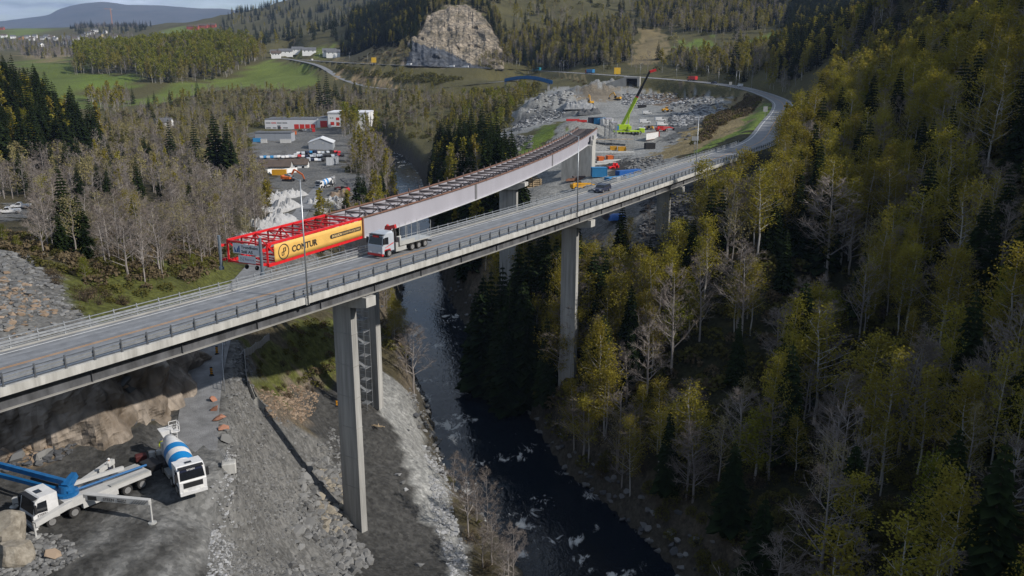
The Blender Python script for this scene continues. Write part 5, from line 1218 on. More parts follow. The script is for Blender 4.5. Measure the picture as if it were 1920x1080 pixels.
def wheel(root, x, y, r=.52, w=.32):
    k = (round(r, 2), round(w, 2))
    if k not in tyre_c:
        t = MB().lathe([(-w / 2, r * .62), (-w / 2, r * .93), (-w * .38, r), (w * .38, r), (w / 2, r * .93), (w / 2, r * .62)], (0, 0, 0), (0, 1, 0), 18).mesh('wheel', False); t.materials.append(M_tyre)
        q = MB().lathe([(-w / 2 - .01, r * .18), (-w / 2 - .015, r * .6), (w / 2 + .015, r * .6), (w / 2 + .01, r * .18)], (0, 0, 0), (0, 1, 0), 14).lathe([(-w / 2 - .04, r * .16), (w / 2 + .04, r * .16)], (0, 0, 0), (0, 1, 0), 8).mesh('rim'); q.materials.append(M_rim)
        tyre_c[k] = (t, q)
    o = link('wheel', tyre_c[k][0], None, root, (x, y, r)); link('rim', tyre_c[k][1], None, o); return o
def heading(a, b):
    d = Vector(b) - Vector(a); return math.atan2(d.y, d.x)
def cab(r, x1, body, z0=.55, ht=3.1, L=2.2, W=2.5, grille=None, trim=None):
    "lorry cab; x1 is its front"
    x0 = x1 - L; h = W / 2
    p = [(x0, z0 + .35), (x0, ht), (x1 - .75, ht + .05), (x1 - .32, ht - .25), (x1 - .06, z0 + 1.2), (x1, z0 + 1.1), (x1, z0)]
    p = [(x0, z0 + .3)] + p[1:] + [(x1 - .35, z0), (x1 - .5, z0 + .55), (x1 - 1.5, z0 + .55), (x1 - 1.65, z0 + .3)]
    c = MB().extr(p, 'y', -h, h).build('cab', body, r)
    a, b = Vector((x1 - .33, 0, ht - .3)), Vector((x1 - .07, 0, z0 + 1.28)); n = Vector((.97, 0, .24)) * .02
    MB().hexa([(b.x, -h + .12, b.z), (b.x + .025, -h + .12, b.z), (b.x + .025, h - .12, b.z), (b.x, h - .12, b.z), (a.x, -h + .18, a.z), (a.x + .025, -h + .18, a.z), (a.x + .025, h - .18, a.z), (a.x, h - .18, a.z)]).build('windscreen', M_glass, c)
    for s in (-1, 1):
        MB().extr([(x1 - .30, z0 + 1.3), (x1 - .48, ht - .42), (x1 - 1.25, ht - .42), (x1 - 1.25, z0 + 1.2)], 'y', s * h, s * (h + .012)).build('side_window', M_glass, c)
        MB().box(x1 - .1, x1 + .03, s * h * .62 - .2, s * h * .62 + .2, z0 + .12, z0 + .34).build('headlight', M_light, c)
        MB().box(x1 - .28, x1 - .1, s * (h + .08), s * (h + .3), ht - 1.25, ht - .45).build('mirror', M_black, c)
        MB().extr([(x1 - .35, z0 + .42), (x1 - .47, z0 + .62), (x1 - 1.53, z0 + .62), (x1 - 1.68, z0 + .3), (x1 - 1.62, z0 + .28), (x1 - 1.5, z0 + .5), (x1 - .52, z0 + .5), (x1 - .42, z0 + .38)], 'y', s * h, s * (h + .05)).build('wheel_arch', M_black if not trim else trim, c)
    MB().box(x1 - .02, x1 + .03, -h * .72, h * .72, z0 + .5, z0 + 1.02).build('grille', grille or M_black, c)
    MB().box(x1 - .25, x1 + .09, -h, h, z0 - .2, z0 + .1).build('bumper', trim or body, c)
    MB().box(x1 - .62, x1 - .14, -h * .9, h * .9, ht - .1, ht - .02).build('sun_visor', M_black, c)
    return c
def chassis(r, x0, x1, axles, W=2.5, rw=.52):
    for s in (-1, 1): MB().box(x0, x1, s * .42 - .08, s * .42 + .08, .72, .98).build('chassis_rail', M_chas, r)
    for i, x in enumerate(axles):
        for s in (-1, 1): wheel(r, x, s * (W / 2 - (.2 if i == 0 else .28)), rw, .34 if i == 0 else .5)
        MB().bar((x, -1, rw), (x, 1, rw), .16).build('axle', M_chas, r)
def mixer(name, loc, rz, label, tilt=0, lettering=True):
    r = empty(name, loc, rz, label, 'concrete mixer', 'concrete mixer lorries')
    chassis(r, -4.4, 3.0, (3.0, 1.2, -1.9, -3.3)); c = cab(r, 4.35, M_white, ht=3.0)
    MB().box(3.0, 3.35, -.3, .3, 3.06, 3.1).build('roof_hatch', M_glass, c)
    ax = Vector((-1, 0, .24)).normalized(); b0 = Vector((2.05, 0, 1.75))
    prof = [(0, .25), (.05, .75), (.5, .98), (1.6, 1.16), (2.6, 1.18), (3.6, 1.05), (4.8, .72), (5.5, .55), (5.55, .3)]
    d = MB().lathe(prof, b0, ax, 28).build('drum', M_white, r, smooth=True)
    def R(t): return float(np.interp(t, [a for a, b in prof], [b for a, b in prof])) + .008
    stripe = cm('blue_drum_stripe', (.01, .19, .48))
    for t0 in (.55, 2.25):      # two bands wound round the drum, slightly helical
        m = MB(); n = 40; a = ax.orthogonal().normalized(); b = ax.cross(a)
        for k in range(n + 1):
            th = 2 * math.pi * k / n; off = .22 * math.sin(th)
            for w in (0, .3, .6, .9): t = t0 + w + off; m.v.append(tuple(b0 + ax * t + (a * math.cos(th) + b * math.sin(th)) * (R(t) + .006)))
        for k in range(n):
            for j in range(3): m.f.append((k * 4 + j, k * 4 + j + 1, (k + 1) * 4 + j + 1, (k + 1) * 4 + j))
        m.build('stripe', stripe, d, smooth=True)
    MB().box(1.6, 2.1, -.8, .8, .98, 2.3).build('drum_stand', M_white, r)
    MB().box(-3.9, -3.4, -.7, .7, .98, 2.6).build('rear_stand', M_white, r)
    MB().hexa([(-4.6, -.25, 2.7), (-3.9, -.25, 2.7), (-3.9, .25, 2.7), (-4.6, .25, 2.7), (-4.9, -.65, 3.7), (-3.8, -.65, 3.7), (-3.8, .65, 3.7), (-4.9, .65, 3.7)]).build('hopper', M_white, r)
    MB().hexa([(-5.3, -.25, 1.0), (-5.2, .25, 1.0), (-4.4, .3, 2.2), (-4.5, -.3, 2.2), (-5.3, -.25, 1.2), (-5.2, .25, 1.2), (-4.4, .3, 2.4), (-4.5, -.3, 2.4)]).build('chute', M_chas, r)
    m = MB()
    for s in (-.45, .45): m.bar((-4.7, .9 + s * .5, 1.0), (-4.4, .9 + s * .5, 4.0), .05)
    for z in np.arange(1.2, 4, .35): m.bar((-4.68 + (z - 1) * .1, .68, z), (-4.68 + (z - 1) * .1, 1.12, z), .04)
    m.build('ladder', M_white, r)
    m = MB()
    for x, y in ((-4.5, .4), (-4.5, 1.2), (-3.7, 1.2), (-3.7, .4)): m.bar((x, y, 3.4), (x, y, 4.3), .05)
    for z in (3.9, 4.3): m.bar((-4.5, 1.2, z), (-3.7, 1.2, z), .05).bar((-4.5, .4, z), (-4.5, 1.2, z), .05)
    m.box(-4.5, -3.7, .4, 1.2, 3.35, 3.42); m.build('platform', M_white, r)
    for s in (-1, 1): MB().box(-1.2, .5, s * 1.0 - .25, s * 1.0 + .25, .55, 1.0).build('side_locker', M_alum, r)
    for x in (-2.6,):
        for s in (-1, 1): MB().extr([(-4.0, 1.1), (-3.85, 1.3), (-1.35, 1.3), (-1.2, 1.1)], 'y', s * 1.24, s * .75).build('mudguard', M_black, r)
    if lettering:
        MB().box(4.0, 4.10, -1.0, 1.0, 2.58, 2.92).build('visor_panel', M_dkblue, c)
        t = text_mesh('STEEN', .26, .008); t.transform(Matrix(((0, 0, 1, 4.105), (1, 0, 0, -.42), (0, 1, 0, 2.66), (0, 0, 0, 1)))); link('lettering', t, M_white, c)
    return r
def box_car(name, loc, rz, body, label, kind='car', L=4.5, Wd=1.8, group=None, cat=None, simple=False):
    r = empty(name, loc, rz, label, cat or kind, group); h = Wd / 2; x0, x1 = -L / 2, L / 2
    if kind == 'van': lo = [(x0, .35), (x0, 1.9), (x0 + .15, 2.0), (x1 - 1.6, 2.0), (x1 - .95, 1.25), (x1 - .1, 1.0), (x1, .35)]; win = [(x1 - 1.62, 1.85), (x1 - 1.02, 1.28), (x1 - 2.1, 1.28), (x1 - 2.2, 1.85)]
    elif kind == 'pickup': lo = [(x0, .45), (x0, 1.1), (-.3, 1.1), (-.1, 1.75), (.9, 1.75), (x1 - 1.25, 1.15), (x1 - .1, 1.05), (x1, .45)]; win = [(-.08, 1.68), (.88, 1.68), (x1 - 1.4, 1.15), (-.2, 1.15)]
    else: lo = [(x0, .35), (x0, .9), (x0 + .15, 1.0), (x0 + .55, 1.42), (x0 + 1.9, 1.48), (x1 - 1.75, 1.42), (x1 - 1.15, .98), (x1 - .15, .78), (x1, .35)]; win = [(x0 + .68, 1.38), (x0 + 1.9, 1.43), (x1 - 1.8, 1.36), (x1 - 1.32, 1.0), (x0 + .5, 1.0)]
    b = MB().extr(lo, 'y', -h, h).build('body', body, r)
    if simple and not isinstance(simple, bool): return r
    for s in (-1, 1): MB().extr(win, 'y', s * h, s * (h + .01)).build('side_window', M_glass, b)
    if kind == 'van': ws = ((x1 - 1.58, 1.93), (x1 - .97, 1.27))
    elif kind == 'pickup': ws = ((.93, 1.72), (x1 - 1.28, 1.18))
    else: ws = ((x1 - 1.72, 1.41), (x1 - 1.18, 1.0))
    (ax, az), (bx, bz) = ws
    MB().hexa([(bx, -h + .1, bz), (bx + .04, -h + .1, bz + .02), (bx + .04, h - .1, bz + .02), (bx, h - .1, bz), (ax, -h + .15, az), (ax + .04, -h + .15, az + .03), (ax + .04, h - .15, az + .03), (ax, h - .15, az)]).build('windscreen', M_glass, b)
    for s in (-1, 1): MB().box(x1 - .08, x1 + .01, s * h * .7 - .18, s * h * .7 + .18, .6, .75).build('headlight', M_light, b)
    for x in (x0 + .85, x1 - .85):
        for s in (-1, 1): wheel(r, x, s * (h - .08), .33, .24)
    return r
# ------------------------------------------------------------------ crane lorry and car on the bridge
def on_bridge(px, lat, hd=-1):
    s = find_s(px, lat, 0); p, d = at(B, s); n = Vector((-d.y, d.x, 0)); q = p + n * lat; return Vector((q.x, q.y, .004)), math.atan2(d.y * hd, d.x * hd)
q, rz = on_bridge(752, 2.05)
r = empty('crane_lorry', q, rz, 'silver and red flatbed lorry with loading crane driving on the bridge', 'lorry')
chassis(r, -5.0, 4.0, (3.75, -1.1, -2.5, -3.9)); c = cab(r, 5.15, M_silver, ht=3.15, L=2.35, grille=M_silver, trim=M_redp)
MB().hexa([(2.82, -1.15, 3.1), (4.3, -1.1, 3.16), (4.3, 1.1, 3.16), (2.82, 1.15, 3.1), (2.85, -1.0, 3.4), (3.6, -.95, 3.36), (3.6, .95, 3.36), (2.85, 1.0, 3.4)]).build('roof_deflector', M_silver, c)
MB().box(4.86, 4.95, -.5, .5, 2.75, 3.0).build('roof_sign', M_redp, c)
for s in (-1, 1): MB().extr([(2.9, 1.75), (4.6, 1.35), (4.6, 1.42), (2.9, 1.9)], 'y', s * 1.25, s * 1.262).build('red_stripe', M_redp, c)
k = MB().box(1.9, 2.6, -1.1, 1.1, 1.0, 1.6).build('crane_base', M_chas, r)
MB().box(2.05, 2.5, -.25, .25, 1.6, 3.6).build('crane_column', M_redp, r)
MB().bar((2.25, .1, 3.6), (2.25, 1.15, 3.9), .4, .5).bar((2.25, -.1, 3.9), (2.25, -1.15, 2.2), .32, .42).build('crane_boom', M_redp, r)
MB().tube((2.25, -.5, 3.75), (2.25, -1.1, 1.5), .14, 8).tube((1.95, .6, 3.8), (1.95, .9, 1.8), .16, 8).build('crane_cylinder', M_black, r)
for s in (-1, 1): MB().box(2.0, 2.5, s * 1.2 - .12, s * 1.2 + .12, .5, 1.7).build('outrigger_leg', M_alum, r)
MB().box(-5.3, 1.6, -1.25, 1.25, 1.12, 1.28).build('load_bed', M_alum, r)
MB().box(1.5, 1.62, -1.25, 1.25, 1.28, 2.3).build('headboard', M_alum, r)
for s in (-1, 1): MB().box(-1.6, 1.5, s * 1.22 - .03, s * 1.22 + .03, 1.28, 1.75).build('side_board', M_alum, r)
for x in (-5.2, -3.9, -2.6, -1.3, 0): MB().tube((x, -1.2, 1.28), (x, -1.2, 3.6 if x < -.2 else 3.0), .035, 6).build('stake', M_alum, r)
for x in (-5.2, -2.6, 0): MB().tube((x, 1.2, 1.28), (x, 1.2, 3.6), .035, 6).build('stake', M_alum, r)
for s in (-1, 1): MB().box(.2, 1.9, s * 1.0 - .22, s * 1.0 + .22, .45, 1.0).build('side_tank', M_alum, r)
MB().box(-5.4, -5.2, -1.2, 1.2, .55, .75).build('rear_bumper', M_chas, r)
q, rz = on_bridge(1128, 1.9)
box_car('estate_car', q, rz, M_dkblue, 'dark blue estate car driving on the bridge past the yellow handler', L=4.8, Wd=1.85)
# ------------------------------------------------------------------ quarry floor: mixer and concrete pump
a = hit(368, 963); b = a - (hit(372, 958) - hit(332, 878)); c_ = a - (a - b).normalized() * 4.4
MIX = mixer('concrete_mixer_lorry', (c_.x, c_.y, hz(c_.x, c_.y) + .02), heading(b, a), 'white concrete mixer lorry with blue and white striped drum on the quarry floor')
f1, f2 = hit(98, 985), hit(267, 918)
rzp = heading(f2, f1); fw = Vector((math.cos(rzp), math.sin(rzp), 0)); lf = Vector((-fw.y, fw.x, 0)); axl = (f1 - f2).length
pc = (f1 + f2) / 2 - lf * 1.05; zf = hz(pc.x, pc.y)
PU = empty('concrete_pump_lorry', (pc.x, pc.y, zf + .02), rzp, 'white concrete pump lorry with spread outriggers and blue boom in the quarry', 'concrete pump')
ha = axl / 2
chassis(PU, -ha - 1.2, ha + .4, (ha, ha - 2.0, -ha + 1.5, -ha)); cbp = cab(PU, ha + 1.5, M_white, ht=3.2)
MB().box(ha + .1, ha + .6, -.35, .35, 3.25, 3.29).build('roof_hatch', M_glass, cbp)
t = text_mesh('STEEN', .3, .008)
t.transform(Matrix(((-1, 0, 0, ha + 1.15), (0, 0, 1, 1.262), (0, 1, 0, 1.5), (0, 0, 0, 1)))); link('lettering', t, blk, cbp)
MB().box(-ha - 1.0, ha - 1.0, -1.2, 1.2, 1.05, 1.5).build('deck', M_off, PU)
for s in (-1, 1): MB().box(-ha + 2.4, ha - 2.8, s * 1.02 - .22, s * 1.02 + .22, .55, 1.05).build('side_locker', M_off, PU)
MB().box(-ha - .8, ha - 5.5, -1.25, -.2, 1.5, 1.62).build('catwalk', M_alum, PU)
MB().box(-ha - .8, ha - 5.5, .75, 1.25, 1.5, 1.62).build('catwalk', M_alum, PU)
MB().box(ha - 2.9, ha - 1.2, -1.2, 1.2, 1.5, 1.9).build('pedestal', M_off, PU)
MB().lathe([(0, 1.0), (.3, 1.0), (.35, .7), (1.0, .6)], (ha - 2.1, 0, 1.9), (0, 0, 1), 18).build('turntable', M_blue, PU, smooth=False)
MB().tube((ha - 2.4, .35, 2.2), (-ha - 1.0, .45, 1.9), .11, 8).build('delivery_pipe', M_blue, PU)
MB().bar((ha - 2.6, -.2, 2.6), (-ha + 1.0, -.1, 2.25), .3, .34).build('boom_rest', M_off, PU)
MB().hexa([(-ha - 2.1, -.7, 1.0), (-ha - 1.2, -.7, 1.0), (-ha - 1.2, .7, 1.0), (-ha - 2.1, .7, 1.0), (-ha - 2.5, -1, 1.75), (-ha - 1.1, -1, 1.75), (-ha - 1.1, 1, 1.75), (-ha - 2.5, 1, 1.75)]).build('hopper', M_black, PU)
def loc(w): w = Vector(w) - Vector((pc.x, pc.y, zf + .02)); return Vector((w.dot(fw), w.dot(lf), w.z))
def boomseg(p, q, w0, w1, m, name):
    p, q = Vector(p), Vector(q); d = (q - p).normalized(); s = d.cross(Vector((0, 0, 1))).normalized(); u = s.cross(d)
    return MB().hexa([p - s * w0 - u * w0 * 1.2, q - s * w1 - u * w1 * 1.2, q + s * w1 - u * w1 * 1.2, p + s * w0 - u * w0 * 1.2, p - s * w0 + u * w0 * 1.2, q - s * w1 + u * w1 * 1.2, q + s * w1 + u * w1 * 1.2, p + s * w0 + u * w0 * 1.2]).build(name, m, PU)
tt = Vector((ha - 2.1, 0, 2.8))
e1 = loc(un(-60, 856, zf + 3.9)); e2 = loc(un(-70, 873, zf + 3.3))
boomseg(tt + Vector((0, 0, .3)), e1, .2, .17, M_blue, 'boom_section'); boomseg(tt + Vector((.1, .7, -.5)), e2, .16, .14, M_blue, 'boom_section')
boomseg(tt + Vector((.2, .3, -.1)), tt + Vector((-1.1, -.4, .5)), .34, .24, M_blue, 'boom_knuckle')
MB().tube(tt + Vector((0, .25, -.3)), tt.lerp(e1, .35) + Vector((0, 0, -.35)), .13, 8).build('boom_cylinder', M_black, PU)
def outrigger(p, tip, ground_z, lettering=None):
    p, tip = Vector(p), Vector(tip)
    o = boomseg(p, tip, .24, .2, M_off, 'outrigger_arm'); gz = ground_z - (zf + .02)
    MB().tube((tip.x, tip.y, tip.z + .1), (tip.x, tip.y, gz + .12), .09, 8).build('outrigger_leg', M_off, PU)
    MB().lathe([(0, .38), (.1, .38), (.14, .1)], (tip.x, tip.y, gz), (0, 0, 1), 12).build('foot_pad', M_alum, PU)
    return o
za = 1.55
def armpt(px, py): w = un(px, py, zf + za); return loc(w), hz(w.x, w.y)
t1, g1 = armpt(281, 941); o1 = outrigger((ha - 3.2, 1.0, za), t1, g1)
t2, g2 = armpt(64, 984); outrigger((ha - 1.8, 1.2, za), t2, g2)
t3, g3 = armpt(212, 866); outrigger((ha - 3.0, -1.0, za + .1), t3 + Vector((0, 0, .1)), g3)
t4, g4 = armpt(24, 938); outrigger((ha - 1.2, -1.2, za), t4, g4)
# lettering on the near rear arm
p0 = Vector((ha - 3.2, 1.0, za)); dv = (t1 - p0).normalized(); sd_ = Vector((0, 0, 1)).cross(dv).normalized()
if sd_.dot(loc(Vector((0, 0, H)))- p0) < 0: sd_ = -sd_
rt = dv if dv.cross(Vector((0, 0, 1))).dot(sd_) > 0 else -dv
AL = (t1 - p0).length
def arm_text(s, size, f, dz, m, width=None):
    t = text_mesh(s, size, .006); o_ = p0 + dv * AL * f + sd_ * .262 + Vector((0, 0, dz)); u = Vector((0, 0, 1)); nn = rt.cross(u)
    xs = [v.co.x for v in t.vertices]; kx = (width / (max(xs) - min(xs))) if width else 1
    t.transform(Matrix(((rt.x * kx, u.x, nn.x, o_.x), (rt.y * kx, u.y, nn.y, o_.y), (rt.z * kx, u.z, nn.z, o_.z), (0, 0, 0, 1)))); link('lettering', t, m, PU)
arm_text('STEEN', .40, .30, -.14, blk, AL * .17); arm_text('BETONG &', .17, .52, .03, blk, AL * .14); arm_text('TRANSPORT', .17, .52, -.17, blk, AL * .14)
for k in range(6):
    f = .74 + k * .038; a_ = p0 + dv * AL * f + sd_ * .255; MB().bar(a_ + Vector((0, 0, -.18)), a_ + dv * .35 + Vector((0, 0, .2)), .02, .12, up=sd_).build('hazard_stripe', blk, PU)
MB().hexa([tuple(p0 + dv * AL * f + sd_ * e_ + Vector((0, 0, z))) for f, e_, z in ((.06, .25, -.2), (.2, .25, -.2), (.2, .262, -.2), (.06, .262, -.2), (.06, .25, .2), (.2, .25, .2), (.2, .262, .2), (.06, .262, .2))]).build('dark_panel', M_black, PU)
# ------------------------------------------------------------------ people
def person(loc_, rz, top, legs, helmet, label, arms='down', h=1.8):
    sk = bpy.data.meshes.new('person'); s = h / 1.8
    J = dict(pel=(0, 0, .98), sp=(0, 0, 1.2), ch=(0, 0, 1.4), nk=(0, 0, 1.52), hd=(.01, 0, 1.62), ht=(.01, 0, 1.74), lh=(0, .10, .93), lk=(.03, .11, .50), la=(-.02, .12, .08), lt=(.13, .13, .03), rh=(0, -.10, .93), rk=(.02, -.11, .50), ra=(-.03, -.12, .08), rt=(.12, -.13, .03),
             ls=(0, .19, 1.43), le=(-.02, .27, 1.17), lw=(.1, .28, .93), lf=(.14, .27, .84), rs=(0, -.19, 1.43), re=(-.02, -.27, 1.17), rw=(.12, -.26, .95), rf=(.17, -.25, .86))
    if arms == 'forward': J.update(le=(.12, .25, 1.2), lw=(.34, .16, 1.18), lf=(.42, .13, 1.2), re=(.12, -.25, 1.2), rw=(.34, -.16, 1.18), rf=(.42, -.13, 1.2))
    E_ = [('pel', 'sp'), ('sp', 'ch'), ('ch', 'nk'), ('nk', 'hd'), ('hd', 'ht'), ('pel', 'lh'), ('lh', 'lk'), ('lk', 'la'), ('la', 'lt'), ('pel', 'rh'), ('rh', 'rk'), ('rk', 'ra'), ('ra', 'rt'), ('ch', 'ls'), ('ls', 'le'), ('le', 'lw'), ('lw', 'lf'), ('ch', 'rs'), ('rs', 're'), ('re', 'rw'), ('rw', 'rf')]
    Rr = dict(pel=.15, sp=.145, ch=.165, nk=.06, hd=.095, ht=.08, lh=.10, lk=.07, la=.055, lt=.045, rh=.10, rk=.07, ra=.055, rt=.045, ls=.075, le=.058, lw=.042, lf=.04, rs=.075, re=.058, rw=.042, rf=.04)
    K = list(J); sk.from_pydata([tuple(c * s for c in J[k]) for k in K], [(K.index(a), K.index(b)) for a, b in E_], [])
    o = bpy.data.objects.new('tmp', sk); COL.objects.link(o); md = o.modifiers.new('s', 'SKIN'); 
    for i, k in enumerate(K): sk.skin_vertices[0].data[i].radius = (Rr[k] * s,) * 2
    sk.skin_vertices[0].data[0].use_root = True; o.modifiers.new('d', 'SUBSURF').levels = 1
    dg = bpy.context.evaluated_depsgraph_get(); me = bpy.data.meshes.new_from_object(o.evaluated_get(dg)); bpy.data.objects.remove(o)
    for m_ in (top, legs, M_skin, M_black): me.materials.append(m_)
    for p in me.polygons:
        z = p.center.z / s; y = abs(p.center.y) / s; p.material_index = 2 if z > 1.52 or (p.center.x / s > .07 and y > .1 and .7 < z < (.98 if arms == 'down' else 1.3) and (p.center.x / s > .33 or z < .95)) else 3 if z < .1 else 1 if z < .95 and y < .24 else 0
        p.use_smooth = True
    r = empty('person', loc_, rz, label, 'person'); link('body', me, None, r)
    MB().lathe([(0, .135), (.02, .135), (.06, .12), (.12, .08), (.14, .01)], (.01 * s, 0, 1.68 * s), (0, 0, 1), 12).build('helmet', helmet, r, smooth=True)
    MB().box(.1 * s, .2 * s, -.08, .08, 1.675 * s, 1.69 * s).build('helmet_peak', helmet, r)
    return r
p_ = hit(306, 852); person(p_, -1.3, M_hv, M_hv, M_white, 'person in yellow hi-vis work clothes and white helmet standing behind the mixer lorry')
wp = Vector((pc.x, pc.y, zf)) - fw * (ha * .55) - lf * .8; person((wp.x, wp.y, zf + 1.64), rzp - 1.2, M_off, M_navy, M_white, 'person in pale jacket and white helmet standing on the pump lorry deck', 'forward')
# ------------------------------------------------------------------ machines on the building sites
def excavator(px, py, rz, col, label, boom=((2.2, 3.6), (4.6, 2.0), (5.0, .6)), sc=1.0, group='tracked excavators'):
    p = hit(px, py); r = empty('excavator', p, rz, label, 'excavator', group); r.scale = (sc,) * 3
    for s in (-1, 1): MB().extr([(-1.9, .12), (-2.1, .45), (-1.8, .85), (1.8, .85), (2.1, .45), (1.9, .12), (1.6, 0), (-1.6, 0)], 'y', s * 1.1 - .28, s * 1.1 + .28).build('track', M_black, r)
    MB().lathe([(0, .7), (.25, .7)], (0, 0, .75), (0, 0, 1), 14).build('slew_ring', M_chas, r)
    MB().cbox(-2.3, 1.1, -1.3, 1.3, 1.0, 1.9, .12).build('house', col, r); MB().cbox(-2.5, -1.5, -1.3, 1.3, 1.0, 2.2, .15).build('counterweight', col, r)
    c = MB().extr([(.1, 1.9), (.1, 3.0), (1.1, 3.0), (1.45, 2.2), (1.45, 1.2), (.1, 1.2)], 'y', .35, 1.3).build('cab', M_black, r); MB().extr([(.2, 2.0), (.2, 2.85), (1.05, 2.85), (1.38, 2.15), (1.38, 2.0)], 'y', 1.3, 1.31).build('side_window', M_glass, c); MB().extr([(.2, 2.0), (.2, 2.85), (1.05, 2.85), (1.38, 2.15), (1.38, 2.0)], 'y', .34, .35).build('side_window', M_glass, c)
    P = [Vector((.9, -.2, 1.6))] + [Vector((x, -.2, z)) for x, z in boom]
    MB().bar(P[0], P[1], .45, .65).build('boom', col, r); MB().bar(P[1], P[2], .38, .5).build('dipper_arm', col, r)
    MB().tube(P[0] + Vector((.4, 0, -.1)), P[0].lerp(P[1], .7) + Vector((.2, 0, -.2)), .1, 8).build('boom_cylinder', M_alum, r)
    b = P[3]; MB().extr([(b.x - .3, b.z + .6), (b.x + .35, b.z + .5), (b.x + .5, b.z - .1), (b.x, b.z - .5), (b.x - .7, b.z - .35)], 'y', -.9, .5).build('bucket', M_chas, r)
    MB().bar(P[2], (b.x, -.2, b.z + .3), .3, .4).build('stick', col, r); return r
excavator(541, 340, -.15, M_oran, 'orange-red excavator with lowered arm in the gravel yard behind the truss', ((2.6, 4.4), (5.6, 2.6), (6.3, .5)), 1.15)
excavator(1107, 196, 1.9, M_yell, 'yellow excavator with raised dark boom beside the gravel heap', ((1.6, 5.0), (3.2, 5.6), (4.4, 3.2)), 1.1)
excavator(1157, 188, 2.6, M_yell, 'yellow excavator reaching up against the brown rock knoll', ((2.6, 4.8), (5.0, 3.4), (5.6, 1.2)), 1.1)
def container(px, py, rz, col, label, L=6.0, Wd=2.44, Hh=2.6, name='container', cat='container', group='site containers', z=None):
    p = hit(px, py); r = empty(name, p if z is None else (p.x, p.y, z), rz, label, cat, group); b = MB().box(-L / 2, L / 2, -Wd / 2, Wd / 2, .12, Hh - .06); b.build('shell', col, r)
    m = MB()
    for x in np.arange(-L / 2 + .3, L / 2 - .2, .45):
        for s in (-1, 1): m.box(x, x + .2, s * Wd / 2 - .03, s * Wd / 2 + .03, .3, Hh - .25)
    m.build('corrugation', col, r)
    m = MB()
    for x in (-L / 2, L / 2):
        for y in (-Wd / 2, Wd / 2): m.box(x - .07, x + .07, y - .07, y + .07, 0, Hh)
    for y in (-Wd / 2, Wd / 2): m.box(-L / 2, L / 2, y - .06, y + .06, Hh - .12, Hh + .01); m.box(-L / 2, L / 2, y - .06, y + .06, 0, .14)
    m.build('frame', col, r)
    for s in (-.6, .6): MB().box(L / 2, L / 2 + .03, s - .55, s + .55, .2, Hh - .2).build('door', col, r)
    return r
container(1116, 231, .25, M_dkblue, 'dark blue site container at the far end of the new bridge'); container(1124, 232, .25, M_blue2, 'light blue site container beside the dark blue one'); container(1136, 235, .25, M_white, 'white site container right of the blue containers', Hh=3.2)
container(1123, 331, .1, M_blue2, 'blue container standing beside the bright abutment', L=4.6, Hh=2.9)
container(1218, 279, .2, M_black, 'black open container on the gravel near the white girder segment', L=3.8, Hh=2.4)
container(1204, 202, .1, M_black, 'small black skip on the far gravel area', L=5, Hh=1.8, name='skip', cat='skip')
container(1126, 303, .3, M_oran, 'small orange box behind the bright abutment', L=2.2, Wd=2, Hh=1.9, name='tool_box', cat='box', group='orange boxes'); container(1143, 300, .3, M_oran, 'small orange box at the end of the white beams', L=2.2, Wd=2, Hh=1.7, name='tool_box', cat='box', group='orange boxes')
container(1150, 281, .05, M_yell, 'yellow generator left of its twin on the concrete slab', L=2.6, Wd=1.5, Hh=1.5, name='generator', cat='generator', group='yellow generators'); container(1166, 283, .05, M_yell, 'yellow generator at the right end of the concrete slab', L=3.0, Wd=1.6, Hh=1.7, name='generator', cat='generator', group='yellow generators')
def slab(name, px, py, rz, dims, m, label, cat, parts=None, dz=0.0, group=None):
    p = hit(px, py); r = empty(name, (p.x, p.y, p.z + dz), rz, label, cat, group)
    for nm, (x0, x1, y0, y1, z0, z1), mm2 in (parts or [('body', dims, m)]): MB().cbox(x0, x1, y0, y1, z0, z1, min(.05, (z1 - z0) * .3)).build(nm, mm2, r)
    return r
slab('concrete_slab', 1146, 288, .02, (-9, 9, -2, 2, -.3, .7), conc_l, 'long pale concrete foundation slab behind the abutment', 'slab')
slab('red_barrier', 1074, 227, .1, (-3.2, 3.2, -.3, .3, 0, 1.0), M_redp, 'red plastic barrier left of its twin at the end of the new bridge', 'barrier', group='red barriers')
slab('red_barrier', 1091, 229, .0, (-2.2, 2.2, -.3, .3, 0, 1.0), M_redp, 'shorter red plastic barrier nearer the blue containers', 'barrier', group='red barriers')
# telescopic handler in yellow, red and machine-shaped things
def handler(px, py, rz, col, label, sc=1.0):
    p = hit(px, py); r = empty('telescopic_handler', p, rz, label, 'telehandler', 'telescopic handlers'); r.scale = (sc,) * 3
    MB().cbox(-2.4, 2.0, -.9, .9, .7, 1.4, .1).build('body', col, r); MB().cbox(-2.6, -1.6, -1.1, 1.1, .7, 1.8, .15).build('counterweight', col, r)
    c = MB().cbox(-.7, .8, .2, 1.15, .8, 2.5, .12).build('cab', M_black, r); MB().box(-.5, .6, 1.15, 1.17, 1.4, 2.35).build('side_window', M_glass, c)
    MB().bar((-2.2, -.3, 2.0), (3.6, -.3, 1.7), .45, .5).build('boom', col, r); MB().bar((3.4, -.3, 1.7), (5.0, -.3, 1.3), .34, .38).build('boom_extension', col, r)
    MB().box(4.9, 5.1, -1.0, .5, .5, 1.5).build('fork_carriage', M_black, r)
    for x in (-1.5, 1.5):
        for s in (-1, 1): wheel(r, x, s * 1.0, .62, .45)
    return r
handler(1086, 356, .35, M_yell, 'bright yellow telescopic handler parked just behind the old bridge railing')
handler(1241, 247, .3, M_redp, 'red telescopic handler beside the white girder segment', 1.15)
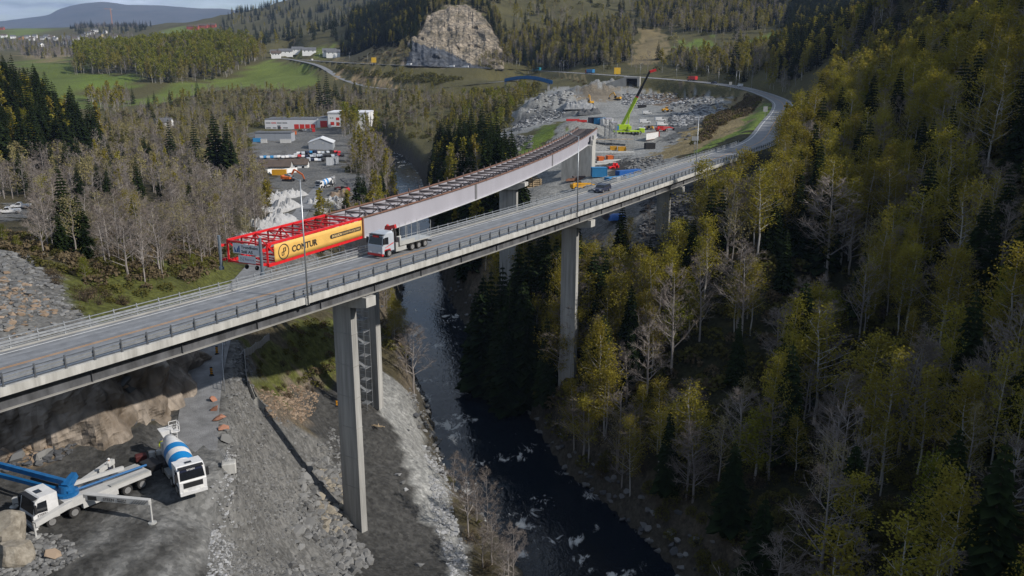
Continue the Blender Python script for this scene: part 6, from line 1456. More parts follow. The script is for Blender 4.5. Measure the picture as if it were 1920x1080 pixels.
# wheel loader
p = hit(1250, 210); r = empty('wheel_loader', p, .3, 'yellow wheel loader working at the grey rock heap', 'wheel loader')
MB().cbox(-3.2, -.6, -1.1, 1.1, .9, 2.1, .15).build('engine_hood', M_yell, r); c = MB().cbox(-.9, .6, -.8, .8, 1.2, 3.2, .15).build('cab', M_yell, r); MB().box(-.7, .62, -.82, .82, 2.1, 3.0).build('windows', M_glass, c)
MB().bar((.6, 0, 1.6), (3.0, 0, .9), 1.0, .4).build('lift_arm', M_yell, r); MB().extr([(2.9, .2), (4.3, .1), (4.0, .9), (3.0, 1.3)], 'y', -1.5, 1.5).build('bucket', M_chas, r)
for x in (-1.9, 1.3):
    for s in (-1, 1): wheel(r, x, s * 1.15, .85, .6)
# mobile crane
p = hit(1178, 251); r = empty('mobile_crane', p, .08, 'lime green mobile crane with its long boom raised above the site', 'crane')
chassis(r, -6.5, 6.5, (5.2, 3.6, 1.9, -1.9, -3.6, -5.2), 2.75, .65)
MB().cbox(-7, 5.0, -1.35, 1.35, .9, 1.6, .1).build('carrier', M_lime, r); MB().cbox(5.0, 7.2, -1.3, 1.3, .6, 2.5, .2).build('driver_cab', M_lime, r); MB().box(7.15, 7.22, -1.1, 1.1, 1.5, 2.3).build('windscreen', M_glass, r)
for x in (-5.8, 4.2):
    MB().box(x - .2, x + .2, -3.6, 3.6, .8, 1.15).build('outrigger_beam', M_lime, r)
    for s in (-1, 1): MB().tube((x, s * 3.5, 0), (x, s * 3.5, 1.2), .12, 8).lathe([(0, .5), (.12, .5)], (x, s * 3.5, 0), (0, 0, 1), 10).build('outrigger_leg', M_alum, r)
MB().lathe([(0, 1.1), (.4, 1.1)], (-1.5, 0, 1.6), (0, 0, 1), 16).build('slew_ring', M_chas, r)
MB().cbox(-4.8, .4, -1.5, 1.5, 2.0, 4.2, .15).build('upper_structure', M_lime, r); MB().cbox(-.6, 1.0, -1.9, -1.0, 2.0, 3.6, .15).build('operator_cab', M_lime, r)
MB().cbox(-6.0, -4.6, -1.5, 1.5, 1.9, 3.6, .12).build('counterweight', M_blue2, r)
tip = uy(1220, 131, p.y - 6); tipl = tip - p; cz, sz = math.cos(-.08), math.sin(-.08); T = Vector((tipl.x * cz - tipl.y * sz, tipl.x * sz + tipl.y * cz, tipl.z)); R0 = Vector((-3.0, 0, 3.4))
for k, (f0, f1_, w, m_) in enumerate(((0, .52, 1.05, M_lime), (.51, .54, .98, M_redp), (.53, .72, .82, M_black), (.70, .98, .62, M_black))):
    MB().bar(R0.lerp(T, f0), R0.lerp(T, f1_), w, w * 1.25).build('boom_section', m_, r)
MB().bar(R0.lerp(T, .97), T + Vector((2.4, 0, 0)), .9, 1.1).build('boom_head', M_redp, r)
MB().tube((-.4, 0, 2.6), R0.lerp(T, .28), .22, 10).build('lift_cylinder', M_lime, r)
# steel segment waiting, towers, beams, stacks
p = hit(1223, 262); r = empty('girder_segment', p, .95, 'white steel girder segment with rusty edges standing upright by the vans', 'girder')
MB().box(-6, 6, -.03, .03, .3, 3.3).build('web', M_white, r); MB().box(-6, 6, -.35, .35, 3.3, 3.36).build('top_flange', rust, r); MB().box(-6, 6, -.45, .45, .22, .3).build('bottom_flange', rust, r); MB().box(6.0, 6.2, -.4, .4, .2, 3.4).build('end_plate', M_redp, r)
for px, py, hh, t_ in ((1139, 262, 8.5, 'left'), (1150, 264, 7.5, 'right')):
    p = hit(px, py); r = empty('support_tower', p, .2, 'grey steel lattice support tower, the %s one behind the new abutment' % t_, 'tower', 'steel support towers')
    for x in (-1, 1):
        for y in (-1, 1): MB().box(x - .15, x + .15, y - .15, y + .15, 0, hh).build('leg', galv, r)
    for z in np.arange(.3, hh - .5, 1.6):
        m = MB()
        for s in (-1, 1): m.bar((-1, s, z), (1, s, z + 1.5), .1).bar((s, -1, z), (s, 1, z + 1.5), .1).bar((-1, s, z), (1, s, z), .1).bar((s, -1, z), (s, 1, z), .1)
        m.build('bracing', galv, r)
    MB().box(-1.4, 1.4, -1.4, 1.4, hh, hh + .5).build('head_beam', steel_w, r)
p = hit(1148, 272); r = empty('scaffold', p, .05, 'low galvanised scaffold deck between the support towers and the abutment', 'scaffold')
for x in np.arange(-9, 9.1, 3):
    for y in (-1.5, 1.5): MB().tube((x, y, 0), (x, y, 3.4), .06, 6).build('standard', galv, r)
for z in (1.2, 2.4, 3.3): MB().bar((-9, -1.5, z), (9, -1.5, z), .08).bar((-9, 1.5, z), (9, 1.5, z), .08).build('ledger', galv, r)
MB().box(-9, 9, -1.5, 1.5, 2.3, 2.4).build('deck', M_wood, r)
for k, (px, py, rz, L) in enumerate(((1135, 308, .45, 9), (1142, 304, .4, 10), (1150, 302, .35, 8))): slab('steel_beam', px, py, rz, (-L / 2, L / 2, -.25, .25, 0, .55), M_off, ('nearest', 'middle', 'farthest')[k] + ' of three pale beams lying on the gravel by the red parts', 'beam', group='pale beams on the gravel')
p = hit(1150, 316); r = empty('red_steel_part', p, .8, 'bright red steel frame part lying on the gravel', 'steel part')
MB().bar((-2.5, 0, .5), (1.6, 0, .7), .5, .6).bar((-1, -1.6, .5), (-1, 1.6, .5), .4, .5).bar((1.4, -1.2, .6), (1.4, 1.6, .6), .5, .9).bar((0, 0, .8), (1, .6, 1.8), .35).build('frame', red, r)
MB().lathe([(-.4, .6), (.4, .6)], (1.4, 0, 1.2), (0, 1, 0), 12).build('roller', red, r)
p = hit(1080, 338); r = empty('rebar_stack', p, .3, 'dark brown stack of steel offcuts under the new girder', 'steel stack')
for k in range(7): MB().bar((-4 + k * .3, -1.4 + k * .4, .2 + .12 * (k % 3)), (3.8 - k * .2, -1 + k * .35, .3 + .25 * (k % 4)), .35, .3).build('bar', rust, r)
MB().box(-1, 3, -.5, .9, .8, 1.3).build('plate', dk_steel, r)
p = hit(995, 350); r = empty('timber_formwork', p, .4, 'pale timber formwork stack under the middle of the new girder', 'formwork')
for k in range(5):
    for j in range(3): MB().box(-3.2, 3.2, -2 + j * 1.6, -1.4 + j * 1.6, k * .55, k * .55 + .22).build('board', M_wood, r)
    for x in (-2.6, 0, 2.6): MB().box(x - .15, x + .15, -2.2, 2.2, k * .55 + .22, k * .55 + .5).build('bearer', M_wood, r)
MB().box(-.6, .3, -.5, .5, 2.75, 4.6).build('yellow_post', M_yell, r)
for k, (px, py, L, mm2, w) in enumerate(((1178, 327, 9, M_tarp, 2.0), (1154, 338, 7, M_blue2, 2.4), (1170, 338, 8, M_alum, 2.0), (1188, 334, 7, M_blue2, 1.8))):
    slab('formwork_panel', px, py, .6, (-L / 2, L / 2, -w / 2, w / 2, 0, 1.1 + .3 * (k == 0)), mm2, ('bright blue covered stack behind the bridge railing', 'light blue panel stack nearest the blue container', 'grey aluminium panel stack between blue stacks behind the railing', 'light blue panel stack farther right behind the railing')[k], 'panel stack', group='formwork panel stacks')
# tarpaulin heap and pipe roll under the bridge
p = hit(1157, 411); r = empty('tarpaulin_heap', p, .2, 'crumpled blue tarpaulin with drums under the old bridge', 'tarpaulin')
m = MB(); n = 14
for i in range(n + 1):
    for j in range(n + 1):
        x = -2.6 + 5.2 * i / n; y = -1.8 + 3.6 * j / n; e_ = max(0, 1 - (x / 2.6) ** 2) * max(0, 1 - (y / 1.8) ** 2); m.v.append((x, y, 1.5 * e_ ** .5 + .35 * float(fbm(np.array([x * 1.2 + 9]), np.array([y * 1.2]), 3)[0]) * e_))
for i in range(n):
    for j in range(n): m.f.append((i * (n + 1) + j, (i + 1) * (n + 1) + j, (i + 1) * (n + 1) + j + 1, i * (n + 1) + j + 1))
m.build('sheet', M_tarp, r, smooth=True); MB().lathe([(-.8, .9), (.8, .9)], (-3.0, .3, .9), (0, 1, .1), 14).build('drum', dk_steel, r); MB().tube((1.5, 1.5, .6), (4.2, 2.2, .5), .55, 10).build('white_roll', M_off, r)
# vans and pickups on the site
for px, py, rz, k, t_ in ((1209, 231, .1, 'van', 'white van left of the white girder segment on the site'), (1238, 227, .1, 'van', 'white van in front of the grey rock heap'), (1213, 214, .1, 'van', 'white van parked alone beside the crane boom'), (1241, 236, .2, 'van', 'white van half hidden behind the red handler'), (1206, 243, .2, 'pickup', 'white pickup beside the small yellow machine')):
    box_car('van' if k == 'van' else 'pickup', hit(px, py), rz, M_white, t_, k, 5.6 if k == 'van' else 5.2, 2.0, 'white vans on the site')
handler(1217, 243, 2.8, M_yell, 'small yellow telescopic handler between the white pickup and girder segment', .8)
for px, py, rz, t_ in ((18, 400, 3.5, 'white pickup at the left edge of the wood'), (40, 390, 3.4, 'white pickup parked behind the first one at the left edge')): box_car('pickup', hit(px, py), rz, M_white, t_, 'pickup', 5.4, 1.95, 'white pickups at the left edge')
# ------------------------------------------------------------------ gravel yard behind the truss
a, b = hit(592, 354), hit(628, 347); c_ = (a + b) / 2; mixer('concrete_mixer_lorry', (c_.x, c_.y, hz(c_.x, c_.y)), heading(b, a), 'white concrete mixer lorry in the gravel yard behind the red truss', lettering=False)
handler(645, 360, 2.6, M_redp, 'red tractor-like handler beside the far mixer lorry', .9)
container(524, 328, .1, M_yell, 'yellow container left of the orange excavator', L=6, Hh=2.4)
slab('white_crate', 607, 400, .2, (-1.6, 1.6, -1, 1, 0, 1.5), M_white, 'white box crate beside the gravel track', 'crate')
p = hit(579, 396); r = empty('flat_trailer', p, .1, 'small dark flat trailer parked on the gravel track', 'trailer'); MB().box(-2, 2, -1, 1, .5, .7).build('bed', M_chas, r); MB().bar((2, 0, .55), (3.2, 0, .5), .12).build('drawbar', M_chas, r)
for s in (-1, 1): wheel(r, 0, s * 1.05, .35, .2)
M_wtarp = cm('white_fabric_cover', (.36, .36, .36), rough=.8, bump=.3, bscale=.8, vscale=.4, var=.2)
M_brownp = mat('brown_earth', (.16, .11, .075), rough=.95, col2=(.28, .22, .16), vscale=.4, bump=.3, bscale=.8)
def mound(px, py, L, Wd, Hh, rz, m_, label, name='covered_heap', cat='heap', group=None, seed=0, fold=.5):
    p = hit(px, py); r = empty(name, p, rz, label, cat, group); q = MB(); n = 22
    for i in range(n + 1):
        for j in range(n + 1):
            x = -L / 2 + L * i / n; y = -Wd / 2 + Wd * j / n; e_ = max(0, 1 - (2 * x / L) ** 4) * max(0, 1 - (2 * y / Wd) ** 2)
            w = float(fbm(np.array([x * .55 + seed]), np.array([y * .35 + seed]), 4)[0]); cr_ = abs(math.sin(x * .8 + w * 5 + y * .35))
            q.v.append((x, y, Hh * e_ ** .7 * (1 + w * .9 - .4 * fold * cr_) - .25))
    for i in range(n):
        for j in range(n): q.f.append((i * (n + 1) + j, (i + 1) * (n + 1) + j, (i + 1) * (n + 1) + j + 1, i * (n + 1) + j + 1))
    q.build('surface', m_, r, smooth=False); return r
for k, (px, py, L, rz, t_) in enumerate(((530, 372, 24, 1.25, 'farthest of the white covered heaps left of the track'), (522, 396, 22, 1.28, 'middle white covered heap left of the track'), (506, 423, 20, 1.2, 'white covered heap just behind the truss top'), (488, 448, 18, 1.05, 'nearest white covered heap beside the truss'))): mound(px, py, L, 7.5, 3.0, rz, M_wtarp, t_, group='white covered heaps along the track', seed=k * 5.3, fold=.9)
mound(613, 388, 15, 11, 3.6, .3, M_wtarp, 'pale white stone heap right of the gravel track', 'stone_heap', seed=31, fold=.3)
mound(640, 366, 9, 6, 2.0, .2, M_brownp, 'brown earth heap with red machine behind', 'earth_heap', seed=44, fold=.2)
mound(1085, 203, 22, 16, 4.2, .1, mat('grey_gravel_heap', (.24, .245, .25), rough=.95, vscale=.3, var=.25, bump=.3, bscale=1), 'smooth grey gravel heap beside the yellow excavator', 'gravel_heap', seed=3, fold=0)
mound(1105, 214, 16, 11, 3.0, .1, mat('dark_gravel_heap', (.09, .092, .095), rough=.95, vscale=.3, var=.25, bump=.3, bscale=1), 'dark gravel heap behind the blue containers', 'gravel_heap', seed=9, fold=0)
# ------------------------------------------------------------------ near the quarry road
def big_rock(k, seed):
    bm = bmesh.new(); bmesh.ops.create_icosphere(bm, subdivisions=3, radius=.5); rg = np.random.default_rng(seed); pl = [(rg.normal(size=3), rg.uniform(.3, .46)) for _ in range(9)]
    for v in bm.verts:
        c = np.array(v.co)
        for n_v, d_ in pl:
            n_v = n_v / np.linalg.norm(n_v); e_ = c @ n_v - d_
            if e_ > 0: c = c - n_v * e_ * .92
        c = c * (1 + .16 * float(fbm(np.array([c[0] * 6 + seed]), np.array([c[1] * 6 + c[2] * 5]), 3)[0])); v.co = c
    me = bpy.data.meshes.new('boulder'); bm.to_mesh(me); bm.free(); m_ = mat('tan_boulder', (.15, .13, .10), rough=.9, col2=(.33, .30, .25), vscale=5, bump=.03, bscale=14); me.materials.append(m_); return me
M_amber = cm('amber_reflector', (.75, .33, .01), rough=.5)
for px, py, t_ in ((407, 664, 'yellow and black hazard marker board, farthest along the access road'), (397, 704, 'yellow and black hazard marker board, nearer one along the access road'), (632, 762, 'yellow and black hazard marker board at the foot of the tall pier')):
    p = hit(px, py); r = empty('hazard_marker', p, math.atan2(-p.y, -p.x), t_, 'road marker', 'hazard markers'); MB().box(-.25, .25, -.3, .3, 0, .12).build('foot', M_black, r); MB().box(-.03, .03, -.16, .16, .12, 1.15).build('board', M_black, r)
    for z in (.25, .55, .85): MB().hexa([(.031, -.15, z), (.04, -.15, z), (.04, .15, z - .08), (.031, .15, z - .08), (.031, -.15, z + .17), (.04, -.15, z + .17), (.04, .15, z + .09), (.031, .15, z + .09)]).build('stripe', M_amber, r)
for px, py, s, k, t_ in ((400, 752, 1.0, 'red', 'small reddish boulder, farthest in the row beside the road'), (403, 770, 1.15, 'red', 'reddish boulder second in the row beside the road'), (411, 788, 1.4, 'red', 'largest reddish boulder in the row beside the road'), (420, 806, 1.2, 'red', 'nearest reddish boulder in the row beside the road'), (425, 828, 1.5, 'grey', 'greenish grey boulder beside the quarry road'), (436, 846, 1.3, 'grey', 'pointed grey boulder beside the quarry road'), (746, 892, 1.2, 'pale', 'pale boulder, farthest in the row by the pier road'), (755, 908, 1.3, 'grey', 'grey boulder in the row by the pier road'), (762, 920, .9, 'pale', 'small white boulder ending the row by the pier road'), (787, 1062, 1.2, 'grey', 'lone grey boulder at the bottom by the bank'), (12, 1010, 3.4, 'tan', 'huge pale brown rock in the bottom left corner'), (28, 1050, 2.8, 'tan', 'large pale brown rock below the huge one at bottom left'), (100, 1045, 1.3, 'brown', 'orange-brown rock at the bottom left of the quarry floor')):
    p = hit(px, py); o = link('boulder', RP[k][random.randrange(6)] if s < 2 else big_rock(k, int(px)), None, None, p + Vector((0, 0, s * .2))); o.scale = (s * 1.2, s, s); o.rotation_euler = (random.random(), random.random(), random.random() * 6); tag(o, t_, 'boulder', 'boulders lining the site roads')
p = hit(430, 884); r = empty('concrete_block', p, .3, 'pale concrete block with steel rods beside the quarry road', 'concrete block'); MB().cbox(-.7, .7, -.6, .6, 0, 1.1, .08).build('block', conc_l, r)
for k in range(3): MB().tube((-.2 + .15 * k, 0, 1.0), (-.9 + .2 * k, .9, 2.2), .02, 5).build('rod', galv_d, r)
p = hit(268, 864); r = empty('compressor', p, .5, 'small dark red compressor with two white drums by the rock face', 'compressor'); MB().cbox(-.7, .4, -.4, .4, .15, .75, .08).build('body', M_dred, r)
for x in (.9, 1.6): MB().lathe([(0, .32), (.9, .32)], (x, -.2, 0), (0, 0, 1), 12).build('drum', M_off, r)
# board barrier along the slope and wire fence by the road
def fence(pts, hgt, label, name, step, m_, panel=None, cat='fence'):
    W_ = resample([hit(*q) for q in pts], step); r = empty(name, W_[0], 0, label, cat); o0 = W_[0]
    G_ = [Vector((p.x, p.y, hz(p.x, p.y))) - o0 for p in W_]
    for p in G_: MB().box(p.x - .05, p.x + .05, p.y - .05, p.y + .05, p.z - .2, p.z + hgt).build('post', m_, r)
    for a, b in zip(G_, G_[1:]):
        if panel: MB().bar(a + Vector((0, 0, hgt * .5)), b + Vector((0, 0, hgt * .5)), .05, hgt * .92).build('panel', panel, r)
        else:
            m = MB()
            for z in (.35, .7, 1.0): m.bar(a + Vector((0, 0, hgt * z)), b + Vector((0, 0, hgt * z)), .035)
            m.build('wire_rail', m_, r)
fence([(505, 638), (480, 655), (459, 668), (463, 720), (470, 745), (510, 788)], 1.1, 'grey board barrier bending round the grassy slope below the bridge', 'board_barrier', 2.0, galv, conc)
fence([(440, 632), (420, 650), (418, 690), (422, 735)], 1.3, 'light wire fence on the right side of the access road', 'wire_fence', 1.8, galv)
# splinters of timber by the tall pier
p = hit(700, 800); r = empty('timber_offcuts', p, 0, 'small heap of pinkish timber offcuts by the pier road', 'timber')
for k in range(6): MB().bar((random.uniform(-.8, .8), random.uniform(-.5, .5), .1 + k * .06), (random.uniform(-.8, .8) + 1.2, random.uniform(-.6, .6) - .6, .12 + k * .06), .12, .06).build('board', M_wood, r)
# ================================================================== main road furniture and traffic
DRp = DR
def road_pt(px, lat=0):
    best = None
    for a, b in zip(DRp, DRp[1:]):
        d = (b - a).normalized(); n = Vector((-d.y, d.x, 0)); q = a + n * lat; x = proj(q.x, q.y, q.z)[0]
        if q.y > 560 and (best is None or abs(x - px) < best[0]): best = (abs(x - px), q, d)
    return best[1], best[2]
for i, px in enumerate((600, 655, 690, 775, 866, 905, 968, 1050, 1057, 1132, 1200, 1266, 1325, 1345, 1378, 1408, 1421)):
    q, d = road_pt(px, 6.5 if i % 3 else -6.5)
    lamp(q.x, q.y, q.z, math.atan2(d.y, d.x) + (math.pi if i % 3 else 0), 'distant grey street lamp along the main road beyond the site', 'street lamps along the main road', .85)
M_teal = cm('teal_paint', (.02, .22, .30), rough=.4)
def lorry(px, lat, hd, col, boxcol, label, L=14, name='lorry', cat='lorry', Hh=3.9):
    q, d = road_pt(px, lat); r = empty(name, q + Vector((0, 0, .05)), math.atan2(d.y * hd, d.x * hd), label, cat, 'traffic on the main road')
    cab(r, L / 2, col, ht=3.2); MB().cbox(-L / 2, L / 2 - 2.5, -1.27, 1.27, 1.0, Hh, .06).build('cargo_box', boxcol, r); MB().box(-L / 2, L / 2 - 1, -.5, .5, .6, 1.0).build('chassis', M_chas, r)
    for x in (L / 2 - 1.0, L / 2 - 4, -L / 2 + 1.2, -L / 2 + 2.6):
        for s in (-1, 1): wheel(r, x, s * 1.0, .5, .4)
    return r
lorry(1105, -2, 1, M_redp, M_blue2, 'lorry with blue box body and dark red cab on the main road', 16); lorry(1297, -2, 1, M_oran, M_redp, 'red lorry on the main road right of the crane boom', 9, Hh=3.4)
q, d = road_pt(1008, 2); r = empty('bus', q + Vector((0, 0, .05)), math.atan2(d.y, d.x), 'teal bus on the distant main road', 'bus', 'traffic on the main road'); MB().cbox(-6, 6, -1.25, 1.25, .4, 3.3, .12).build('body', M_teal, r)
for s in (-1, 1): MB().box(-5.6, 5.6, s * 1.25 - .01, s * 1.25 + .01, 1.6, 2.7).build('windows', M_glass, r)
for x in (-3.6, 4.0):
    for s in (-1, 1): wheel(r, x, s * 1.05, .5, .35)
for px, lat, k, m_, t_ in ((1340, 2, 'car', M_dkblue, 'black car on the main road'), (1387, -2, 'van', M_white, 'white van on the main road nearest the ramp'), (766, 8, 'van', M_white, 'white van left of the dark rock cut'), (849, 8, 'van', M_white, 'white van in front of the dark rock cut'), (872, 9, 'van', M_white, 'white van near the right end of the dark rock cut'), (585, 2, 'van', M_white, 'white van far away on the main road')):
    q, d = road_pt(px, lat if lat < 5 else -3); box_car('van' if k == 'van' else 'car', q + Vector((0, 0, .05)), math.atan2(d.y, d.x), m_, t_, k, 7 if px < 900 else 5, 2.1, 'traffic on the main road')
for px, h_, t_ in ((701, 7, 'yellow road sign beside the main road left of the rock cut'), (1157, 7, 'yellow road sign beside the main road behind the crane')):
    q, d = road_pt(px, 9); r = empty('road_sign', q, 0, t_, 'sign', 'yellow road signs')
    for x in (-1.5, 1.5): MB().tube((x, 0, -1), (x, 0, h_), .12, 8).build('post', galv, r)
    MB().cbox(-2.6, 2.6, -.1, .1, h_ - 5.2, h_, .05).build('board', cm('yellow_sign', (.75, .45, .02), rough=.5), r)
def sign_back(px, py, hp, w, h_, label, disc=False):
    p = hit(px, py); d = p.y * CP_ + (H - p.z) * SP_; hh = hp * d / FPX; r = empty('road_sign', p, .25, label, 'sign', 'grey sign backs')
    MB().tube((0, .06, -.3), (0, .06, hh), .07, 8).build('post', galv, r); MB().box(-w / 2, w / 2, -.03, .03, hh - h_, hh).build('board', galv, r)
    if disc: MB().lathe([(-.03, .45), (.03, .45)], (0, -.02, hh - h_ - .8), (0, 1, 0), 18).build('disc', galv, r)
sign_back(1302, 290, 34, 2.5, 1.4, 'grey back of a square road sign on a post at the bridge end', True); sign_back(1434, 222, 22, 2.0, 2.2, 'small grey road sign on a post on the green verge'); sign_back(1369, 170, 16, 2.0, 1.8, 'small pale road sign on a post below the main road')
# blue temporary bridge, road underpass
P0, P1 = uy(948, 153, 770), uy(1034, 157, 740); r = empty('blue_footbridge', P0, 0, 'long curved blue steel footbridge left of the site', 'bridge'); m = MB(); m2 = MB(); n = 16
pts_ = [(P1 - P0) * (k / n) + Vector((0, 0, 3.2 * math.sin(math.pi * k / n))) for k in range(n + 1)]
MB().sweep(pts_, [(-1.6, -.4), (1.6, -.4), (1.6, 0), (-1.6, 0)]).build('deck', M_dkblue, r)
for s in (-1.6, 1.6): MB().sweep(pts_, [(s - .1, 0), (s + .1, 0), (s + .1, 2.6), (s - .1, 2.6)]).build('side_truss', M_blue, r)
for k in range(n + 1): MB().bar(pts_[k] + Vector((0, -1.75, -.2)), pts_[k] + Vector((0, -1.75, 2.7)), .22).build('post', M_blue, r)
for f in (0.05, .95): q = pts_[int(f * n)]; MB().box(q.x - 1, q.x + 1, q.y - 2, q.y + 2, q.z - 8, q.z - .4).build('abutment', conc, r)
p = hit(1185, 160); r = empty('underpass_portal', p, -.25, 'concrete underpass portal below the main road', 'underpass')
MB().box(-6, -4.2, -3, 6, -1, 6.5).build('wall', conc, r); MB().box(4.2, 6, -3, 6, -1, 6.5).build('wall', conc, r); MB().box(-4.2, 4.2, -3, 6, 5.2, 6.5).build('lintel', conc, r); MB().box(-4.2, 4.2, 5, 5.2, -1, 5.2).build('passage_shade', M_black, r)  # black panel at the back stands in for the shade inside the passage
MB().extr([(-6, -1), (-20, -1), (-20, 1), (-6, 6)], 'y', -3, -2.3).build('wing_wall', conc, r)
# ================================================================== workshop yard
M_wall = mat('white_cladding', (.66, .66, .68), rough=.6, vscale=.2, var=.05); M_wall2 = mat('bright_white_wall', (.74, .74, .73), rough=.6, vscale=.2, var=.05); M_grw = mat('grey_cladding', (.30, .32, .35), rough=.55, vscale=.2, var=.06, stretch=(4, 4, .2)); M_roofd = mat('dark_flat_roof', (.12, .125, .135), rough=.8, vscale=.2, var=.15); M_door = cm('red_door', (.55, .035, .025), rough=.5)
def wpx(px0, px1, py, Y):
    a, b = uy(px0, py, Y), uy(px1, py, Y); return a, b
def building(name, px0, px1, py, Y, hgt, depth, wall, roof, label, over=.35, ang=0.0):
    a, b = wpx(px0, px1, py, Y); L = (b - a).length; z = hz((a.x + b.x) / 2, Y) - .3; r = empty(name, (a.x, Y, z), ang, label, 'building'); MB().box(0, L, 0, depth, -3, hgt).build('wall', wall, r); MB().box(-over, L + over, -over, depth + over, hgt, hgt + .35).build('roof', roof, r); return r, L, z
YB = 640
zsh = hz(uy(590, 240, YB).x, YB)
r1, L1, z1 = building('workshop', 497, 594, 238, YB, 7.6, 24, M_wall, M_roofd, 'long white workshop with four red roller doors', .2)
sx = L1 / 97.0
def face(r, x0, x1, z0, z1, m_, name, y=-.04): return MB().box(x0, x1, y, .02, z0, z1).build(name, m_, r)
for k in range(4): face(r1, L1 * (.565 + k * .106), L1 * (.565 + k * .106) + L1 * .09, .1, 4.0, M_door, 'roller_door')
for k, (u, w, m_) in enumerate(((.02, .09, M_roofd), (.125, .095, M_door), (.235, .09, M_roofd), (.34, .095, M_roofd))): face(r1, L1 * u, L1 * (u + w), 4.6, 5.3, m_, 'window')
for k, (u, w, m_) in enumerate(((.02, .09, M_roofd), (.15, .07, M_roofd), (.25, .06, M_door), (.35, .09, M_roofd))): face(r1, L1 * u, L1 * (u + w), 1.0, 1.7, m_, 'window')
face(r1, L1 * .24, L1 * .30, .1, 3.2, M_roofd, 'entrance')
r2, L2, _ = building('workshop', 594.6, 615, 238, YB, 7.0, 24, M_wall2, M_roofd, 'white link building with one large red roller door', .2)
face(r2, L2 * .3, L2 * .95, .1, 5.0, M_door, 'roller_door')
r3, L3, _ = building('workshop', 615.6, 692, 238, YB - 4, 10.2, 26, M_wall2, M_wall, 'tall bright white hall right of the red doors', .3)
for u, z0, z1, w in ((.06, 1.0, 3.4, .09), (.20, .6, 3.2, .08), (.20, 4.6, 6.6, .08)): face(r3, L3 * u, L3 * (u + w), z0, z1, M_door, 'red_door')
for u in (.05, .10, .30, .36): face(r3, L3 * u, L3 * (u + .035), 5.9, 6.6, M_roofd, 'window')
face(r3, -.3, L3 + .3, 9.6, 10.3, M_wall, 'fascia', -.34)
r4, L4, _ = building('shed', 478, 546, 258, 560, 5.2, 10, M_grw, M_roofd, 'long low grey shed in front of the workshop', .25)
a, b = wpx(578, 640, 264, 525); L5 = (b - a).length; z = hz((a.x + b.x) / 2, 525) - .2
r = empty('gable_hall', (a.x, 525, z), .12, 'grey gabled hall with white roof in front of the workshop', 'building'); M_wr = mat('white_sheet_roof', (.62, .63, .64), rough=.5, vscale=.3, var=.05)
MB().extr([(0, -3), (0, 4.8), (L5 * .36, 7.4), (L5 * .72, 4.4), (L5 * .72, -3)], 'y', 0, 16).build('wall', M_grw, r)
MB().extr([(L5 * .36, 7.4), (L5 * .36, 7.65), (L5 * .74, 4.65), (L5 * .74, 4.3)], 'y', -.4, 16.4).build('roof_slope', M_wr, r); MB().extr([(L5 * .36, 7.4), (L5 * .36, 7.65), (-.4, 4.95), (-.4, 4.6)], 'y', -.4, 16.4).build('roof_slope', M_wr, r)
for u in (.14, .40): MB().box(L5 * u, L5 * u + 1.0, -.06, .02, 4.0, 4.9).build('vent', M_alum, r)
M_carc = [M_white, M_silver, M_dkblue, M_black, M_white, M_redp, M_blue2, M_dkblue, M_silver, M_white]
nrow = 0
CWORD = {M_white.name: 'white', M_silver.name: 'silver', M_dkblue.name: 'dark blue', M_black.name: 'black', M_redp.name: 'red', M_blue2.name: 'blue'}
for row, (y0, xs) in enumerate(((297.5, np.arange(490, 648, 6.6)), (291, np.arange(560, 640, 7.5)), (305, np.arange(578, 612, 7)))):
    for px in xs:
        m_ = M_carc[random.randrange(len(M_carc))]; k = 'van' if random.random() < .15 else 'car'
        p = hit(px + random.uniform(-1, 1), y0 - (px - 490) * .03 + random.uniform(-.8, .8)); box_car('parked_car' if k == 'car' else 'parked_van', p, 1.9 + random.uniform(-.25, .25), m_, '%s %s parked in the %s row behind the brown-roofed sheds' % (CWORD[m_.name], k, ('middle', 'back', 'front')[row]), k, 4.4, 1.8, 'cars parked in the scrap yard rows', cat=k)
for px, py, m_, t_ in ((565, 247, M_black, 'black car parked in front of the red roller doors'), (572, 246, M_silver, 'silver car beside the black car at the red doors'), (578, 245.5, M_silver, 'silver car farthest right at the red doors')): box_car('parked_car', hit(px, py), .3, m_, t_, 'car', 4.5, 1.8, 'cars in front of the workshop')
for px, py, m_, t_, L in ((485, 258, M_redp, 'red box at the left end of the grey shed', 5), (507, 257.5, M_redp, 'red box in front of the grey shed', 3.5), (552, 252, M_oran, 'orange machine box right of the grey shed', 3), (588, 247, M_redp, 'small red box near the white gabled hall', 2), (604, 270, M_oran, 'orange bin in front of the grey gabled hall', 2.5), (616, 270, M_dred, 'dark red container in front of the grey gabled hall', 5), (604, 277.5, M_yell, 'yellow box left of the fence', 3), (482, 266, M_blue2, 'blue covered stack at the left of the yard', 5), (495, 268, M_off, 'pale heap box in the yard', 4), (531, 268, M_off, 'white crate stack near the middle of the yard', 4), (540, 268, M_off, 'white crate stack right of its twin', 4)):
    p = hit(px, py); o = empty('storage_box', p, .2, t_, 'box', 'boxes in the workshop yard'); MB().cbox(-L / 2, L / 2, -1.2, 1.2, 0, 2.3, .15).build('body', m_, o); MB().box(-L / 2 - .05, L / 2 + .05, -1.25, 1.25, 2.3, 2.4).build('lid', m_, o)
M_broof = mat('brown_roof_sheet', (.10, .075, .06), rough=.8, vscale=.4, var=.2)
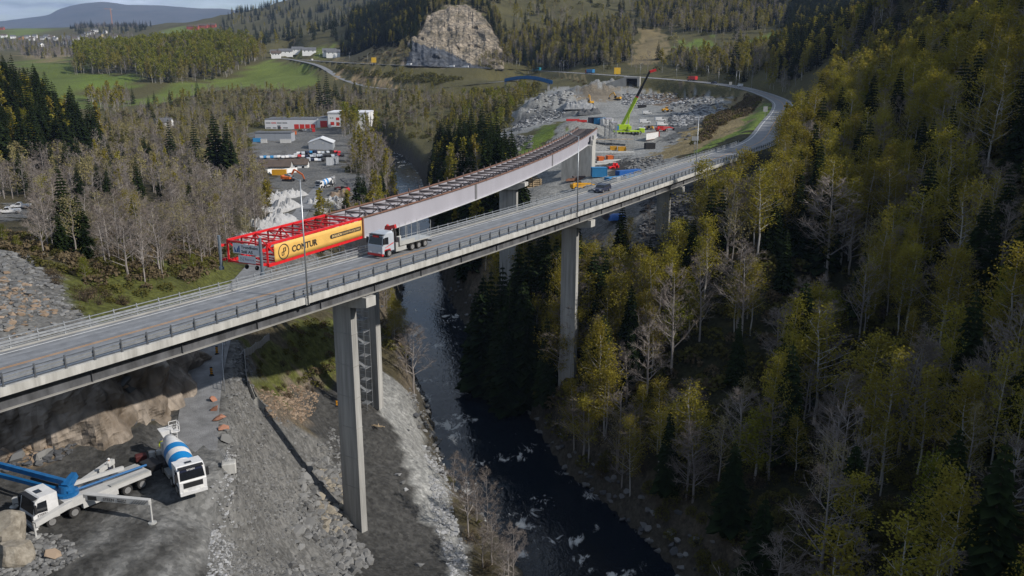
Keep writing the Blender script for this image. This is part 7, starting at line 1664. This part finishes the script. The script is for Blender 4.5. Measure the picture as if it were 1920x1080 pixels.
def gable(name, px, py, L, Wd, Hh, rz, wall, roof, label, group=None, cat='house', win=True):
    p = hit(px, py); r = empty(name, p, rz, label, cat, group); MB().box(-L / 2, L / 2, -Wd / 2, Wd / 2, -2, Hh).build('wall', wall, r)
    MB().extr([(-Wd / 2, Hh), (0, Hh + Wd * .36), (Wd / 2, Hh)], 'x', -L / 2 + .01, L / 2 - .01).build('gable_wall', wall, r)
    ro = MB().extr([(-Wd / 2 - .5, Hh - .1), (0, Hh + Wd * .38), (Wd / 2 + .5, Hh - .1), (Wd / 2 + .5, Hh + .15), (0, Hh + Wd * .38 + .3), (-Wd / 2 - .5, Hh + .15)], 'x', -L / 2 - .4, L / 2 + .4).build('roof', roof, r)
    MB().box(L * .1, L * .1 + .8, -.4, .4, Hh + Wd * .3, Hh + Wd * .38 + 1.2).build('chimney', roof, ro)
    if win:
        for k in range(3): MB().box(-L * .35 + k * L * .3, -L * .35 + k * L * .3 + 1.2, -Wd / 2 - .04, -Wd / 2, Hh - 1.9, Hh - .7).build('window', M_glass, r)
    return r
gable('shed', 517, 319, 15, 7, 2.0, .05, M_off, M_broof, 'brown-roofed shed behind the white fence panels', cat='shed'); gable('shed', 557, 315, 11, 6, 2.0, .1, M_wall2, M_broof, 'smaller brown-roofed white shed right of the first shed', cat='shed')
fence([(502, 327), (530, 326), (558, 323)], 2.4, 'row of white fence panels in front of the brown-roofed shed', 'panel_fence', 3.0, galv, M_wall2)
fence([(612, 311), (636, 307)], 4.5, 'pale greenish screen fence right of the parked cars', 'panel_fence', 3.0, galv, M_grw)
gable('barn', 308, 236, 12, 7, 3.2, .1, M_wall2, M_roofd, 'small white house showing between bare trees on the left', group=None); gable('barn', 210, 127, 8, 5, 2.6, .1, M_wall2, M_roofd, 'tiny grey hut at the edge of the wooded rise')
# ------------------------------------------------------------------ village and farm buildings far left
vill = [(8, 70, 16, 'w'), (25, 72, 14, 'w'), (40, 74, 12, 'o'), (52, 72, 14, 'w'), (60, 76, 14, 'w'), (66, 71, 12, 'w'), (80, 75, 15, 'w'), (88, 71, 14, 'w'), (97, 73, 16, 'w'), (104, 76, 12, 'w'), (122, 72, 14, 'g'), (132, 74, 12, 'g'), (141, 76, 12, 'w'), (150, 74, 12, 'w'), (158, 70, 16, 'w'), (165, 66, 18, 'w'), (172, 64, 16, 'w'), (178, 60, 18, 'w'), (188, 70, 16, 'y'), (197, 63, 10, 'w'), (125, 82, 12, 'w'), (135, 83, 16, 'w'), (155, 80, 12, 'w'), (76, 88, 14, 'w'), (218, 72, 6, 'w'), (306, 68, 6, 'w')]
vm = dict(w=M_wall2, o=cm('orange_house', (.42, .20, .06), rough=.7), g=M_grw, y=cm('cream_house', (.55, .45, .22), rough=.7))
vn = dict(w='white', o='orange', g='grey', y='cream')
for i, (px, py, L, c) in enumerate(vill): gable('house', px, py, L, 9, 5.5, random.uniform(-.5, .5), vm[c], M_roofd if i % 4 else M_broof, '%s house with dark roof in the distant hillside village' % vn[c], 'houses in the distant village')
M_brick = mat('red_farm_wall', (.30, .07, .045), rough=.8, vscale=.2, var=.2)
for px, py, L in ((58, 49, 34), (72, 48, 40), (88, 48, 30), (100, 47, 26), (2, 56, 24), (362, 55, 30), (380, 53, 26), (398, 52, 20)): gable('barn', px, py, L, 12, 7, .05, M_brick, M_broof, 'long red farm building on the far field ridge', 'red farm buildings on the ridge', 'barn', False)
for px, py in ((520, 106), (536, 104), (560, 100), (580, 102), (618, 104), (625, 106)): gable('house', px, py, 18, 9, 5.5, .2, M_wall2, M_roofd, 'white farmhouse below the wooded ridge at the end of the road', 'farmhouses at the end of the road')
gable('house', 518, 109, 12, 9, 6, .2, M_wall2, M_broof, 'white farmhouse beside the green field where the road bends')
# tower crane over the village
p = hit(211, 50); d = p.y; r = empty('tower_crane', p, .15, 'orange tower crane on the far wooded knoll', 'crane'); hh = 30 * d / FPX; jm = cm('crane_orange', (.55, .22, .06), rough=.5)
for x in (-1.1, 1.1):
    for y in (-1.1, 1.1): MB().bar((x, y, -3), (x, y, hh), .6).build('mast_leg', jm, r)
m = MB()
for z in np.arange(0, hh, 4): m.bar((-1.1, -1.1, z), (1.1, -1.1, z + 4), .4).bar((1.1, -1.1, z), (1.1, 1.1, z + 4), .4)
m.build('mast_bracing', jm, r); MB().bar((6, 0, hh), (-28, 0, hh + 1), 1.3, 1.3).build('jib', jm, r); MB().box(4, 8, -1, 1, hh - 2, hh + 1).build('counterweight', M_off, r); MB().bar((0, 0, hh), (0, 0, hh + 5), 1.0).build('tower_head', jm, r); MB().box(-1.5, 1, -1.6, 0, hh - 2.5, hh).build('operator_cab', M_off, r)
# ================================================================== air
hb = MB().box(-19000, 9000, -300, 15000, -58, 1150).build('haze', None); hb['kind'] = 'stuff'; hb['label'] = 'pale blue haze filling the valley air'; hb['category'] = 'haze'
hm = bpy.data.materials.new('haze_air'); hm.use_nodes = True; n, l = hm.node_tree.nodes, hm.node_tree.links; n.remove(n['Principled BSDF'])
pv = n.new('ShaderNodeVolumePrincipled'); pv.inputs['Color'].default_value = (.48, .64, 1.0, 1); pv.inputs['Density'].default_value = 4.6e-5; pv.inputs['Anisotropy'].default_value = 0.0
l.new(pv.outputs[0], n['Material Output'].inputs['Volume']); hb.data.materials.append(hm); hb.display_type = 'WIRE'
